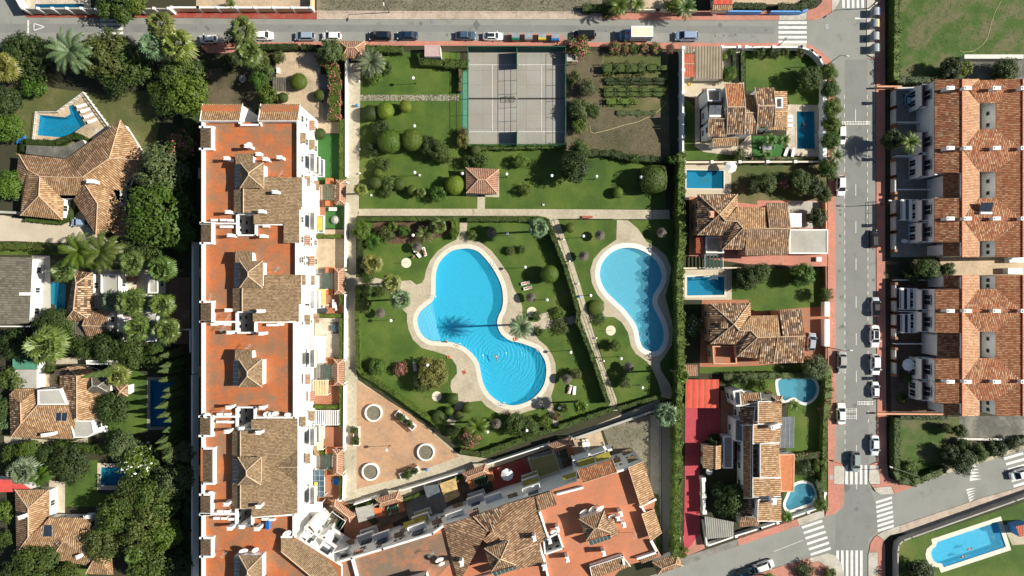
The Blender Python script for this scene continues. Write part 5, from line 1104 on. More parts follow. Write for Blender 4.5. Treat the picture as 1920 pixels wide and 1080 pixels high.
def tree(kind, x, y, r, h, c, label, group=None):
    cnt[0] += 1; rnd = random.Random(cnt[0]*7+3); r = r/S*(1.12 if x < 372 and kind in ('round', 'airy', 'bush') else 1)
    palm = kind in ('fan', 'feather', 'date')
    if palm: cz = h
    elif kind == 'cypress': cz = h/2
    else: a = min(r*.9, h*.48); cz = h-a
    p = W(x, y, cz if kind != 'cypress' else 0)
    root = thing(NM[kind], label, CAT[kind], (p.x, p.y, 0), group, rnd.uniform(0, 6.28))
    me = CROWN[kind][cnt[0] % len(CROWN[kind])]; o = bpy.data.objects.new('crown', me); col.objects.link(o); o.parent = root
    q = [v*rnd.uniform(.9, 1.1) for v in COL[c]]; o.color = (*q, 1)
    if palm: o.location = (0, 0, h); o.scale = (r, r, r*rnd.uniform(.85, 1.05)); o.rotation_euler = (rnd.uniform(-.12, .12), rnd.uniform(-.12, .12), 0)
    elif kind == 'cypress': o.location = (0, 0, h/2); o.scale = (r, r, h/2)
    else: o.location = (0, 0, cz); o.scale = (r*1.08, r*1.08, a); o.rotation_euler = (0, 0, rnd.uniform(0, 6.28))
    if kind in ('cube',): root.rotation_euler = (0, 0, .05); o.rotation_euler = (0, 0, 0)
    tk = 'palm' if palm else ('tree' if kind in ('round', 'airy') else 'stem')
    t = bpy.data.objects.new('trunk', TRUNK[tk]); col.objects.link(t); t.parent = root
    rr = {'palm': .24, 'tree': .05*max(2, r)+.08, 'stem': .10}[tk]
    t.scale = (rr, rr, h if palm else max(.3, cz))
    return root
G = 'trees in the gardens'
TREES = '''round 45 108 38 7 dk|round dark tree between the left edge palm and the blue grey palm
date 136 98 36 7 bl|blue grey date palm leaning over the street at the top left
round 205 105 42 9 ol|broad olive green tree right of the blue grey palm
round 245 120 36 8 md|tree crown between the broad olive tree and the three fan palms
round 220 150 28 6 dk|dark lower tree under the broad olive tree at the top left
fan 300 46 27 11 pf|uppermost of the three tall fan palms beside the top street
fan 288 86 27 10 bl|left of the three tall fan palms beside the top street
fan 334 86 34 10 pf|right and widest of the three tall fan palms beside the top street
fan 6 125 28 8 yl|yellowing fan palm cut by the left edge near the top
bush 64 160 22 4 vb|bright leafy bush under the round dark tree at the top left
round 8 190 26 7 dk|dark tree on the left edge above the pool deck
round 16 240 24 6 br|bright tree on the left edge beside the blue box
round 92 100 22 6 dk|dark tree tucked left of the blue grey palm
airy 336 140 34 8 ol|airy olive tree beneath the widest fan palm
round 352 178 34 8 br|bright tree between the worn lawn and the bare garden
round 320 190 28 6 md|mid green tree at the right end of the worn lawn
airy 300 172 20 5 br|small bright tree at the edge of the worn lawn
rose 338 275 27 7 br|tree with pink blossoms above the grey olive tree
round 303 318 42 10 gy|big grey olive tree touching the tan villa roof
round 296 402 53 11 vb|biggest bright green tree between the tan villa and the apartment block
round 335 440 26 8 vb|bright tree at the lower right of the biggest green tree
bush 325 365 18 6 br|small leafy crown on top of the biggest green tree
round 20 345 24 6 br|bright tree on the left edge beside the tan villa
bush 32 365 11 3 bl|pale blue green shrub beside the west corner of the tan villa
feather 150 470 32 8 br|slender feather palm left of its twin below the driveway
feather 192 472 34 8 pg|slender feather palm right of its twin below the driveway
fan 118 508 24 5 pg|fan palm at the top of the narrow teal pool
fan 247 493 25 9 pg|fan palm over the left part of the flat roofed annex
fan 302 505 28 9 pg|fan palm at the upper right corner of the flat roofed annex
fan 210 565 21 6 bl|blue green fan palm over the corrugated canopy
fan 247 568 30 9 pg|largest fan palm in the middle of the flat roofed annex
fan 303 572 26 9 pg|fan palm right of the annex, between two others in a column
fan 258 616 27 9 pg|fan palm at the bottom left of the flat roofed annex
fan 312 620 27 9 pg|fan palm at the bottom right of the flat roofed annex
round 262 455 30 6 dk|dark tree under the biggest bright green tree
bush 178 487 16 4 vb|bright shrub beneath the two slender feather palms
bush 290 478 22 5 md|shrub behind the upper right fan palm of the annex
round 100 608 30 6 dk|dark tree below the narrow teal pool
fan 86 648 40 8 pf|large fan palm over the green roofed shed
round 35 648 28 6 dk|dark shady tree left of the large fan palm
round 122 612 22 5 md|mid green tree above the path by the slate roofed villa
round 160 650 22 5 dk|dark tree left of the row above the long leaning cypress
round 205 652 28 6 dk|dark tree in the middle of the row above the leaning cypress
round 250 662 26 6 md|green tree at the right of the row above the leaning cypress
round 295 668 22 6 md|green tree just left of the top of the cypress row
bush 140 645 16 4 br|bright bush between the path and the dark tree row
cypress 238 690 12 15 cy|tall lone cypress standing apart, leaning out over the patchwork roofed villa
fan 219 703 24 5 pf|fan palm beside the grey hipped roof
round 210 768 28 6 dk|round dark tree at the corner of the patchwork roofed villa
bush 24 712 22 5 ol|olive shrub beside the pale carport panels
round -5 765 22 5 dk|dark tree cut by the left edge next to the patchwork roof
bush 10 790 14 3 bl|blue green shrub at the left edge near the patchwork roof
bush 94 692 9 3 md|tiny climber on the white wall beside the carport
bush 117 712 11 3 br|strip of ivy on the dark roof of the patchwork villa
round 24 862 24 5 md|tree at the left end of the bottom left row
round 55 848 22 5 br|bright tree in the bottom left row
round 92 862 26 5 dk|dark tree in the middle of the bottom left row
round 132 872 32 6 dk|big dark tree left of the small rectangular pool
round 115 845 18 4 md|small tree above the big dark tree by the small pool
airy 232 836 24 7 gy|grey green airy tree above the small rectangular pool
whiterose 262 868 38 6 br|spreading tree with white flowers over the small rectangular pool
airy 326 898 32 8 gy|silvery feathery tree near the alley, right of the small pool
airy 345 848 18 7 br2|brownish dry tree at the end of the cypress row
airy 322 850 16 7 gy|thin pale tree just under the cypress row
round 250 925 30 8 md|tree just below the small rectangular pool
round 295 935 36 9 ol|large olive tree beside the alley at the bottom left
round 225 965 32 9 md|leafy tree over the right end of the bottom left villa
airy 270 985 42 10 ol|widest leafy tree at the bottom left beside the alley
round 200 1015 32 8 ol|olive tree over the bottom left villa chimney
round 310 1000 26 8 br|bright tree at the alley edge near the bottom
round 285 1050 36 8 md|tree at the bottom left beside the alley
fan 250 1040 18 7 pg|small fan palm in front of the bottom left villa
round 335 1055 22 7 dk|dark tree in the alley corner at the bottom
fan 42 884 30 6 bl|blue grey fan palm beside the faded red roof
feather 76 892 20 5 vb|small bright feather palm next to the blue grey fan palm
bush 8 960 18 4 br|bright shrub on the left edge by the bottom left villa
bush 10 1010 14 3 md|green shrub on the left edge at the bottom
round 70 1062 40 7 md|broad tree below the bottom left villa
round 25 1075 26 6 dk|dark tree in the bottom left corner
round 125 1078 22 6 md|tree peeking in at the bottom edge
fan 456 56 27 10 pf|upper of two fan palms beside the parked white estate car
fan 466 100 26 10 pg|lower of two fan palms beside the parked white estate car
bush 438 72 17 6 dk|dark shrub growing at the kerb below the fan palm
bush 430 118 20 4 dk|dark shrub in the bare garden
round 372 130 18 5 dk|dark tree at the left end of the kerb garden
bush 488 110 17 5 ol|uppermost shrub of the wild hedge beside the cream court
bush 494 135 18 5 ol|second shrub of the wild hedge beside the cream court
round 486 152 18 5 vb|bright tree in the wild hedge beside the cream court
bush 502 178 17 5 br|fourth shrub of the wild hedge beside the cream court
bush 500 208 16 4 br|lowest shrub of the wild hedge beside the cream court
bush 524 108 12 3 ol|olive shrub in the upper corner of the cream court
ball 560 153 15 2.6 br|round clipped bush in the middle of the cream court
ball 531 183 9 1.8 md|small clipped ball beside the grey shed of the cream court
ball 599 179 10 2 md|small clipped ball on the dark pebble bed
ball 600 251 10 3 md|clipped ball at the corner of the artificial grass
round 620 95 22 6 gy|variegated tree left of the entrance gatehouse
bush 641 104 9 4 yl|pale yellowish shrub touching the gatehouse roof
date 697 118 24 4 bl|pale blue palm in the upper left corner of the lawn
bush 701 144 15 2.5 br|bright bush under the pale blue palm
bush 724 128 13 2.5 md|bush right of the pale blue palm
ball 694 212 14 3 dk|dark clipped shrub left of two bright balls on the lawn
ball 723 208 15 3.6 lime|bright clipped ball, the larger of the upper pair on the lawn
ball 760 200 11 3.4 lime|bright clipped ball, the smaller of the upper pair on the lawn
bush 715 241 17 4 dk|dark shrub above the big clipped balls
ball 731 265 21 5 br|largest clipped ball on the upper lawn
ball 772 262 19 5 br|second largest clipped ball, right of the largest one
bush 696 281 14 3 dk|dark shrub below left of the largest clipped ball
round 801 272 19 4 dk|dark tree right of the two largest clipped balls
round 822 282 19 4.5 md|leafy tree with dark gaps right of the big clipped balls
bush 836 297 12 3 md|low shrub at the foot of the leafy tree on the lawn
bush 868 248 10 2.5 br2|brown shrub on the green strip beside the tennis court
bush 868 264 13 3 yl|yellow leaved shrub at the lower left corner of the tennis court
ball 891 281 10 2.6 md|dark clipped ball below the tennis court corner
bush 880 303 14 3 dk|dark shrub left above the gazebo
bush 902 301 16 3 md|mid green shrub directly above the gazebo
bush 720 308 15 3 ol|olive patch of shrub at the lower left of the upper lawn
ball 710 324 8 2.6 br|pale little clipped ball in the lower left group
ball 704 343 11 2.8 md|lower left clipped ball of the lower left group
bush 728 342 14 3 pg|spiky shrub in the middle of the lower left group
ball 748 345 11 2.6 md|right clipped ball of the lower left group
bush 724 358 12 2 md|low shrub at the foot of the lower left group
ball 773 356 9 2.6 br|little oval clipped shrub standing alone by the long path
fan 789 361 10 2.5 pg|small dwarf palm next to the oval shrub
bush 822 363 16 3.5 vb|bright green small tree near the gazebo path
ball 853 347 17 3.6 lime|lime coloured clipped ball left of the gazebo
bush 975 302 14 3 br|bright shrub right of the gazebo, upper lawn
round 1086 282 20 6 md|rounded top of the dark tree pair in the upper lawn
round 1079 313 29 7 dk|biggest dark tree of the upper lawn
cube 1224 336 25 5 md|big boxy clipped tree at the right end of the upper lawn
ball 1158 361 10 2 br|small clipped ball near the straight path at the right
bush 985 355 12 2.6 br|small tree in an earth ring near the straight path
fan 676 356 14 5 yl|leaning pale palm at the corner of the long path
bush 1190 299 8 2.4 vb|bright shrub in the hedge below the allotment
bush 1260 300 9 4 vb|bright shrub at the top of the tall boundary hedge
rose 1084 92 24 4 br|tree with red flowers at the corner of the tennis court
round 1090 207 22 4 gy|grey green tree in the allotment beside the tennis court
round 1112 209 14 4 md|dark round tree in the allotment
bush 1086 236 15 3 br|bright shrub in the allotment
airy 1102 165 18 3.5 gy|thin grey tree in the upper allotment
bush 1078 146 13 2.5 ol|olive shrub in the upper allotment
rose 1153 89 13 2.4 br|leftmost pink flowering shrub on the allotment wall
rose 1170 90 12 2.4 br|second pink flowering shrub on the allotment wall
bush 1187 90 11 2.4 md|plain green shrub between the pink ones on the allotment wall
rose 1207 89 10 2.2 br|fourth shrub on the allotment wall, pink
rose 1229 89 12 2.2 br|fifth shrub on the allotment wall, pink
rose 1257 91 9 3 br2|dry pink shrub on the pillar by the garage
round 677 432 18 4 br|feathery bright tree at the upper left of the pool lawn
bush 700 452 16 2.5 vb|lush plant left in the mulch bed group
bush 722 440 16 2.5 md|lush plant in the middle of the mulch bed group
bush 737 425 10 2 br|bright plant at the top of the mulch bed group
bush 758 432 11 2 vb|broad leaved plant at the right of the mulch bed group
feather 796 440 16 2.2 pg|spiky plant right of the globe lamp in the mulch bed
fan 822 424 17 3 pg|dwarf fan palm at the right end of the mulch bed
bush 852 436 10 2.4 br|upright shrub at the entrance to the main pool
bush 885 442 10 2 br|yellow flowered shrub right of the main pool entrance
fan 697 495 22 3 yl|dwarf fan palm in the left part of the pool lawn
bush 690 520 12 1.8 md|low shrub above the side path to the plaza
fan 734 530 21 9 pf|upper of the two palms at the left end of the main pool deck
fan 751 562 21 9 bl|lower of the two palms at the left end of the main pool deck
bush 687 545 13 2 md|left shrub below the side path
bush 712 545 12 1.6 md|right shrub below the side path
airy 684 574 14 3 ol|sparse shrub at the left hedge of the pool lawn
fan 1009 427 20 9 bl|palm near the top of the slanted hedge
airy 957 470 9 1.6 ol|tiny sparse shrub right of the main pool
bush 978 468 8 1.6 md|small bush right of the main pool
ball 1030 514 16 4 br|oval clipped shrub beside the slanted hedge
date 977 613 20 10 bl|tall palm on the right deck casting its shadow over the main pool
bush 1006 592 10 1.5 md|low bush at the left of the short bridge path
bush 1048 588 12 1.5 br|low clipped mound at the right of the short bridge path
bush 1010 621 10 1.5 md|low bush below the short bridge path
bush 1050 613 16 1.4 md|low wide bush below the short bridge path
round 710 687 17 3.5 br|bright tree at the lower left of the pool lawn
rose 750 692 14 2.2 br2|brownish pink shrub at the lower left of the pool lawn
round 812 700 29 5 yl|large yellow green bamboo clump left of the deck
round 795 715 20 4 ol|darker bamboo at the foot of the large clump
cube 849 748 10 2.6 md|boxy topiary beside the stone deck
ball 842 771 8 2 br|small ball topiary beside the stone deck
ball 877 764 10 2.6 br|ball topiary right of the garden gate path
ball 823 783 13 2 md|cone shaped topiary left of the garden gate
ball 861 779 10 1.8 md|flat topiary above the gate path
ball 850 808 11 2 md|leaf shaped topiary right of the gate path
feather 895 801 20 6 br|bright feather palm on the lower lawn
rose 882 822 20 3 ol|shrub with orange pink flowers at the lower hedge corner
round 968 795 22 4 md|dark bush below the main pool, left one
round 990 800 20 4 md|dark bush below the main pool, middle one
bush 1022 790 13 3 br|bright bush below the main pool, right one
fan 1088 762 15 6 br|small fan palm at the bottom of the slanted hedge
bush 1059 766 9 2 br|sparse shrub left of the small fan palm
bush 1044 780 9 2 br2|reddish shrub beside the exit path of the main pool
airy 1080 701 11 3 ol|thin airy shrub behind the thatched parasol
ball 1069 427 9 2.6 br|clipped ball at the top left of the second pool lawn
ball 1118 577 14 1.2 br|elongated low shrub beside the second pool deck
bush 1124 598 12 1.2 md|low shrub under the second pool path
airy 1154 648 12 3 br|small tree between the second pool and the slanted path
airy 1172 718 12 3 gy|thin airy shrub at the bottom of the second pool lawn
fan 1249 778 25 4 bl|big blue green fan palm at the end of the long path
fan 1278 704 16 9 br|small tall fan palm above the red carport
whiterose 1297 612 20 3 br|white flowering bush left of the lower brown villa
bush 1281 640 10 3 ol|olive shrub in the boundary hedge
round 1367 139 15 3.5 br|citrus tree beside the corrugated garage roof
bush 1372 96 8 1.6 br|rounded shrub above the white villa path
ball 1358 107 6 1.4 br|small ball beside the garage
round 1517 147 23 5 md|dark tree in the corner lawn of the white villa
bush 1424 98 10 2.4 md|first shrub behind the white corner wall
bush 1448 98 10 2.4 dk|second shrub behind the white corner wall
bush 1471 98 9 2.4 ol|third shrub behind the white corner wall
bush 1500 100 8 2 ol|fourth shrub behind the white corner wall
round 1554 136 17 4 br|uppermost clipped street tree at the white villa wall
round 1557 168 17 4 vb|second street tree from the top at the white villa wall
round 1560 202 18 4 br|third street tree from the top at the white villa wall
round 1558 232 18 4 br|fourth street tree from the top at the white villa wall
round 1557 262 18 4 vb|fifth street tree from the top at the white villa wall
feather 1566 292 14 4 pg|small palm between the street trees
round 1553 318 20 5 vb|bright tree at the corner of the dolphin pool garden
round 1500 342 24 5 md|wide tree in the dolphin pool garden
round 1526 350 20 5 dk|dark tree near the pavement in the dolphin pool garden
round 1545 365 15 5 md|lowest tree by the pavement in the dolphin pool garden
round 1436 342 20 4 md|bushy tree in the middle of the dolphin pool garden
rose 1469 345 11 3 br2|red flowering shrub in the dolphin pool garden
bush 1412 350 14 4 dk|dark bush in the dolphin pool garden
bush 1388 290 13 3 md|bushy shrub at the lower wall of the white villa
feather 1443 262 12 3 vb|small palm by the dining table, left one
feather 1470 262 11 3 vb|small palm by the dining table, right one
feather 1438 290 9 2 vb|small palm below the dining table
round 1532 407 18 4 dk|dark tree beside the white pavilion canopy
round 1400 522 22 4.5 dk|dark tree in the lawn between the brown villas, left one
airy 1425 512 20 5 md|airy tree in the lawn between the brown villas, middle one
round 1503 516 23 5 vb|glossy bright tree in the lawn between the brown villas
bush 1549 552 13 4 md|dark shrub at the pavement beside the lawn
round 1528 690 24 5 gy|olive tree at the corner below the parked silver car
bush 1428 722 12 3 br|bright shrub above the long villa
bush 1390 714 12 3 dk|dark shrub beside the red carport
rose 1440 739 8 3 md|red flowered shrub at the top of the long villa
feather 1488 760 11 2.4 br|small palm at the bottom of the kidney pool
bush 1340 824 13 2.6 dk|dark bush on the crimson driveway
airy 1372 938 32 6 md|large wild tree in the yard of the long villa
airy 1350 920 18 4 dk|dark wild shrub in the yard of the long villa
bush 1536 872 14 3 br|green shrub near the corner pavement
bush 1508 880 16 3 dk|dark shrub above the bean pool
feather 1476 968 11 2.4 br|small palm at the left end of the bean pool
bush 1539 947 13 2.4 br|leafy shrub at the street corner beside the bean pool
bush 1280 1034 12 3 br|bright shrub next to the entrance pavilion
round 1781 128 20 5 dk|dark tree above the terraced houses
bush 1809 128 14 4 lime|lime green tree above the terraced houses
round 1885 133 24 5 md|wide tree above the terraced houses at the right edge
round 1672 262 18 6 dk|dark palm like tree in the terraced front gardens
feather 1704 268 18 6 br|bright feather palm in the terraced front gardens
round 1735 502 22 5 md|wide tree between the two terraced rows
round 1777 506 14 4 md|smaller tree between the two terraced rows
bush 1712 515 18 3 dk|dark bush between the two terraced rows
bush 1703 708 9 2 br|little bush below the white star shaped parasol
bush 1690 745 12 3 md|dark shrub at the end of the lower terraced gardens
round 1775 803 10 3 ol|small bare tree on the square lawn
bush 1783 805 9 3 lime|lime green shrub on the square lawn
round 1801 808 12 4 md|dark narrow tree beside the square lawn
bush 1808 835 14 3 md|shrub at the lower right of the square lawn
round 1803 866 24 5 dk|biggest dark tree of the lower right hedge
round 1780 848 16 4 dk|dark tree left above the biggest one of the lower right hedge
round 1832 848 18 4 md|tree right of the biggest one of the lower right hedge
bush 1868 842 18 3 dk|dark shrub in the lower right hedge
bush 1902 832 14 3 dk|last shrub of the lower right hedge at the edge
bush 1705 878 18 3 br|round bush at the lower left corner of the square lawn
round 1722 1075 27 5 dk|round dark tree on the bottom right lawn
bush 1556 1075 12 2 br|shrub at the bottom corner of the crossing
bush 1510 1068 18 2 dk|dark shrub beside the bottom pavement
fan 1445 1092 18 4 pf|palm peeking in beside the bottom parked cars
round 220 2 36 7 md|tree behind the wall at the top left
round 255 6 18 6 br|small tree behind the wall at the top left
bush 432 8 9 3 br|potted shrub in the ochre yard
feather 1160 12 18 4 br|left palm behind the top wall
bush 1140 14 13 3 md|green bush at the end of the waste plot
feather 1195 8 15 4 br|middle palm behind the top wall
bush 1262 10 16 3 lime|yellow green bush behind the top wall
feather 1284 14 20 4 vb|right palm behind the top wall
bush 1140 28 9 .8 ol|weeds at the end of the waste plot'''
for ln in TREES.split('\n'):
    a, lab = ln.split('|'); k, x, y, r, h, c = a.split(); tree(k, float(x), float(y), float(r), float(h), c, lab)
for i, yy in enumerate(range(660, 850, 15)):
    tree('cypress', 339+5*math.sin(i*1.7), yy+3*math.sin(i*2.1), 11, 8.6+1.0*math.sin(i*1.3), 'cy', '%s cypress from the top in the dense row beside the dark blue pool' % ('first','second','third','fourth','fifth','sixth','seventh','eighth','ninth','tenth','eleventh','twelfth','lowest')[i], 'cypresses in a row beside the dark pool')

def hedge(label, path, wpx, h, c='md', dens=26, size=.15, fl=0, fm='flower_pink', core=True, name='hedge', cat='hedge', group=None, kind=None, z0=0.0, lump=.1):
    """clipped hedge along a line of pixels: leaves over a dark leafy core"""
    rnd = random.Random(hash(label) % 9999 if False else len(label)*31+int(path[0][0])); wd = wpx/S
    P = [W(x, y, h*.8) for x, y in path]; pts = []; cb = MB()
    for A, C in zip(P, P[1:]):
        d = Vector((C.x-A.x, C.y-A.y, 0)); L = d.length
        if L < .05: continue
        d.normalize(); s = Vector((-d.y, d.x, 0)); n = int(L*(wd+2*h)*dens)
        for i in range(n):
            t = rnd.uniform(-wd*.3, L+wd*.3); u = rnd.uniform(0, wd+2*h); base = Vector((A.x, A.y, 0))+d*t
            lw = wd*(1+lump*math.sin(t*1.7)+lump*.6*math.sin(t*4.1+1)); lh = h*(1+lump*.5*math.sin(t*2.3+2))
            if u < wd: p = base+s*(u-wd/2)/wd*lw+Vector((0, 0, z0+lh-abs(rnd.gauss(0, .06)))); nn = (0, 0, 1)
            else:
                sg = 1 if u < wd+h else -1; zz = rnd.uniform(.05, 1)*lh; p = base+s*sg*(lw/2-abs(rnd.gauss(0, .06)))+Vector((0, 0, z0+zz)); nn = s*sg
            pts.append((p, nn))
        ang = math.atan2(d.y, d.x); m = (A+C)/2; cb.box(m.x, m.y, z0, L+wd*.4, wd*.84, h*.9, ang)
    org = Vector((P[0].x, P[0].y, 0)); me = leafmesh(name, [(p-org, n) for p, n in pts], size, mats=('leaf', fm), fl=fl, rnd=rnd)
    import bmesh
    bm = bmesh.new(); bm.from_mesh(me)
    tmp = bpy.data.meshes.new('t'); tmp.from_pydata([tuple(v-org) for v in cb.v], [], cb.f); bm.from_mesh(tmp); bm.to_mesh(me); bm.free(); bpy.data.meshes.remove(tmp)
    o = bpy.data.objects.new(name, me); col.objects.link(o); o.location = org; o.color = (*COL[c], 1)
    return tag(o, label, cat, group, kind)
hedge('tall boundary hedge between the second pool and the villas', [(1277,290),(1276,400),(1279,440),(1273,520),(1275,600),(1277,690),(1272,760),(1271,900),(1268,1040)], 13, 4.2, 'br', 20, .2, lump=.2)
hedge('long clipped hedge beside the slanted path between the pool lawns', [(1008,411),(1026,414),(1036,440),(1060,500),(1085,585),(1083,600),(1108,660),(1140,755)], 8.5, 2.6, 'md')
hedge('straight clipped hedge above the mulch bed', [(672,411),(848,410)], 9, 1.5, 'md')
hedge('straight clipped hedge right of the main pool entrance', [(878,411),(1006,411)], 9, 1.5, 'md')
hedge('dark hedge on the left side of the pool lawn', [(673,425),(676,470),(673,512)], 9, 1.4, 'dk')
hedge('clipped hedge along the long path below the side path', [(671,540),(670,600),(672,690),(681,700)], 9, 1.4, 'br')
hedge('diagonal clipped hedge between the pool lawn and the plaza', [(681,700),(740,738),(816,793)], 9, 1.4, 'br')
hedge('hedge below the lower lawn along the long path', [(866,846),(900,852),(986,822),(1032,806)], 10, 1.5, 'md')
hedge('hedge from the exit path to the slanted hedge', [(1050,801),(1100,784),(1148,768)], 10, 1.5, 'md')
hedge('low hedge at the bottom of the second pool lawn', [(1160,766),(1234,744)], 8, 1.3, 'md')
hedge('small hedge at the main pool entrance', [(851,416),(852,446)], 9, 1.8, 'br')
hedge('dark hedge beside the gatehouse along the top street', [(687,91),(752,93)], 13, 2, 'md')
hedge('clipped hedge below the pink roofed hut', [(788,104),(792,117),(828,119)], 12, 1.8, 'md')
hedge('thick hedge left of the tennis court corner', [(838,119),(874,120)], 17, 2, 'md')
hedge('hedge directly below the tennis courts', [(898,277),(1060,274)], 9, 1.4, 'md', lump=.25)
hedge('dark flowering hedge below the allotment', [(1108,286),(1150,288),(1180,296),(1250,300)], 12, 1.8, 'dk', lump=.25)
hedge('strip of low shrubs on the green tennis court edge', [(863,128),(863,170)], 6, 1.5, 'br2', lump=.3)
hedge('long flowering bougainvillea hedge beside the cream court', [(601,106),(622,124),(628,150),(627,220)], 22, 2.4, 'br', 22, .17, .17, lump=.15)
hedge('narrow hedge between the artificial grass and the long path', [(641,226),(641,335)], 9, 1.8, 'br', fl=.02)
hedge('clipped hedge left of the driveway ramp on the top street', [(487,88),(503,88),(556,87)], 11, 1.8, 'dk'); hedge('clipped hedge right of the white gate on the top street', [(566,88),(600,89)], 10, 1.8, 'dk')
hedge('dark hedge around the angular pool deck', [(44,282),(45,266),(104,268),(140,254),(160,262)], 11, 1.6, 'dk')
hedge('overgrown hedge behind the tan villa driveway', [(-10,462),(60,462),(140,468),(230,474)], 13, 1.6, 'ol', lump=.25)
hedge('strip of hedge at the tan villa entrance', [(50,411),(110,417),(130,410),(138,388)], 9, 1.1, 'md')
hedge('dense hedge across the bottom left gardens', [(60,848),(120,838),(180,842),(240,850)], 16, 2.2, 'md', lump=.3)
hedge('shaded hedge beside the dark alley', [(350,120),(352,300),(350,460)], 14, 3, 'dk', 14, .22, lump=.3)
hedge('hedge at the left of the dark alley lower part', [(350,860),(352,1080)], 12, 3, 'dk', 14, .22, lump=.3)
hedge('low hedge between the white villa and the dolphin pool garden', [(1385,303),(1540,303)], 8, 1.3, 'dk', lump=.3)
hedge('low flowering border at the lower wall of the white villa', [(1410,297),(1530,297)], 5, 1.0, 'ol', fl=.05, lump=.3)
hedge('clipped hedge beside the stepping path of the white villa', [(1392,98),(1393,150)], 8, 1.5, 'md'); hedge('dark narrow hedge right of the white villa path', [(1376,98),(1377,148)], 6, 1.4, 'dk')
hedge('hedge above the kidney pool lawn', [(1360,706),(1440,704),(1520,704)], 12, 1.8, 'md', lump=.25)
hedge('bougainvillea hedge along the pavement beside the kidney pool', [(1551,690),(1553,730),(1549,780)], 14, 2.4, 'br', fl=.1, lump=.25)
hedge('long hedge along the pavement below the bougainvillea', [(1547,782),(1545,860),(1543,900)], 9, 2, 'br')
hedge('reddish hedge across the lawn of the long villa', [(1492,857),(1545,852)], 13, 1.6, 'ol', fl=.06); hedge('dark hedge around the bean pool corner', [(1533,900),(1540,930)], 10, 1.4, 'dk', lump=.3)
hedge('clipped hedge at the left edge of the wide top right lawn', [(1681,-40),(1681,60),(1680,148)], 12, 2.6, 'br', lump=.2); hedge('hedge at the bottom of the wide top right lawn', [(1684,150),(1760,150),(1790,140)], 12, 2.2, 'dk', lump=.2)
hedge('clipped hedge at the left of the square lawn', [(1681,786),(1681,880)], 11, 2.2, 'md'); hedge('hedge at the top of the square lawn', [(1690,783),(1775,783)], 8, 1.6, 'dk')
hedge('curved hedge at the lower corner of the square lawn', [(1680,884),(1690,900),(1712,905),(1770,882)], 13, 1.8, 'md', lump=.2); hedge('dark clipped hedge along the side street at the right', [(1840,855),(1880,840),(1925,824)], 13, 1.8, 'dk', lump=.2)
hedge('ivy strip behind the service lane', [(1262,780),(1264,900),(1262,1040)], 6, 2, 'br', lump=.3); hedge('grass border right of the diagonal block', [(1228,930),(1236,1040)], 10, .6, 'md', lump=.3)
hedge('dark shrubs at the top of the waste plot', [(1095,15),(1130,14)], 14, 1.6, 'dk', lump=.3)
hedge('clipped hedge behind the blue wall', [(1378,11),(1432,12)], 12, 1.8, 'dk'); hedge('clipped hedge at the rounded blue wall corner', [(1462,13),(1500,14),(1525,2)], 14, 1.8, 'dk')
for y0, lab in ((443,'third'),(592,'sixth'),(676,'seventh'),(763,'ninth'),(850,'eleventh')):
    hedge('small hedge at the top of the %s yard of the apartment block' % lab, [(590,y0),(640,y0)], 7, 1.3, 'br')
for i, (a, c) in enumerate(((510,570),(600,675),(710,800),(880,930))):
    hedge(('upper','second','third','lowest')[i]+' hedge inside the garden wall of the apartment yards', [(640,a),(640,c)], 7, 1.7, 'br')
hedge('thin hedge inside the wall of the diagonal yards', [(755,940),(820,912),(870,893)], 7, 1.4, 'md'); hedge('thin hedge inside the wall at the left end of the diagonal yards', [(650,956),(712,938)], 7, 1.4, 'md')
# allotment rows
for i, (y, x0, x1, wd_, hh, c, lab) in enumerate(((128,1134,1206,17,1.6,'ol','row of citrus bushes in the vegetable bed'), (127,1216,1250,11,1.0,'md','short leafy row right of the citrus bushes'), (149,1136,1252,7,.7,'dk','first dark bean row of the vegetable bed'), (156,1138,1250,6,.6,'dk','second dark bean row of the vegetable bed'), (168,1134,1250,8,.7,'br','third leafy row of the vegetable bed'), (177,1134,1245,8,.6,'md','fourth leafy row of the vegetable bed'), (190,1140,1192,12,.9,'lime','yellow green cactus row at the bottom of the vegetable bed'), (212,1158,1228,8,.4,'gy','line of dry tufts below the vegetable bed'))):
    hedge(lab, [(x0,y),(x1,y)], wd_*.95, hh, {'br': 'md', 'lime': 'br', 'ol': 'md'}.get(c, c), 40, .15, name='crop_row', cat='crop row', lump=.5)
for k, (x0, y0, x1, y1) in {'sparse weeds scattered on the waste plot': (600, 0, 1120, 20), 'dry tufts scattered on the allotment ground': (1070, 220, 1250, 296), 'tufts of wild grass in the plot behind the diagonal block': (1140, 800, 1216, 980), 'weedy tufts in the worn lawn around the angular pool': (20, 150, 350, 300), 'tufts in the wide top right lawn': (1690, 2, 1915, 100)}.items():
    rnd = random.Random(x0); pts = []
    for i in range(900):
        p = W(rnd.uniform(x0, x1), rnd.uniform(y0, y1))
        for j in range(3): pts.append((p+Vector((rnd.gauss(0, .12), rnd.gauss(0, .12), .06)), (0, 0, 1)))
    o = bpy.data.objects.new('weeds', leafmesh('weeds', pts, .09, rnd=rnd)); col.objects.link(o); o.color = (*COL['ol'], 1) if x0 < 1130 else (*COL['br'], 1); tag(o, k, 'weeds', kind='stuff')
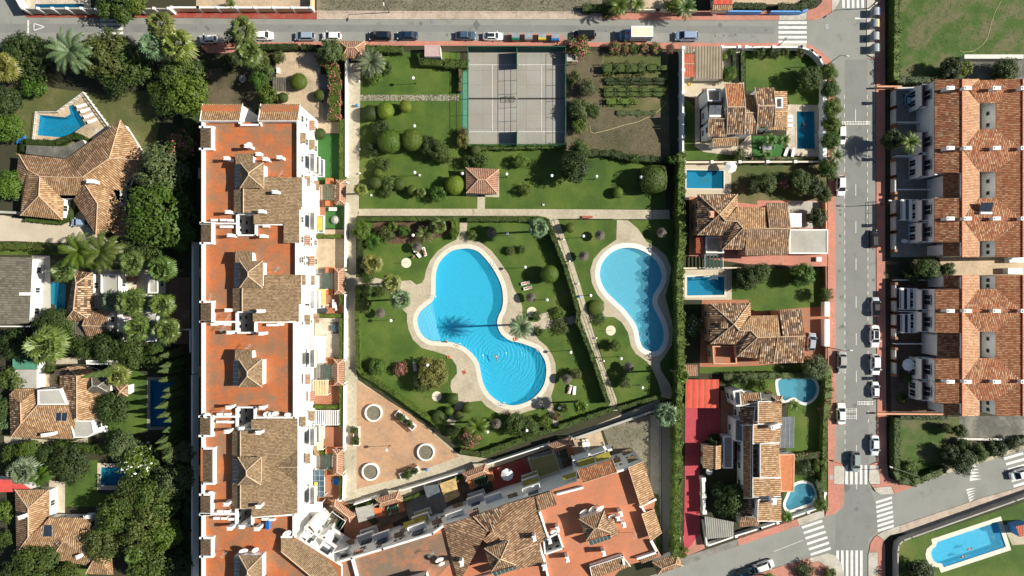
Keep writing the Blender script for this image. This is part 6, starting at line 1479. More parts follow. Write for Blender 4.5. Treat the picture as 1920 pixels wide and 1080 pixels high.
# ---------------------------------------------------------------- walls, fences and railings
def wall(label, path, h, t=.25, mat='white', name='garden_wall', cat='wall', piers=0, pmat='white', closed=False, z0=0, cap=None):
    P = [W(x, y, h) for x, y in path]; root = thing(name, label, cat, (P[0].x, P[0].y, 0)); b = MB(); cb = MB(); pb = []
    for A, C in zip(P, P[1:]):
        d = C-A; L = math.hypot(d.x, d.y); a = math.atan2(d.y, d.x); b.box((A.x+C.x)/2, (A.y+C.y)/2, z0, L+t*.9, t, h-z0, a)
        if cap: cb.box((A.x+C.x)/2, (A.y+C.y)/2, h+.003, L+t, t+.14, .07, a)
        if piers:
            n = max(1, round(L/piers))
            for i in range(n+1): q = A+d*(i/n); pb.append((q.x, q.y, a))
    b.build('wall', mat, root)
    if cap: cb.build('coping', cap, root)
    for x, y, a in pb: b = MB(); b.box(x, y, z0, t+.28, t+.28, h-z0+.25, a); b.build('pier', pmat, root)
    return root
def fence(label, path, h, mat='dark_metal', step=2.5, rails=(.95, .5), name='fence', screen=None, r=.035, cat='fence', bars=0):
    P = [W(x, y, h) for x, y in path]; root = thing(name, label, cat, (P[0].x, P[0].y, 0)); rb = MB(); sb = MB(); n_ = 0; bb = MB()
    for k, (A, C) in enumerate(zip(P, P[1:])):
        A = Vector((A.x, A.y, 0)); C = Vector((C.x, C.y, 0)); d = C-A; L = d.length; n = max(1, round(L/step))
        for f in rails: u = Vector((0, 0, h*f)); rb.tube(A+u, C+u, r, n=5)
        for i in range(n+(k == len(P)-2)):
            q = A+d*(i/n); b = MB(); b.tube(q, q+Vector((0, 0, h)), r*1.3, n=5); n_ += 1
            if n_ <= 90: b.build('post', mat, root)
        if screen:
            a = math.atan2(d.y, d.x); z1, z2 = screen[1]*h, screen[2]*h; sb.box((A.x+C.x)/2, (A.y+C.y)/2, z1, L, .03, z2-z1, a)
        if bars:
            for i in range(int(L/bars)): q = A+d*((i+.5)*bars/L); bb.tube(q+Vector((0, 0, h*.1)), q+Vector((0, 0, h*.95)), .02, n=4)
    rb.build('rail', mat, root)
    if bars: bb.build('bars', mat, root)
    if screen: sb.build('screen', screen[0], root)
    return root
wall('grey garden wall with white piers along the top left street', [(44,16),(316,16)], 2.8, .25, 'concrete', piers=3.3)
wall('white end wall at the top left street corner', [(20,-20),(40,15)], 2.8, .4)
wall('cream garden wall with white piers along the top street', [(322,14),(372,14),(583,14.5)], 2.2, .25, 'ochre', piers=4.2, cap='white'); wall('cream wall end beside the waste plot', [(583,14),(583,-30)], 2.2, .3, 'ochre')
wall('low beige wall behind the top palms', [(1176,17.5),(1228,18)], 1.5, .3, 'cream'); wall('tall beige gate pier wall at the top', [(1240,17.5),(1305,19)], 1.5, .3, 'cream')
wall('bright blue garden wall along the top street, left piece', [(1367,20.5),(1428,21)], 1.7, .3, 'blue_wall'); wall('bright blue garden wall along the top street, right piece', [(1447,21),(1504,21),(1514,18)], 1.7, .3, 'blue_wall')
wall('white garden wall in front of the apartment yards, upper part', [(648,112),(648,330)], 1.9, .25); wall('white garden wall in front of the apartment yards, middle part', [(647.5,385),(646.5,500)], 1.9, .25)
wall('white garden wall in front of the apartment yards, lower middle part', [(646.5,553),(645.5,672)], 1.9, .25); wall('white garden wall in front of the apartment yards, lower part', [(645,724),(644,840)], 1.9, .25); wall('white garden wall in front of the apartment yards, lowest part', [(644,893),(643,938),(636,940)], 1.9, .3)
wall('white wall of the diagonal yards, left part', [(664,946),(704,933)], 1.9, .25); wall('white wall of the diagonal yards, middle part', [(752,920),(868,885)], 1.9, .25); wall('white wall of the diagonal yards, right part', [(914,871),(1028,834)], 1.9, .25)
wall('retaining wall beside the long path, its shade painted dark blue', [(1078,822),(1234,768)], 1.6, .35, 'glass_blue', cap='concrete')  # dark blue stands in for the shade on the wall face
wall('tall white wall with a blue shaded face left of the white villa', [(1281,90),(1281,298)], 3.0, .4, 'white', piers=5)
wall('white garden wall of the white villa on the top street', [(1354,88),(1386,88)], 1.9, .35, piers=4); wall('long white curved garden wall of the white villa', [(1399,88),(1502,88),(1522,95),(1537,108),(1545,124),(1547,140)], 1.9, .35, piers=6); wall('white garden wall of the white villa along the long street', [(1547,141),(1547,300)], 1.9, .9, piers=6)
wall('pinkish wall between the white villa and the dolphin pool', [(1283,304),(1543,303)], 1.7, .35, 'cream', piers=5.5)
wall('beige wall between the two brown villa plots', [(1281,503),(1388,502)], 1.5, .3, 'cream'); wall('wall at the pavement beside the white pavilion canopy', [(1549,378),(1550,430)], 1.6, .3, 'wall_pink'); wall('wooden slatted gate wall beside the lawn of the lower brown villa', [(1549,500),(1550,568)], 1.5, .3, 'frame_brown')
wall('white upper gate wall of the lower brown villa', [(1551,570),(1551,589)], 1.8, 1.1); wall('white lower gate wall of the lower brown villa', [(1551,603),(1551,645)], 1.8, 1.1); wall('brown fence wall above the olive tree', [(1549,648),(1549,672)], 1.5, .3, 'frame_brown')
wall('white low wall of the bottom carport plot', [(1320,978),(1326,1024),(1378,1006)], 1.4, .3); wall('white wall along the corner villa and the bean pool', [(1380,1005),(1425,991),(1458,980)], 1.4, .3, piers=5); wall('white wall at the corner beside the bean pool', [(1484,971),(1546,949),(1547,925)], 1.2, .3, piers=5)
wall('white wall beside the crimson driveway', [(1319,899),(1321,960)], 1.9, .6, piers=4)
wall('grey curved boundary wall of the slanted pool lawn', [(1684,1130),(1684,1035),(1686,1022),(1694,1014),(1710,1008),(1905,939),(2060,885)], 1.9, .3, 'steel_wall' if False else 'concrete')
wall('pale wall at the bottom of the wide top right lawn', [(1812,106),(1916,106)], 1.6, .9, 'white_dirty'); wall('pale low wall beside the mossy paving', [(1798,823),(1990,826)], .9, .45, 'white_dirty')
wall('white boundary wall in the dark alley, upper part', [(361,455),(361,700)], 2.6, .4, 'white'); wall('white boundary wall in the dark alley, lower part', [(360,705),(360,1090)], 2.6, .4, 'white')
wall('white wall left of the dark brown patio', [(300,643),(300,665)], 1.8, .25); wall('white wall around the dark red patio', [(300,618),(356,618),(356,660)], 1.6, .25)
wall('white wall below the slate roofed villa', [(-10,612),(52,612)], 1.5, .25); wall('white wall with planting at the tan villa entrance', [(-10,397),(36,399)], 1.4, .5, 'concrete')
for i, (a, c) in enumerate(((166,200),(202,234),(238,268),(300,330),(332,362),(372,402),(404,434),(436,470))):
    wall('front wall panel %s of the upper terraced houses, white between brick piers' % ('one','two','three','four','five','six','seven','eight')[i] if False else '%s white front wall panel from the top at the upper terraced houses' % ('first','second','third','fourth','fifth','sixth','seventh','eighth')[i], [(1679,a),(1679,c)], 1.7, .3, 'white_dirty', piers=4, pmat='wood')
for i, (a, c) in enumerate(((532,560),(562,586),(588,612),(614,634),(654,676),(678,704))):
    wall('%s white front wall panel from the top at the lower terraced houses' % ('first','second','third','fourth','fifth','sixth')[i], [(1680,a),(1680,c)], 1.7, .3, 'white_dirty', piers=4, pmat='wood')
for i, (y, lab) in enumerate(((165,'top'),(229,'second'),(292,'third'),(355,'fourth'))): wall('%s white dividing wall between the upper terraced yards' % lab, [(1682,y),(1752,y)], 1.7, .2)
for i, (y, lab) in enumerate(((525,'top'),(584,'second'),(645,'third'))): wall('%s white dividing wall between the lower terraced yards' % lab, [(1682,y),(1752,y)], 1.7, .2)
wall('terracotta wall between the terraced yards and the square lawn', [(1646,776),(1770,777)], 1.3, .35, 'wall_pink'); wall('short brick gate wall at the top of the terraced yards', [(1646,162),(1690,162)], 1.3, .35, 'wall_pink')
fence('white railing on the left side of the angular pool deck', [(61,263),(66,209),(105,209)], 1.1, 'white', 1.2, bars=.3); fence('white railing on the slanted side of the angular pool deck', [(105,209),(155,172.5)], 1.1, 'white', 1.2, bars=.3); fence('white balustrade on the right side of the angular pool deck', [(155,172.5),(202,236)], 1.1, 'white', 1.0, bars=.25, r=.07)
fence('green metal fence around the tennis courts', [(877,270),(877,87),(1061,87)], 3.1, 'green_metal', 3.4, (1, .66, .33)); fence('dark green screen fence on the north side of the tennis courts', [(877,86.5),(1061,86.5)], 3.1, 'green_metal', 3.4, (1, .5), screen=('green_screen', .02, .97))
fence('green fence on the right side of the tennis courts', [(1061,90),(1061,272)], 3.1, 'green_metal', 3.4, (1, .66, .33), screen=('green_screen', .02, .5)); fence('low rail fence below the tennis courts', [(877,270),(1061,270)], 3.1, 'green_metal', 3.4, (1, .66, .33))
fence('middle fence between the two tennis courts', [(969,90),(969,272)], 3.1, 'green_metal', 3.0, (1, .66, .33))
for lab, a, c in (('upper green windbreak on the fence between the courts', 90, 121), ('lower green windbreak on the fence between the courts', 241, 271)): fence(lab, [(969.6,a),(969.6,c)], 3.0, 'green_metal', 3, (1,), screen=('green_screen', .02, .98), name='windbreak', cat='windbreak')
for lab, x0, x1 in (('tennis net of the left court', 879, 967), ('tennis net of the right court', 971, 1059)): fence(lab, [(x0,183.5),(x1,183.5)], .95, 'dark_metal', 6, (1, .75, .5, .25), name='tennis_net', cat='net', r=.03, screen=('dark_metal', .86, 1.0))
fence('dark metal frame standing at the net between the courts', [(948,180),(964,180),(964,189),(948,189),(948,180)], .9, 'dark_metal', 1.5, (.95,), r=.05, name='metal_frame', cat='frame')
fence('dark handrail along the right side of the slanted path', [(1038,412),(1056,465),(1076,525),(1095,583)], 1.0, 'dark_metal', 3.2); fence('dark handrail along the lower right of the slanted path', [(1098,590),(1126,672),(1157,765)], 1.0, 'dark_metal', 3.2)
fence('low railing on the straight path beside the second pool', [(1046,410.5),(1150,410.5)], 1.0, 'dark_metal', 3.2); fence('low gate railing right of the second pool entrance', [(1180,411),(1255,411)], 1.0, 'dark_metal', 3.2); fence('garden gate at the lower topiaries', [(801,800),(826,812)], 1.1, 'dark_metal', 1, bars=.25); fence('little gate railing on the bridge path', [(1058,596),(1078,594)], 1.0, 'dark_metal', 1.5)
fence('thin wire fence along the waste plot', [(596,20.5),(1128,20.5)], 1.0, 'dark_metal', 6, (1,), r=.02); fence('wire fence beside the service lane', [(1237,800),(1238,1040)], 1.2, 'dark_metal', 4, (1, .5), r=.03)
fence('short pavement railing beside the black car', [(1645,378),(1638,378),(1638,420),(1645,420)], 1.0, 'dark_metal', 3, r=.03)
# ---------------------------------------------------------------- vehicles
m, t, bb_, N, L = nodes('car_paint'); oi = N('ShaderNodeObjectInfo'); L(oi.outputs['Color'], bb_.inputs[0]); bb_.inputs['Roughness'].default_value = .3; bb_.inputs['Coat Weight'].default_value = .6
plain('tail_red', (.4, .02, .02), .4, var=0); plain('lamp_glass', (.6, .62, .62), .2, var=0)
def car_proto(L_, Wd, Ht, hood=.26, trunk=.12, box=False, jeep=False):
    r = thing('parked_car', 'car', 'car', (0, 0, 0)); a, c = L_/2, Wd/2; zb = Ht*.60
    def ring(s, z, e=.42, drop=0):
        out = []
        for i in range(40):
            t_ = 2*math.pi*i/40; cx, sy = math.cos(t_), math.sin(t_)
            x = a*s*math.copysign(abs(cx)**e, cx); y = c*s*math.copysign(abs(sy)**(e*.7), sy)
            y *= 1-.10*max(0, x/a)**4
            zz = z-drop*max(0, (x/a-.3)/.7)**1.6-drop*.5*max(0, (-x/a-.55)/.45)**2; out.append(Vector((x, y, zz)))
        return out
    b = MB(); R_ = [ring(.96, .18), ring(1, .34), ring(1, Ht*.36), ring(.985, Ht*.50, drop=.10), ring(.93, zb, drop=.2), ring(.8, zb+.03, drop=.18), ring(.4, zb+.05, drop=.12)]
    for q, w_ in zip(R_, R_[1:]):
        for i in range(40): j = (i+1) % 40; b.face([q[i], q[j], w_[j], w_[i]])
    b.face(R_[-1]); b.face(R_[0][::-1]); b.build('body', 'car_paint', r, smooth=True)
    # cabin: belt rectangle up to the roof rectangle
    xf, xr = a*(1-hood*2+.08), -a*(1-trunk*2+.04); ft, rt = (.75, .45) if not box else (.5, .12)
    if jeep: ft, rt = .4, .1
    yb, yt = c*.86, c*.68 if not box else c*.8
    B = [Vector((xf, -yb, zb)), Vector((xf, yb, zb)), Vector((xr, yb, zb)), Vector((xr, -yb, zb))]
    T = [Vector((xf-ft, -yt, Ht-.04)), Vector((xf-ft, yt, Ht-.04)), Vector((xr+rt, yt*.97, Ht-.05)), Vector((xr+rt, -yt*.97, Ht-.05))]
    mid = [(T[0]+T[1])/2, (T[2]+T[3])/2]
    b = MB(); 
    for i in range(4): b.face([B[i], B[(i+1) % 4], T[(i+1) % 4], T[i]])
    Tm = [p*.9+Vector(((T[0].x+T[2].x)/2, 0, Ht))*.1 for p in T]
    for p in Tm: p.z = Ht
    for i in range(4): b.face([T[i], T[(i+1) % 4], Tm[(i+1) % 4], Tm[i]])
    b.face(Tm); b.build('roof', 'car_paint', r)
    def glass(nm, i, u0, u1, v0=.08, v1=.93):
        p0, p1, q1, q0 = B[i], B[(i+1) % 4], T[(i+1) % 4], T[i]; n = newell([p0, p1, q1, q0]); g = MB()
        f = lambda u, v: p0.lerp(p1, u).lerp(q0.lerp(q1, u), v)+n*.015
        g.face([f(u0, v0), f(u1, v0), f(u1, v1), f(u0, v1)]); g.build(nm, 'glass', r)
    glass('windshield', 0, .05, .95); glass('rear_window', 2, .08, .92)
    for i in (1, 3): glass('side_window', i, .10, .46); glass('side_window', i, .50, .86)
    for sx in (.64, -.62):
        for sy in (-1, 1):
            g = MB(); g.tube((a*sx, sy*(c-.2), .31), (a*sx, sy*(c+.01), .31), .31, n=14); g.build('wheel', 'rubber', r)
    for sy in (-1, 1):
        g = MB(); g.box(a*.93, sy*c*.66, Ht*.36, .22, .34, .16, sy*-.35); g.build('headlight', 'lamp_glass', r)
        g = MB(); g.box(-a*.96, sy*c*.7, Ht*.42, .14, .3, .2); g.build('tail_light', 'tail_red', r)
        g = MB(); g.box(xf-.25, sy*(c+.06), zb-.02, .14, .22, .13); g.build('mirror', 'car_paint', r)
    if jeep: g = MB(); g.tube((-a-.02, 0, .95), (-a-.24, 0, .95), .34, n=14); g.build('spare_wheel', 'rubber', r)
    reg(r); PROTOS.append(r); return r
PC = {'hatch': car_proto(3.9, 1.72, 1.45, .24, .06), 'sedan': car_proto(4.5, 1.8, 1.42, .26, .17), 'suv': car_proto(4.5, 1.85, 1.65, .23, .04), 'jeep': car_proto(4.3, 1.8, 1.8, .24, .03, jeep=True)}
CARS = '''391 73 hatch 181 .78 .78 .76|small white hatchback parked leftmost on the top street|4.0
493 67 suv 0 .76 .76 .75|white estate car half hidden under the fan palms|4.6
572 68 suv 180 .27 .34 .42|silver blue people carrier with roof rails on the top street|4.5
622 68 hatch 180 .78 .78 .77|white car parked beside the gatehouse|4.2
713 67.5 suv 180 .008 .012 .02|black car parked right of the gatehouse roof|4.8
764 66.5 sedan 180 .01 .03 .06|dark blue car behind the black one on the top street|4.6
873 66.5 sedan 0 .05 .09 .14|blue grey car parked above the tennis courts|4.6
924 68 sedan 0 .8 .8 .79|white car with a sunroof next to the recycling bins|4.5
1095 66 jeep 180 .008 .010 .012|black off road car with a spare wheel at the back|4.7
1287 68 suv 180 .26 .34 .46|light blue estate car right of the delivery van|5.0
1577 252 hatch 270 .8 .8 .79|white car under the street trees, upper left of the long street|4.4
1576.5 348 hatch 270 .8 .8 .79|white car beside the dolphin pool garden|4.5
1578.7 679 sedan 270 .34 .33 .31|silver grey saloon parked below the lamp on the left kerb|5.0
1577 776 sedan 90 .8 .79 .76|white saloon beside the painted road squares|4.8
1604 866 suv 270 .26 .3 .31|grey car driving over the zebra crossing|4.5
1638.8 448 suv 90 .006 .007 .008|black car parked alone on the right kerb|4.0
1641.5 575 suv 90 .45 .5 .55|white car with a black roof on the right kerb|4.2
1640 630.5 sedan 270 .8 .8 .79|white car with a dark sunroof, second below the terrace passage|5.0
1641 683.5 hatch 270 .78 .8 .82|white car third from the passage on the right kerb|4.6
1641.5 731 hatch 90 .7 .72 .74|small white city car above the right painted squares|3.6
1640 835 sedan 270 .62 .68 .72|white car lowest on the right kerb before the crossing|4.6
1432 1061 suv 20 .7 .7 .68|white estate car at the bottom left of the crossing|4.6
1398 1075 hatch 20 .01 .05 .08|dark teal car cut by the bottom edge|4.3
1913 888 suv 197 .8 .8 .78|white van like car on the zebra crossing at the right edge|4.8
1522 641 hatch 84 .32 .36 .42|silver car in the driveway of the lower brown villa|4.0
150 417 hatch 180 .27 .36 .48|pale blue car tucked under the tan villa roof|4.0
1703 186 hatch 90 .3 .4 .5|small pale car in the shaded top terraced yard|2.9'''
for ln in CARS.split('\n'):
    a, lab, ln_ = ln.split('|'); x, y, k, ang, r_, g_, b_ = a.split(); p = W(float(x), float(y), .7); L0 = {'hatch': 3.9, 'sedan': 4.5, 'suv': 4.5, 'jeep': 4.3}[k]; s = float(ln_)/L0
    o = dup(PC[k], (p.x, p.y, .02), R(float(ang)), s, lab, 'parked and passing cars', (float(r_), float(g_), float(b_)), 'car')
    if 'black roof' in lab or 'dark sunroof' in lab or 'with a sunroof' in lab:
        for c in o.children:
            if c.name.startswith('roof') and 'black roof' in lab: c.color = (.01, .01, .012, 1)
        if 'sunroof' in lab: g = MB(); g.box(-.35, 0, 1.42, 1.5, .8, .02); q = g.build('sunroof', 'glass'); q.parent = o
V_ = thing('delivery_van', 'white box delivery van with a blue cab and a round red mark', 'van', (0, 0, 0))
b = MB(); b.box(-1.1, 0, .55, 4.7, 2.35, 2.5); b.build('cargo_box', 'white', V_); b = MB(); b.box(-1.1, 0, 3.06, 4.2, 1.9, .02); b.build('roof_panel', 'cream', V_)
b = MB(); b.prism([(1.3, -1.05), (2.9, -1.0), (3.35, -.8), (3.5, 0), (3.35, .8), (2.9, 1.0), (1.3, 1.05)], .4, 1.15); b.box(1.9, 0, 1.15, 1.2, 1.9, .95, taper=.86); b.build('cab', 'van_blue' if False else 'blue_cloth', V_)
b = MB(); b.slab([(2.45, -.85, 1.2), (2.95, -.85, 1.17), (2.95, .85, 1.17), (2.45, .85, 1.2)], .02); b.slab([(2.44, -.8, 2.0), (2.44, .8, 2.0), (2.95, .86, 1.2), (2.95, -.86, 1.2)], .03); b.build('windshield', 'glass', V_)
for s_ in (-1, 1): b = MB(); b.box(2.75, s_*1.15, 1.2, .12, .25, .3); b.build('mirror', 'rubber', V_)
for x_ in (2.4, -2.3):
    for s_ in (-1, 1): b = MB(); b.tube((x_, s_*.85, .38), (x_, s_*1.12, .38), .38, n=14); b.build('wheel', 'rubber', V_)
for s_ in (-1, 1): b = MB(); b.box(3.3, s_*.7, .7, .2, .3, .2); b.build('headlight', 'lamp_glass', V_)
b = MB(); b.lathe((1.9, 0, 2.105), [(.3, 0), (.3, .01)], 20); b.build('emblem', 'red_cloth', V_)
def text(s, size, mat, loc, rot, parent, name='lettering'):
    cu = bpy.data.curves.new(name, 'FONT'); cu.body = s; cu.size = size; cu.extrude = .01; cu.align_x = 'CENTER'; cu.align_y = 'CENTER'
    tmp = bpy.data.objects.new(name, cu); col.objects.link(tmp); dg = bpy.context.evaluated_depsgraph_get(); me = bpy.data.meshes.new_from_object(tmp.evaluated_get(dg)); bpy.data.objects.remove(tmp)
    me.materials.clear(); me.materials.append(MATS[mat]); o = bpy.data.objects.new(name, me); col.objects.link(o); o.parent = parent; o.location = loc; o.rotation_euler = rot; return o
text('1', .4, 'white', (1.9, 0, 2.13), (0, 0, R(180)), V_, 'numeral')
b = MB(); b.tube((-1.5, 1.19, 1.7), (-1.5, 1.21, 1.7), .22, n=16); b.build('emblem', 'red_cloth', V_); 
for x_ in (-.3, -2.6): b = MB(); b.box(x_, 1.19, 1.6, 1.2, .02, .16); b.build('side_stripe', 'glass_blue', V_)
p = W(1192, 64, 1.5); V_.location = (p.x, p.y, .02); V_.rotation_euler = (0, 0, R(180)); V_.scale = (1.0,)*3
# ---------------------------------------------------------------- street furniture
def bin_proto(mat):
    r = thing('recycling_bin', 'bin', 'bin', (0, 0, 0)); b = MB(); b.box(0, 0, .1, 1.45, 1.5, .95, taper=1.04); b.build('body', 'bin_grey', r); b = MB(); n = 9
    for i in range(n):
        t0, t1 = math.pi*i/n, math.pi*(i+1)/n; P_ = lambda t_, x_: Vector((x_, .78*math.cos(t_), 1.05+.5*math.sin(t_)))
        b.face([P_(t0, -.78), P_(t1, -.78), P_(t1, .78), P_(t0, .78)], 1 if i < n*.28 else 0)
    for x_, s_ in ((-.78, 1), (.78, -1)): f = [Vector((x_, .78*math.cos(math.pi*i/n), 1.05+.5*math.sin(math.pi*i/n))) for i in range(n+1)]; b.face(f if s_ > 0 else f[::-1], 0)
    b.build('lid', ['bin_grey', mat], r); reg(r); PROTOS.append(r); return r
BP = {k: bin_proto(k) for k in ('bin_green', 'bin_grey', 'bin_yellow', 'bin_blue')}
for x, y, k, a, lab in ((967,69,'bin_green',180,'green topped bin, leftmost on the kerb above the tennis courts'),(991,68.5,'bin_grey',180,'plain grey bin above the tennis courts'),(1016.5,69,'bin_yellow',180,'yellow fronted bin above the tennis courts'),(1041,70,'bin_blue',180,'blue fronted bin, rightmost above the tennis courts'),(1641,23,'bin_blue',270,'blue edged bin at the top of the long street'),(1640,45,'bin_yellow',270,'yellow edged bin, second of the row at the top right'),(1640,69,'bin_grey',270,'all grey bin, third of the row at the top right'),(1641,91,'bin_green',270,'green edged bin, lowest of the row at the top right')):
    p = W(x, y, 1); dup(BP[k], (p.x, p.y, .12), R(a), 1.08, lab, 'recycling bins on the kerb')
gl = thing('globe_lamp', 'lamp', 'lamp', (0, 0, 0)); b = MB(); b.tube((0, 0, 0), (0, 0, 3.6), .06, .045, 8); b.tube((0, 0, 0), (0, 0, .12), .14, n=8); b.build('post', 'dark_metal', gl); b = MB()
b.lathe((0, 0, 3.9), [(.34*math.cos(R(a)), .34*math.sin(R(a))) for a in range(-85, 91, 15)], 14); b.build('globe', 'globe', gl, smooth=True); reg(gl); PROTOS.append(gl)
for ln in '''774.3 146.3|on the lawn above the stepping stones
776.9 236.2|above the two big clipped balls
777.5 323.2|in the lower left of the upper lawn
866.7 325.2|just left of the gazebo
949.8 326.3|just right of the gazebo
1034.4 329.3|left of the biggest dark tree in the upper lawn
1118.5 330.7|right of the biggest dark tree in the upper lawn
1202 332|touching the boxy clipped tree
774.4 441|in the mulch bed plants
951.7 438.7|between the main pool and the upper hedge
1093.8 442.7|at the top of the slanted path
984.4 500.8|right of the main pool, above the two white loungers
1107.3 554|left of the second pool near the slanted path
1025.6 562.3|right of the thatched parasol beside the main pool
732.7 601|on the left pool lawn below the palms
801.3 684.5|behind the bamboo clump
1070 660.7|right of the lower end of the main pool
1164.3 672.3|beside the lower part of the slanted path
1049 765|at the exit path of the main pool
1204.4 726.7|at the bottom of the second pool lawn
724.7 843.8|in the middle of the terracotta plaza
914 810|beside the bright feather palm on the lower lawn
987.4 807|in the dark bushes below the main pool'''.split('\n'):
    a, lab = ln.split('|'); x, y = map(float, a.split()); p = W(x, y, 3.9); dup(gl, (p.x, p.y, .03), 0, 1, 'white globe lamp '+lab, 'white globe lamps in the garden')
def street_lamp(lab, bx, by, hx, hy, h=7):
    A = W(bx, by, 0); C = W(hx, hy, h); r = thing('street_lamp', lab, 'street lamp', (A.x, A.y, 0), 'street lamps'); b = MB(); top = Vector((A.x, A.y, h-.3)); b.tube((A.x, A.y, .1), top, .1, .06, 8); b.build('post', 'dark_metal', r)
    b = MB(); b.tube(top, C, .045, n=6); b.build('arm', 'dark_metal', r); b = MB(); d = (C-top); ang = math.atan2(d.y, d.x); b.box(C.x, C.y, h-.08, .8, .32, .16, ang, taper=.7); b.build('lamp_head', 'frame', r)
street_lamp('street lamp beside the waste plot at the top', 730, 24, 719, 7); street_lamp('street lamp reaching over the top right zebra crossing', 1457, 88, 1475, 70, 6); street_lamp('street lamp at the rounded corner of the white villa wall', 1547, 124, 1589, 105)
street_lamp('street lamp beside the black car on the right kerb', 1652, 384, 1669, 376, 6); street_lamp('street lamp above the parked silver saloon', 1550, 651, 1596, 657); street_lamp('street lamp at the upper right corner of the crossing', 1688, 877, 1671, 876, 7); street_lamp('short lamp beside the top right bins', 1628, 16, 1643, 6, 6)
def parasol_proto(kind):
    r = thing('parasol', 'p', 'parasol', (0, 0, 0)); b = MB(); b.tube((0, 0, 0), (0, 0, 2.5), .05, n=8); b.build('pole', 'wood', r); b = MB(); n = 18
    if kind == 'thatch':
        for i in range(n):
            a0, a1 = 2*math.pi*i/n, 2*math.pi*(i+1)/n; m_ = (a0+a1)/2; rr = 1.12 if i % 2 else 1.05
            P0 = Vector((0, 0, 2.7)); A = Vector((rr*math.cos(a0), rr*math.sin(a0), 2.05)); C = Vector((rr*math.cos(a1), rr*math.sin(a1), 2.02)); b.face([A, C, P0])
            b.face([A, A*1.0-Vector((0, 0, .18)), C-Vector((0, 0, .16)), C]); b.face([C*.98, A*.98, P0-Vector((0, 0, .1))])
        b.build('canopy', 'thatch_grey', r); b = MB(); b.tube((0, 0, 2.6), (0, 0, 2.85), .09, .03, 6); b.build('finial', 'grey_cloth', r)
    else:
        n = 8
        for i in range(n):
            a0, a1 = 2*math.pi*i/n, 2*math.pi*(i+1)/n; A = Vector((1.25*math.cos(a0), 1.25*math.sin(a0), 2.2)); C = Vector((1.25*math.cos(a1), 1.25*math.sin(a1), 2.2)); b.slab([A, C, Vector((0, 0, 2.7))], .02)
        b.build('canopy', 'white_cloth', r)
    reg(r); PROTOS.append(r); return r
TP, WP = parasol_proto('thatch'), parasol_proto('white')
for x, y, lab in ((782,462.5,'beside the sunbathers left of the main pool'),(712.3,587.4,'on the left pool lawn below the palms'),(931,795,'on the lower lawn beside the dark bushes'),(922,436,'at the top right of the main pool'),(1125.4,440.7,'between the globe lamp and the second pool entrance'),(1094.9,479.8,'beside the upper slanted path'),(1241.5,436,'right of the second pool entrance, pale'),(995.6,557.8,'right of the main pool beside the white loungers'),(1180,688.6,'below the second pool'),(1063.5,711.4,'above the pink and blue towels')):
    p = W(x, y, 2.4); dup(TP, (p.x, p.y, .03), R(x % 40), 1, 'round grey thatched parasol '+lab, 'thatched parasols on the pool lawns')
for x, y, s, lab in ((1370.5,313,1.05,'round white parasol at the wall by the dolphin pool'),(1703,684,1.1,'pale star shaped parasol in the lower terraced yard'),(1332.5,887,.6,'little white parasol in the yard of the long villa'),(951,890,1.1,'white parasol in the dark red yard of the diagonal block')):
    p = W(x, y, 2.4); dup(WP, (p.x, p.y, .03), R(10), s, lab, 'white parasols')
for x, y, lab in ((761.6,493,'left of the main pool on the lawn'),(818.9,743,'beside the stone deck at the lower left'),(997,584.7,'at the edge of the main deck by the palm'),(1144.8,619.7,'beside the narrow end of the second pool')):
    r = thing('concrete_disc', 'white concrete disc with a pole '+lab, 'parasol base', W(x, y), 'white parasol bases without canopy'); p = W(x, y); b = MB(); b.lathe((p.x, p.y, .02), [(1.1, 0), (1.1, .08), (1.0, .10), (0.001, .10)], 24); b.build('base', 'cream', r); b = MB(); b.tube((p.x, p.y, .1), (p.x, p.y, 2.2), .04, n=6); b.build('pole', 'dark_metal', r)
for x, y, lab in ((700,774.5,'top of the plaza'),(798.3,848.3,'right of the plaza'),(694.5,885,'bottom left of the plaza')):
    r = thing('round_planter', 'round white walled planter filled with sand at the '+lab, 'planter', W(x, y), 'round planters on the plaza'); p = W(x, y, .75); b = MB(); b.lathe((p.x, p.y, .04), [(1.92, 0), (1.92, .71), (1.6, .71), (1.6, .45)], 32); b.build('rim', 'white', r); b = MB(); b.lathe((p.x, p.y, .06), [(1.61, .45), (.001, .46)], 24); b.build('sand', 'wasteland', r)
for x0, y0, x1, y1, lab in ((668,800,668,836,'upright planter on the left side of the plaza'),(743,774,777,804,'slanted planter on the upper right side of the plaza'),(750,894,785,880,'slanted planter at the bottom of the plaza')):
    A, C = W(x0, y0, .7), W(x1, y1, .7); d = C-A; a = math.atan2(d.y, d.x); L = math.hypot(d.x, d.y); m_ = (A+C)/2
    r = thing('planter', 'long white '+lab, 'planter', (m_.x, m_.y, 0)); b = MB(); b.box(m_.x, m_.y, .04, L, 1.4, .7, a); b.build('box', 'white', r); b = MB(); b.box(m_.x, m_.y, .7, L-.4, 1.0, .06, a); b.build('soil', 'mulch', r)
    s = Vector((-math.sin(a), math.cos(a), 0))*(1 if x0 != 668 else -1); r = thing('bench', 'long dark wooden bench along the '+lab, 'bench', (m_.x, m_.y, 0)); q = m_+s*(-1.1 if x0 == 750 else -1.1 if x0 == 743 else 1.1)
    if x0 == 750: q = m_-s*-1.1
    b = MB(); [b.box(q.x+s.x*o, q.y+s.y*o, .45, L*.95, .12, .05, a) for o in (-.2, 0, .2)]; b.build('seat', 'wood', r); b = MB(); [b.box(q.x+math.cos(a)*o*L, q.y+math.sin(a)*o*L, .05, .1, .5, .4, a) for o in (-.4, 0, .4)]; b.build('leg', 'dark_metal', r)
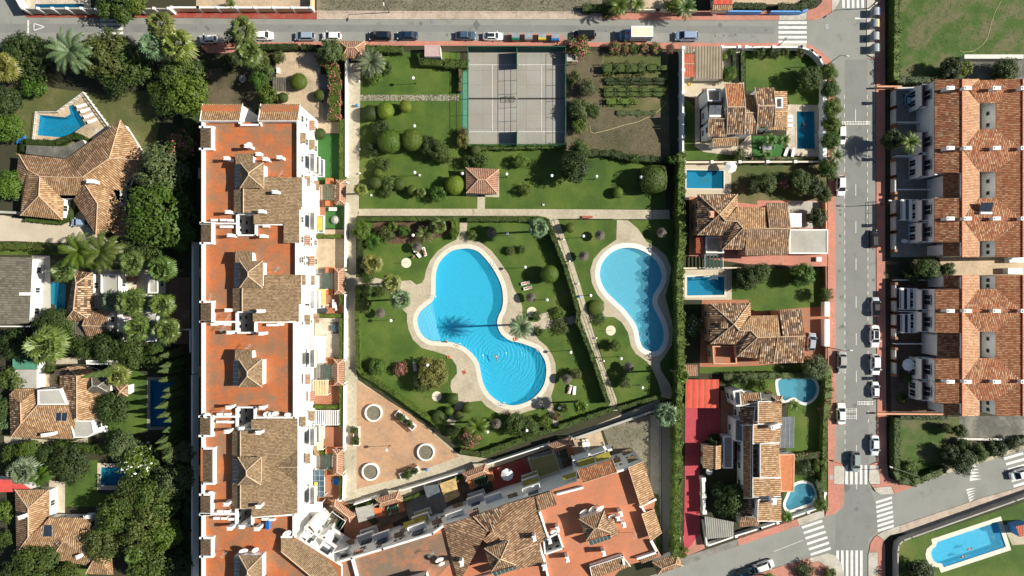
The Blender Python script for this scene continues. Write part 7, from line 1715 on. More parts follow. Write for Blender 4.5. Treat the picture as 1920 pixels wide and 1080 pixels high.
for k, x, y, rr, lab in (('bush',664,806,7,'bush in the upper end of the left plaza planter'),('bush',667,826,9,'spreading bush in the left plaza planter'),('bush',752,782,8,'bush in the upper end of the slanted plaza planter'),('bush',767,794,8,'bush in the lower end of the slanted plaza planter'),('bush',763,889,10,'leafy bush in the bottom plaza planter'),('bush',778,883,7,'small bush at the right end of the bottom plaza planter')): tree(k, x, y, rr, 2.0, 'md', lab)
r = thing('bench', 'brick red bench on the straight path by the second pool', 'bench', W(1101, 407)); p = W(1101, 407); b = MB(); b.box(p.x, p.y, .4, 2.3, .5, .08); b.build('seat', 'wall_red', r); b = MB(); b.box(p.x, p.y-.28, .48, 2.3, .08, .45); b.build('backrest', 'wall_red', r); b = MB(); [b.box(p.x+o, p.y, .04, .1, .45, .36) for o in (-1, 1)]; b.build('leg', 'dark_metal', r)
# ---------------------------------------------------------------- loungers and people
lp = thing('sun_lounger', 'l', 'sun lounger', (0, 0, 0)); b = MB(); b.box(-.25, 0, .28, 1.3, .62, .05); b.slab([(.4, -.31, .33), (.95, -.31, .62), (.95, .31, .62), (.4, .31, .33)], .05); b.build('bed', 'white_cloth', lp); b = MB(); b.box(-.2, 0, .22, 1.5, .5, .05); b.build('frame', 'white', lp)
for x_ in (-.8, .5):
    for s_ in (-.25, .25): b = MB(); b.box(x_, s_, 0, .05, .05, .24); b.build('leg', 'white', lp)
reg(lp); PROTOS.append(lp)
def towel(x, y, a, mat, lab, dx=0, L=1.2):
    p = W(x, y, .36); b = MB(); b.box(p.x+math.cos(R(a))*dx, p.y+math.sin(R(a))*dx, .341, L, .66, .025, R(a)); tag(b.build('towel', mat), lab, 'towel')
for x, y, a, lab in ((154,198.5,200,'first of four white loungers on the angular pool deck'),(161,207,200,'second of four white loungers on the angular pool deck'),(167,217,205,'third of four white loungers on the angular pool deck'),(174,226.5,205,'lowest of four white loungers on the angular pool deck'),(193,800,180,'upper white lounger by the patchwork roofed villa'),(194.5,807.5,180,'lower white lounger by the patchwork roofed villa'),(1483,219,0,'upper lounger beside the upright teal pool'),(1483,226,0,'middle lounger beside the upright teal pool'),(1483,235.5,0,'lower lounger beside the upright teal pool'),(985,531,15,'upper white lounger with a sunbather right of the main pool'),(989.5,540,15,'lower white lounger with a sunbather right of the main pool'),(796,472,105,'white lounger with a sunbather near the thatched parasol'),(783,476,130,'second lounger under the thatched parasol edge'),(1068.5,730,75,'left lounger covered with blue and pink towels'),(1077,732,85,'right lounger covered with blue and pink towels'),(70.7,578,20,'upper white lounger beside the narrow teal pool'),(69,592,35,'lower white lounger beside the narrow teal pool'),(777.5,687,100,'blue lounger beside the bamboo clump'),(1474,285,70,'left striped lounger by the dining garden'),(1487,286,80,'right striped lounger by the dining garden')):
    p = W(x, y, .3); dup(lp, (p.x, p.y, .05), R(a), 1.05, lab, 'sun loungers')
towel(1069.6, 725, 75, 'blue_cloth', 'pale blue towel on the left lounger', 0, .8); towel(1066.5, 734, 75, 'pink_cloth', 'pink towel on the left lounger', 0, .95); towel(1077.5, 728, 85, 'blue_cloth', 'pale blue towel on the right lounger', 0, .8); towel(1076.5, 736.5, 85, 'pink_cloth', 'pink towel on the right lounger', 0, .95)
def person_mesh(pose):
    J = {'head': (0, 0, 1.62), 'neck': (0, 0, 1.46), 'chest': (0, 0, 1.28), 'pel': (0, 0, .95)}
    if pose == 'lie':
        J = dict(pel=(0, 0, .12), belly=(.2, 0, .13), chest=(.42, 0, .15), neck=(.60, 0, .17), head=(.72, 0, .2), sl=(.50, .19, .15), el=(.3, .34, .1), hl=(.08, .36, .08), sr=(.50, -.19, .15), er=(.62, -.4, .12), hr=(.80, -.22, .12), kl=(-.42, .12, .14), al=(-.82, .14, .09), fl=(-.88, .15, .2), kr=(-.40, -.12, .24), ar=(-.76, -.12, .09), fr=(-.86, -.13, .14))
    elif pose == 'sit':
        J = dict(pel=(0, 0, .12), belly=(0, 0, .3), chest=(0, 0, .5), neck=(.02, 0, .66), head=(.05, 0, .79), sl=(0, .19, .56), el=(.08, .28, .34), hl=(.22, .2, .22), sr=(0, -.19, .56), er=(-.12, -.28, .32), hr=(-.18, -.3, .08), kl=(.42, .12, .2), al=(.5, .13, -.2), fl=(.66, .14, -.26), kr=(.42, -.12, .2), ar=(.48, -.13, -.2), fr=(.64, -.14, -.26))
    else:
        J = dict(pel=(0, 0, -.12), belly=(.2, 0, -.1), chest=(.42, 0, -.07), neck=(.6, 0, -.02), head=(.72, 0, .05), sl=(.5, .19, -.07), el=(.72, .34, -.08), hl=(.98, .28, -.1), sr=(.5, -.19, -.07), er=(.3, -.42, -.12), hr=(.08, -.5, -.14), kl=(-.42, .14, -.2), al=(-.82, .2, -.22), fl=(-.98, .2, -.22), kr=(-.4, -.16, -.16), ar=(-.78, -.24, -.3), fr=(-.94, -.26, -.3))
    rad = dict(pel=.15, belly=.13, chest=.15, neck=.06, head=.10, sl=.075, sr=.075, el=.045, er=.045, hl=.035, hr=.035, kl=.07, kr=.07, al=.045, ar=.045, fl=.035, fr=.035)
    E = [('pel','belly'),('belly','chest'),('chest','neck'),('neck','head'),('chest','sl'),('sl','el'),('el','hl'),('chest','sr'),('sr','er'),('er','hr'),('pel','kl'),('kl','al'),('al','fl'),('pel','kr'),('kr','ar'),('ar','fr')]
    ks = list(J); vs = [J[k] for k in ks]; es = [(ks.index(a), ks.index(c)) for a, c in E]; rs = [rad[k] for k in ks]
    for hnd, el in (('hl', 'el'), ('hr', 'er')):      # a palm with four fingers and a thumb
        h = Vector(J[hnd]); d = (h-Vector(J[el])).normalized(); s = d.cross(Vector((0, 0, 1))); s = s.normalized() if s.length > .1 else Vector((0, 1, 0)); i0 = ks.index(hnd)
        for j, (o, ln_) in enumerate(((-.03, .085), (-.01, .1), (.012, .095), (.032, .075))):
            vs.append(tuple(h+d*.05+s*o)); vs.append(tuple(h+d*(.05+ln_*.6)+s*o*1.2)); vs.append(tuple(h+d*(.05+ln_)+s*o*1.25-Vector((0, 0, .012)))); n = len(vs); es += [(i0, n-3), (n-3, n-2), (n-2, n-1)]; rs += [.011, .009, .008]
        vs.append(tuple(h+d*.02-s*.05)); vs.append(tuple(h+d*.05-s*.075)); n = len(vs); es += [(i0, n-2), (n-2, n-1)]; rs += [.012, .009]
    me = bpy.data.meshes.new('b'); me.from_pydata(vs, es, []); o = bpy.data.objects.new('b', me); col.objects.link(o); sk = o.modifiers.new('s', 'SKIN'); sb_ = o.modifiers.new('u', 'SUBSURF'); sb_.levels = 1
    for i, v in enumerate(me.skin_vertices[0].data): v.radius = (rs[i], rs[i]*(.8 if ks[i] in ('pel', 'belly', 'chest') else 1) if i < len(ks) else rs[i]); v.use_root = (i == 0)
    dg = bpy.context.evaluated_depsgraph_get(); out = bpy.data.meshes.new_from_object(o.evaluated_get(dg)); bpy.data.objects.remove(o); out.materials.clear(); out.materials.append(MATS['skin']); out.polygons.foreach_set('use_smooth', [True]*len(out.polygons)); return out, J
PM = {k: person_mesh(k) for k in ('lie', 'sit', 'swim')}
def person(pose, x, y, z, a, cloth, lab):
    p = W(x, y, z); me, J = PM[pose]; r = thing('person', lab, 'person', (p.x, p.y, z), rot=R(a)); o = bpy.data.objects.new('body', me); col.objects.link(o); o.parent = r
    h = Vector(J['head']); b = MB(); b.lathe((0, 0, 0), [(.112*math.cos(R(q)), .112*math.sin(R(q))) for q in range(-10, 91, 20)], 10); hr = b.build('hair', 'hair', smooth=True); hr.parent = r; hr.location = h+(Vector((.03, 0, -.02)) if pose != 'sit' else Vector((-.02, 0, .01))); hr.rotation_euler = (0, R(60) if pose != 'sit' else R(-20), 0)
    if cloth:
        for nm, c0, c1, rr in (('swim_shorts', 'pel', 'belly', .165),):
            A, C = Vector(J[c0]), Vector(J[c1]); d = (C-A).normalized(); b = MB(); b.tube(A-d*.1, A+d*.12, rr*.95, rr, 12); s_ = b.build(nm, cloth, smooth=True); s_.parent = r
    up = Vector((0, 0, 1)) if pose == 'lie' else Vector((.9, 0, .3)) if pose == 'sit' else Vector((.6, 0, -.5)); b = MB()
    for s in (-.035, .035): q = h+up*.09+Vector((0, s, 0)); b.box(q.x, q.y, q.z, .018, .025, .012, mi=1)
    q = h+up*.1; b.box(q.x-.02, 0, q.z-.02, .03, .025, .03); b.box(h.x, -.1, h.z-.02, .04, .02, .05); b.box(h.x, .1, h.z-.02, .04, .02, .05)
    f_ = b.build('face', ['skin', 'hair']); f_.parent = r
    return r
for a in (('lie',985,531,.36,15,'red_cloth','sunbather in red lying on the upper white lounger'),('lie',989.5,540,.36,15,'hair','sunbather in black lying on the lower white lounger'),('lie',796,472,.36,105,'hair','sunbather in dark swimwear near the thatched parasol'),('sit',783,474,.36,200,'pink_cloth','person sitting on the lounger under the thatched parasol'),('sit',775.5,482,.1,160,'red_cloth','person in red sitting on the grass near the parasol'),('sit',838,641,.1,90,'hair','person sitting on the coping at the lower left of the main pool'),('swim',931,672,-.05,110,'hair','swimmer in the middle of the ring ripples'),('swim',1821,1029,-.05,190,'hair','upper swimmer in the slanted pool'),('swim',1809,1044,-.05,185,'hair','lower swimmer in the slanted pool'),('lie',72,584,.12,30,'red_cloth','sunbather in red on the terrace by the slate roof'),('lie',65,562,.12,10,'hair','person lying on a dark mat by the slate roof'),('lie',1067.5,730,.38,75,'pink_cloth','sunbather on the left of the pink towels'),('lie',777.5,687,.36,100,'blue_cloth','sunbather beside the bamboo clump'),('swim',1508,236,-.05,80,'hair','swimmer in the upright teal pool')): person(*a)
# ---------------------------------------------------------------- roof clutter
ac = thing('air_conditioner', 'a', 'air conditioner', (0, 0, 0)); b = MB(); b.box(0, 0, .1, .95, .38, .65); b.build('casing', 'white', ac); b = MB(); b.tube((0, -.2, .42), (0, -.215, .42), .26, n=14); b.build('fan_grille', 'dark_metal', ac)
for s_ in (-.35, .35): b = MB(); b.box(s_, 0, 0, .06, .4, .1); b.build('foot', 'steel', ac)
reg(ac); PROTOS.append(ac)
ACS = [(403,413),(420,413),(433,413.5),(420,425.5),(432,425.5),(500,424.5),(402.8,608),(414,607),(427,608),(507,609),(516.5,609),(526.5,608),(414,776),(428,776),(413,790),(423,790),(434,790.5),(414.5,957.5),(427,957.5),(407.5,970.5),(422,970.5),(435,972),(498,972),(511,973)]
for i, (x, y) in enumerate(ACS):
    p = W(x, y, 13); grp = ['between the first light well and the west parapet', 'just below the first cross wall', 'below the second cross wall, left', 'below the second cross wall, right', 'above the third cross wall', 'below the third cross wall', 'above the lowest cross wall', 'below the lowest cross wall, left', 'below the lowest cross wall, right'][0 if i < 3 else 1 if i < 6 else 2 if i < 9 else 3 if i < 12 else 4 if i < 14 else 5 if i < 17 else 6 if i < 19 else 7 if i < 22 else 8]
    starts = [0, 3, 6, 9, 12, 14, 17, 19, 22]; k = i-max(s for s in starts if s <= i)
    dup(ac, (p.x, p.y, ZT), 0 if (i % 2) else R(180), 1.25, '%s white air conditioner %s' % (('left', 'next', 'third')[k], grp), 'air conditioners on the long roof terrace')
ds = thing('satellite_dish', 'd', 'satellite dish', (0, 0, 0)); b = MB(); b.tube((0, 0, 0), (0, 0, 1.0), .04, n=6); b.build('mast', 'steel', ds); b = MB()
for k in range(4):
    r0, r1 = .13*k*1.3, .13*(k+1)*1.3
    for i in range(16):
        a0, a1 = 2*math.pi*i/16, 2*math.pi*(i+1)/16; f = lambda r_, a_: Vector((r_*math.cos(a_), r_*math.sin(a_), .35*r_*r_)); b.face([f(r0, a0), f(r1, a0), f(r1, a1), f(r0, a1)])
d_ = b.build('dish', 'white', ds, smooth=True); d_.location = (0, 0, 1.05); d_.rotation_euler = (R(48), 0, R(20)); b = MB(); b.tube((0, 0, 1.05), (-.15, -.5, 1.5), .02, n=4); b.build('feed_arm', 'steel', ds); reg(ds); PROTOS.append(ds)
for x, y, s, z, lab in ((388,778,1,ZT,'in the left corner above the third cross wall'),(540,776,1,ZT,'at the right end above the third cross wall'),(500,775,1,ZT,'in the cluster right of the third light well'),(508,776,.9,ZT,'middle one of the cluster right of the third light well'),(517,774,1,ZT,'last of the cluster right of the third light well'),(538.7,998,1.3,ZT,'large grey one in the lower right corner of the long block'),(458,1030,1.3,ZT,'left one above the lowest stair tower'),(478.5,1030,1,ZT,'right one above the lowest stair tower'),(395,923,.8,ZT,'small one beside the west parapet near the bottom'),(467,271,.9,ZT,'beside the tall chimney at the top of the long block'),(824,1047,1.3,ZD,'left one beside the big brown roof'),(828,1056,1,ZD,'lower one beside the big brown roof'),(1093,957,1.3,ZD,'leftmost above the tower of the diagonal block'),(1108.5,952.5,1.3,ZD,'middle one above the tower of the diagonal block'),(1123.5,950.5,1.4,ZD,'rightmost above the tower of the diagonal block'),(1037,995,1,ZD,'beside the light well of the diagonal block'),(1146,966,1,ZD,'right of the tower of the diagonal block')):
    p = W(x, y, z+1); dup(ds, (p.x, p.y, z), R(x % 30), s, 'white satellite dish '+lab, 'satellite dishes on the roofs')
an = thing('antenna', 'a', 'antenna', (0, 0, 0)); b = MB(); b.tube((0, 0, 0), (0, 0, 2.4), .04, n=5); b.build('mast', 'steel', an); b = MB(); b.tube((-.7, 0, 2.2), (.7, 0, 2.2), .025, n=4); [b.tube((x_, -.35, 2.2), (x_, .35, 2.2), .018, n=4) for x_ in (-.6, -.35, -.1, .15, .4, .65)]; b.build('yagi', 'frame', an); reg(an); PROTOS.append(an)
for x, y, z, lab in ((420,1040,ZT,'beside the lowest tower of the long block'),(418,617,ZT,'below the second cross wall of the long block'),(395,557,ZT,'at the west parapet of the long block'),(466,650,ZT,'above the third stair tower'),(520,505,ZT,'above the second attic'),(527,326,ZT,'above the first attic'),(428,595,ZT,'left of the second light well'),(416,772,ZT,'above the third cross wall on the left'),(808,1040,ZD,'on the old terrace of the diagonal block'),(1190,1005,ZD,'on the right orange terrace of the diagonal block'),(1405,228,8.3,'with green wires on the white villa roof')):
    p = W(x, y, z+2); dup(an, (p.x, p.y, z), R(30+x % 50), 1, 'thin television antenna '+lab, 'antennas on the roofs')
# solar water heaters
for x, y, z, a, lab in ((1845,391,8.2,0,'solar water heater on the upper terraced roof'),(1339,210,6.9,0,'solar water heater on the white villa roof')):
    p = W(x, y, z); r = thing('solar_water_heater', lab, 'solar heater', (p.x, p.y, z)); b = MB(); [b.slab([(p.x+s-.62, p.y-.7, z+.3), (p.x+s+.62, p.y-.7, z+.3), (p.x+s+.62, p.y+1.1, z+1.1), (p.x+s-.62, p.y+1.1, z+1.1)], .08) for s in (-.65, .65)]; b.build('panel', 'solar' if x > 1500 else 'solar_grey', r); b = MB(); b.tube((p.x-1.2, p.y-1.0, z+.5), (p.x+1.2, p.y-1.0, z+.5), .28, n=12); b.build('tank', 'white', r)
# ---------------------------------------------------------------- yard canopies, pergolas and small things
def canopy(name, label, cat, q, z, mat, post='white', slats=0, smat=None, th=.05, dz=0):
    P = [W(x, y, z+(dz if i > 1 else 0)) for i, (x, y) in enumerate(q)]; c = sum(P, Vector())/4; r = thing(name, label, cat, (c.x, c.y, 0)); b = MB()
    if slats:
        for i in range(slats):
            t0, t1 = (i+.15)/slats, (i+(.26 if mat == 'green_metal' else .62))/slats; b.slab([P[0].lerp(P[1], t0), P[0].lerp(P[1], t1), P[3].lerp(P[2], t1), P[3].lerp(P[2], t0)], th)
        b.build('slats', mat, r); b = MB(); u = Vector((0, 0, -.12))
        for A, C in ((P[0], P[1]), (P[1], P[2]), (P[2], P[3]), (P[3], P[0])): b.tube(A+u, C+u, .06, n=5)
        b.build('beam', smat or mat, r)
    else: b.slab(P, th); b.build('cover', mat, r)
    for p in P: b = MB(); q_ = p.lerp(c, .04); b.box(q_.x, q_.y, .03, .12, .12, q_.z-.1); b.build('post', post, r)
    return r
canopy('awning', 'mustard yellow awning in the fourth yard of the long block', 'awning', [(586,542),(611,542),(611,573),(586,573)], 2.7, 'yellow_cloth')
canopy('awning', 'big white canopy in the sixth yard of the long block', 'awning', [(584,630),(610,630),(610,680),(584,680)], 2.8, 'white_cloth')
canopy('pergola', 'yellow striped pergola in the eighth yard of the long block', 'pergola', [(587,713),(615,713),(614,741),(588,741)], 2.8, 'pale_yellow', slats=9, smat='white')
canopy('pergola', 'white slatted pergola in the ninth yard of the long block', 'pergola', [(584,770),(635,770),(635,797),(584,797)], 2.8, 'white_cloth', slats=13, smat='white')
canopy('awning', 'pale yellow awning in the tenth yard of the long block', 'awning', [(581,799),(607,799),(606,844),(581,844)], 2.8, 'pale_yellow')
r = canopy('pergola', 'dark glass panelled roof in the twelfth yard of the long block', 'pergola', [(581,881),(608,881),(608,932),(583,932)], 2.8, 'glass_blue')
b = MB(); [b.tube(W(581+27*i/3, 881, 2.9), W(583+25*i/3, 932, 2.9), .03, n=4) for i in range(4)]; [b.tube(W(582, 881+51*i/5, 2.9), W(608, 881+51*i/5, 2.9), .03, n=4) for i in range(6)]; b.build('glazing_bar', 'frame', r)
canopy('awning', 'white canopy in the lowest yard of the long block', 'awning', [(581,941),(605,941),(605,968),(581,968)], 2.7, 'white_cloth')
canopy('pergola', 'olive slatted pergola in the yard of the diagonal block', 'pergola', [(991,862),(1040,850.5),(1051,883.6),(1004,901.7)], 2.7, 'mustard', slats=17, smat='frame')
canopy('sunshade', 'reed mat canopy in the fourth yard of the diagonal block', 'sunshade', [(824,907),(854,896),(861,930),(836,943)], 2.6, 'reed')
canopy('pergola', 'grey glass canopy in the yard of the diagonal block', 'pergola', [(794,912.5),(821.7,907.5),(827.5,931),(801.7,936.7)], 2.5, 'solar_grey')
canopy('sunshade', 'wavy pale sheet canopy in the first yard of the diagonal block', 'sunshade', [(666,953),(697.5,946),(704,970),(672.5,980)], 2.5, 'grey_cloth'); canopy('sunshade', 'bright orange sunshade beside the wavy sheet', 'sunshade', [(699,952),(715,953),(717,965),(706,971.7)], 2.3, 'orange_cloth')
canopy('gazebo', 'square white gazebo canopy beside the upper brown villa', 'gazebo', [(1480,400),(1503,400),(1503,426),(1483,426)], 2.6, 'white_cloth'); canopy('pergola', 'white framed glass pergola below the upper brown villa', 'pergola', [(1322,478),(1356,478),(1356,503),(1322,503)], 2.6, 'glass_green', slats=5, smat='white')
canopy('pergola', 'white pipe pergola in the middle upper terraced yard', 'pergola', [(1690,374),(1728,374),(1728,413),(1690,413)], 2.6, 'white', slats=3, th=.04); canopy('pergola', 'upper pipe pergola in the lower terraced yards', 'pergola', [(1688,540),(1722,541),(1722,580),(1688,580)], 2.6, 'white', slats=3, th=.04); canopy('pergola', 'lower pipe pergola in the lower terraced yards', 'pergola', [(1690,589),(1722,589),(1722,624),(1690,624)], 2.6, 'white', slats=3, th=.04)
canopy('shed', 'small grey shed roof in the cream court', 'shed', [(511,145),(535,145),(536,171),(511,171)], 2.3, 'thatch_grey', 'dark_metal', th=.15)
canopy('awning', 'small blue green shade over the edge of the leafy pool', 'awning', [(1331,517),(1346,516),(1346,523),(1332,524)], 2.0, 'glass_blue')
def gate(label, q):
    V = House('gate_roof', label, 'gate roof', q[0][0], q[0][1]); V.hip(q, 2.5, 3.3, 'roof_gazebo', 'ridge', skirt=False, k=.9)
    for x, y in q: p = W(x, y, 2.4); c = W(sum(a for a, _ in q)/4, sum(d for _, d in q)/4, 2.4); p = p.lerp(c, .15); b = MB(); b.box(p.x, p.y, .03, .35, .35, 2.4); b.build('post', 'white', V.root)
    return V
for i, (q, lab) in enumerate((([(630,337),(649,337),(648,384),(630,384)],'first'),([(627,502),(646,502),(646,552),(627,552)],'second'),([(625.5,673),(645,673),(645,723),(625.5,723)],'third'),([(624,842),(644,842),(643,892),(624,892)],'fourth'))):
    gate('%s tiled gate roof from the top in the apartment yard wall' % lab, q)
    y = (q[0][1]+q[2][1])/2; canopy('pergola', 'green beamed pergola behind the %s tiled gate roof' % lab, 'pergola', [(611,y-14),(625,y-14),(625,y+14),(611,y+14)], 2.3, 'green_metal', 'white', slats=3, th=.1)
    for s, nm in ((-21, 'upper'), (20, 'lower')): p = W(617, y+s, 1.5); b = MB(); b.box(p.x, p.y, .03, 1.6, 1.3, 1.5); tag(b.build('storage_cabinet', 'orange_panel'), '%s orange topped cabinet beside the %s tiled gate roof' % (nm, lab), 'cabinet')
for q, lab in (([(618,948),(629,936),(667,966),(656,979)],'slanted tiled gate roof at the corner of the two blocks'),([(703,935),(748,921),(755,939),(711.7,952)],'tiled gate roof at the left of the diagonal yards'),([(866,887),(911,870),(917.5,887),(873,903)],'tiled gate roof in the middle of the diagonal yards'),([(1026,833),(1072,819.5),(1078.6,836),(1036,849)],'tiled gate roof at the right of the diagonal yards')):
    gate(lab, q)
for x, y, lab in ((716,961,'left'),(752,952,'second'),(884,909,'third'),(920,894,'fourth'),(1070,849,'rightmost')): p = W(x, y, 1.6); b = MB(); b.box(p.x, p.y, .03, 1.3, 1.8, 1.6, .26); tag(b.build('storage_cabinet', 'orange_panel'), '%s orange topped cabinet in the diagonal yards' % lab, 'cabinet')
canopy('pergola', 'green beamed pergola behind the left gate roof of the diagonal yards', 'pergola', [(725,955),(745,948),(749,960),(729,967)], 2.3, 'green_metal', 'white', slats=4, th=.1); canopy('pergola', 'green beamed pergola behind the middle gate roof of the diagonal yards', 'pergola', [(888,900),(910,893),(915,906),(893,914)], 2.3, 'green_metal', 'white', slats=4, th=.1); canopy('pergola', 'green beamed pergola behind the right gate roof of the diagonal yards', 'pergola', [(1048,852),(1066,846),(1071,858),(1053,864)], 2.3, 'green_metal', 'white', slats=4, th=.1)
canopy('pergola', 'white framed pergola with green beams at the corner of the two blocks', 'pergola', [(622,960),(648,978),(634,1000),(606,985)], 2.3, 'green_metal', 'white', slats=5, smat='white', th=.08)
def table(x, y, lab, w_=1.6, d_=.9, a=0, mat='white', n=4, cm='white', z=.03, rnd=False):
    p = W(x, y, .75); r = thing('garden_table', lab, 'table', (p.x, p.y, 0)); b = MB()
    if rnd: b.lathe((p.x, p.y, .7), [(w_/2, 0), (w_/2, .05), (.001, .05)], 20, sy=d_/w_)
    else: b.box(p.x, p.y, .70, w_, d_, .05, R(a))
    b.build('tabletop', mat, r)
    for sx in (-.38, .38):
        for sy in (-.35, .35): b = MB(); c, s = math.cos(R(a)), math.sin(R(a)); b.box(p.x+sx*w_*c-sy*d_*s, p.y+sx*w_*s+sy*d_*c, z, .06, .06, .67); b.build('leg', mat, r)
    for i in range(n):
        sx, sy = ((-.25, 1), (.25, -1), (.25, 1), (-.25, -1), (-1, 0), (1, 0))[i]; ox = sx*(w_ if sy else w_*.5+.35); oy = sy*(d_/2+.35); c, s = math.cos(R(a)), math.sin(R(a)); X, Y = p.x+ox*c-oy*s, p.y+ox*s+oy*c
        nm = ('upper left', 'lower right', 'upper right', 'lower left', 'left end', 'right end')[i]; q = thing('garden_chair', '%s chair at the %s' % (nm, lab), 'chair', (X, Y, 0)); b = MB(); b.box(X, Y, .42, .48, .48, .05, R(a)); b.build('seat', cm, q)
        f = Vector((ox*c-oy*s-0, ox*s+oy*c, 0)); f = Vector((-s*sy, c*sy, 0)) if sy else Vector((c*sx, s*sx, 0)); b = MB(); b.box(X+f.x*.24, Y+f.y*.24, .45, .46, .05, .45, math.atan2(f.y, f.x)+R(90)); b.build('backrest', cm, q)
        for lx in (-.2, .2):
            for ly in (-.2, .2): b = MB(); b.box(X+lx, Y+ly, z, .04, .04, .4); b.build('leg', cm, q)
table(1438.5, 276, 'dark dining table on the bright garden square', 2.0, 1.1, 0, 'steel', 6, 'frame'); table(1099, 833, 'white table on the beige terrace', 1.6, 1.0, 10, 'white', 4); table(1696, 452, 'oval white table in the upper terraced yard', 1.6, .9, 90, 'white', 0, rnd=True); table(1358, 661, 'grey table on the orange terrace', 1.6, 1.0, 0, 'frame', 4, 'frame')
table(624, 392, 'grey table on the green play mat', 1.8, .8, 0, 'frame', 0); table(627, 572, 'white table in the fifth yard', 1.0, 1.2, 5, 'white', 2); table(628, 615, 'dark table in the sixth yard', 1.3, 1.3, 5, 'glass_blue', 4, 'dark_metal'); table(1707, 550, 'dark table under the upper pipe pergola', 1.2, .9, 0, 'dark_metal', 2, 'frame'); table(70, 512, 'dark table beside the narrow teal pool', 1.1, 1.1, 0, 'dark_metal', 4, 'frame'); table(247, 523, 'dark red table between the annex roofs', 2.4, 1.2, 0, 'frame_brown', 2, 'glass')
def small(name, label, cat, x, y, z, build, mat):
    p = W(x, y, z); b = MB(); build(b, p); return tag(b.build(name, mat), label, cat)
rb = lambda w_, d_, h, a=0: (lambda b, p: b.box(p.x, p.y, .03, w_, d_, h, a))
small('storage_box', 'blue box beside the angular pool lawn', 'box', 39, 261, .5, rb(1.6, 2.0, .7), 'blue_plastic'); small('litter_bin', 'blue litter bin on the long path near the top', 'litter bin', 668.5, 197, .8, lambda b, p: b.lathe((p.x, p.y, .05), [(.25, 0), (.3, .8), (.2, .85)], 12), 'blue_plastic')
small('litter_bin', 'blue litter bin beside the slanted path', 'litter bin', 1086, 556, .8, lambda b, p: b.lathe((p.x, p.y, .05), [(.25, 0), (.3, .8), (.2, .85)], 12), 'blue_plastic'); small('litter_bin', 'blue litter bin below the plaza planter', 'litter bin', 800, 881.5, .8, lambda b, p: b.lathe((p.x, p.y, .05), [(.25, 0), (.3, .8), (.2, .85)], 12), 'blue_plastic'); small('litter_bin', 'blue litter bin beside the tennis court hedge', 'litter bin', 863.5, 171, .8, lambda b, p: b.lathe((p.x, p.y, .05), [(.25, 0), (.3, .8), (.2, .85)], 12), 'blue_plastic')
small('paddling_pool', 'round bright blue paddling pool in the twelfth yard', 'paddling pool', 630.5, 903, .3, lambda b, p: b.lathe((p.x, p.y, .04), [(.75, 0), (.8, .3), (.65, .32), (.6, .1), (.001, .1)], 20), 'blue_plastic'); small('tarpaulin', 'crumpled dark tarpaulin in the fifth yard', 'tarpaulin', 602, 582, .3, lambda b, p: b.lathe((p.x, p.y, .04), [(1.4, 0), (1.2, .4), (.6, .5), (.001, .7)], 9, sy=.7), 'tarp')
ring = lambda R0, r0, z: (lambda b, p: [b.tube((p.x+R0*math.cos(t_), p.y+R0*math.sin(t_), z), (p.x+R0*math.cos(t_+.4), p.y+R0*math.sin(t_+.4), z), r0, n=6) for t_ in [i*.3927 for i in range(16)]])
small('life_ring', 'orange life ring beside the tall palm on the pool edge', 'life ring', 966, 636, .2, ring(.3, .1, .16), 'orange_plastic'); small('life_ring', 'orange life ring on the lawn edge below the main pool', 'life ring', 954.5, 778.5, .2, ring(.28, .09, .15), 'orange_plastic'); small('life_ring', 'orange life ring at the left edge of the stone deck', 'life ring', 841, 669.5, .2, ring(.28, .09, .15), 'orange_plastic'); small('swim_ring', 'yellow swim ring on the yard of the garage', 'swim ring', 1294, 157.5, .2, ring(.3, .13, .18), 'yellow_plastic'); small('hose_reel', 'coiled white hose at the right edge of the main pool', 'hose', 924, 493.5, .2, ring(.4, .05, .14), 'white')
small('manhole_cover', 'square red drain cover in the stone deck', 'drain cover', 870, 698, 0, lambda b, p: b.box(p.x, p.y, .051, .85, .85, .02, .5), 'wall_red')
for x, y, lab in ((1550,50,'in the street at the top crossing'),(1558,894,'in the pink pavement by the lower crossing'),(811,40,'in the top street by the waste plot')): small('manhole_cover', 'dark grey manhole cover '+lab, 'drain cover', x, y, 0, lambda b, p: b.box(p.x, p.y, .045 if x != 1558 else .125, .75, 1.1, .012), 'steel' if x != 1558 else 'steel')
small('garden_hose', 'yellow hose lying across the allotment', 'hose', 1106, 240, 0, lambda b, p: [b.tube(W(*A, .08), W(*C, .08), .035, n=4) for A, C in zip([(1106,236),(1108,248),(1114,250),(1140,244),(1172,234),(1195,229),(1215,220),(1235,208),(1246,196)], [(1108,248),(1114,250),(1140,244),(1172,234),(1195,229),(1215,220),(1235,208),(1246,196),(1250,190)])], 'pale_yellow')
small('garden_hose', 'long pale hose curling over the wide top right lawn', 'hose', 1860, 60, 0, lambda b, p: [b.tube(W(*A, .08), W(*C, .08), .03, n=4) for A, C in zip([(1878,0),(1866,22),(1858,45),(1852,70),(1842,85),(1826,96),(1806,98)], [(1866,22),(1858,45),(1852,70),(1842,85),(1826,96),(1806,98),(1800,95)])], 'pale_yellow')
def ladder(x, y, a, lab):
    p = W(x, y); r = thing('pool_ladder', lab, 'pool ladder', (p.x, p.y, 0), 'pool ladders', R(a))
    for s in (-.28, .28): b = MB(); b.tube((-.5, s, .08), (-.35, s, .8), .03, n=5); b.tube((-.35, s, .8), (.15, s, .75), .03, n=5); b.tube((.15, s, .75), (.2, s, -.6), .03, n=5); q = b.build('handrail', 'steel'); q.parent = r
    b = MB(); [b.box(.2, 0, z, .12, .56, .04) for z in (-.15, -.4)]; q = b.build('step', 'white'); q.parent = r
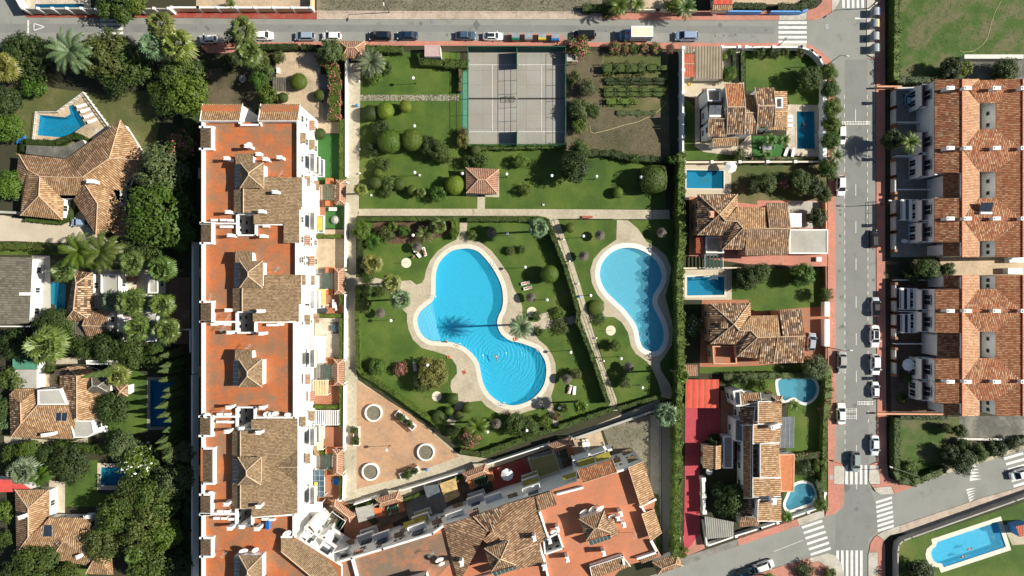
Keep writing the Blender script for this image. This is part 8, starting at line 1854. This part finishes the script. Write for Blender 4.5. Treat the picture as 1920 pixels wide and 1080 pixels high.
ladder(926, 502, 205, 'ladder at the upper right of the main pool'); ladder(815, 556, 0, 'ladder on the left side of the main pool'); ladder(862, 646, 60, 'ladder at the lower left of the main pool'); ladder(945, 757, 70, 'ladder at the bottom of the main pool'); ladder(1009, 657, 225, 'ladder at the lower right of the main pool')
# broad steps at the shallow west end of the main pool
r = thing('pool_steps', 'pale curved steps at the shallow left end of the main pool', 'pool steps', W(800, 610)); b = MB()
P1 = POOLS[0]
for k, (x0, z) in enumerate(((790, -.16), (797, -.30), (804, -.5), (811, -.75))):
    A, C = W(x0+1, 572), W(x0+26, 640); q = [p for p in P1 if (C.x-A.x)*(p[1]-A.y)-(C.y-A.y)*(p[0]-A.x) < 0 and p[0] < W(830, 0).x and W(0, 645).y < p[1] < W(0, 565).y]
    if len(q) > 3:
        c = (sum(p[0] for p in q)/len(q), sum(p[1] for p in q)/len(q)); q = sorted(q, key=lambda p: math.atan2(p[1]-c[1], p[0]-c[0])); q = [(c[0]+(p[0]-c[0])*.97, c[1]+(p[1]-c[1])*.97) for p in q]; b.prism(q, z-.6, z-k*.003)
if b.f: b.build('steps', 'pool_step', r)
small('mosaic', 'dark dolphin mosaic on the floor of the wide pool', 'mosaic', 1321, 338, -1.48, lambda b, p: (b.box(p.x, p.y, -1.485, 2.3, 1.2, .01), [b.box(p.x-.9+.3*i, p.y-.25+.32*math.sin(i*.5), -1.47, .34, .1+.14*math.sin(i*.5+.2), .008, .5*math.cos(i*.5)) for i in range(7)]), 'mosaic')
for x, y in ((900, 700),): pass
# shared garden small things
for x, y, lab in ((1056,449,'upper'),(1068,490,'second'),(1084,532,'third'),(1118,634,'fourth'),(1132,677,'lowest')): small('bollard_light', '%s small white bollard light along the slanted path' % lab, 'bollard', x, y, .5, lambda b, p: b.lathe((p.x, p.y, .04), [(.12, 0), (.12, .5), (.2, .55), (.001, .65)], 10), 'globe')
for x, y, lab in ((675,280,'upper'),(674.5,325,'middle'),(673.5,152,'topmost')): small('bollard_light', '%s small white bollard light beside the long path' % lab, 'bollard', x, y, .5, lambda b, p: b.lathe((p.x, p.y, .04), [(.12, 0), (.12, .5), (.2, .55), (.001, .65)], 10), 'globe')
for x, y, lab in ((787,328.5,'by the lower left globe lamp'),(1019,384,'near the straight path'),(696,366,'green, beside the leaning palm')): small('utility_box', 'small pale ground box '+lab, 'utility box', x, y, .2, rb(.45, .45, .25), 'frame')
for i, (x, y, rr) in enumerate(((455,148,7),)): small('round_table', 'round pale stone table in the bare garden', 'table', x, y, .7, lambda b, p: b.lathe((p.x, p.y, .03), [(.25, 0), (.2, .6), (.8, .64), (.8, .72), (.001, .72)], 20), 'concrete')
small('stone_planter', 'white stone trough beside the wild hedge of the cream court', 'planter', 521, 132, .5, rb(.6, 1.2, .5), 'white'); small('play_tent', 'round grey play tent on the green mat', 'tent', 628, 412, .6, lambda b, p: b.lathe((p.x, p.y, .05), [(1.0, 0), (.8, .6), (.001, 1.2)], 10), 'grey_cloth')
small('clothes_rack', 'blue and white laundry on a rack on the roof terrace', 'laundry', 499, 986, ZT+1, lambda b, p: [b.box(p.x+.18*i, p.y, ZT+.05, .05, 1.8-.3*(i % 2), 1.0) for i in range(4)], 'blue_plastic')
small('cabinet_box', 'big white utility cabinet in the passage, upper one', 'utility box', 1906, 487, 1.5, rb(3.2, 1.2, 1.6), 'white'); small('cabinet_box', 'big white utility cabinet in the passage, lower one', 'utility box', 1903, 508, 1.5, rb(3.2, 1.3, 1.6), 'white')
for x, y, lab in ((1274,877,'upper'),(1273,924,'middle'),(1273,970,'lower'),(1273,1012,'lowest')): small('pillar', '%s white pillar in the ivy strip beside the crimson driveway' % lab, 'pillar', x, y, 1.4, rb(.75, 1.5, 1.4), 'white')
small('white_table', 'white box on the grey garage terrace', 'box', 1536, 486, .8, rb(1.1, 1.0, .7), 'white')
r = canopy('patio_cover', 'grey sheet roof beside the tennis court tree', 'patio cover', [(1062.5,102),(1083,102),(1083,115),(1062.5,115)], 2.2, 'concrete')
drop_protos()
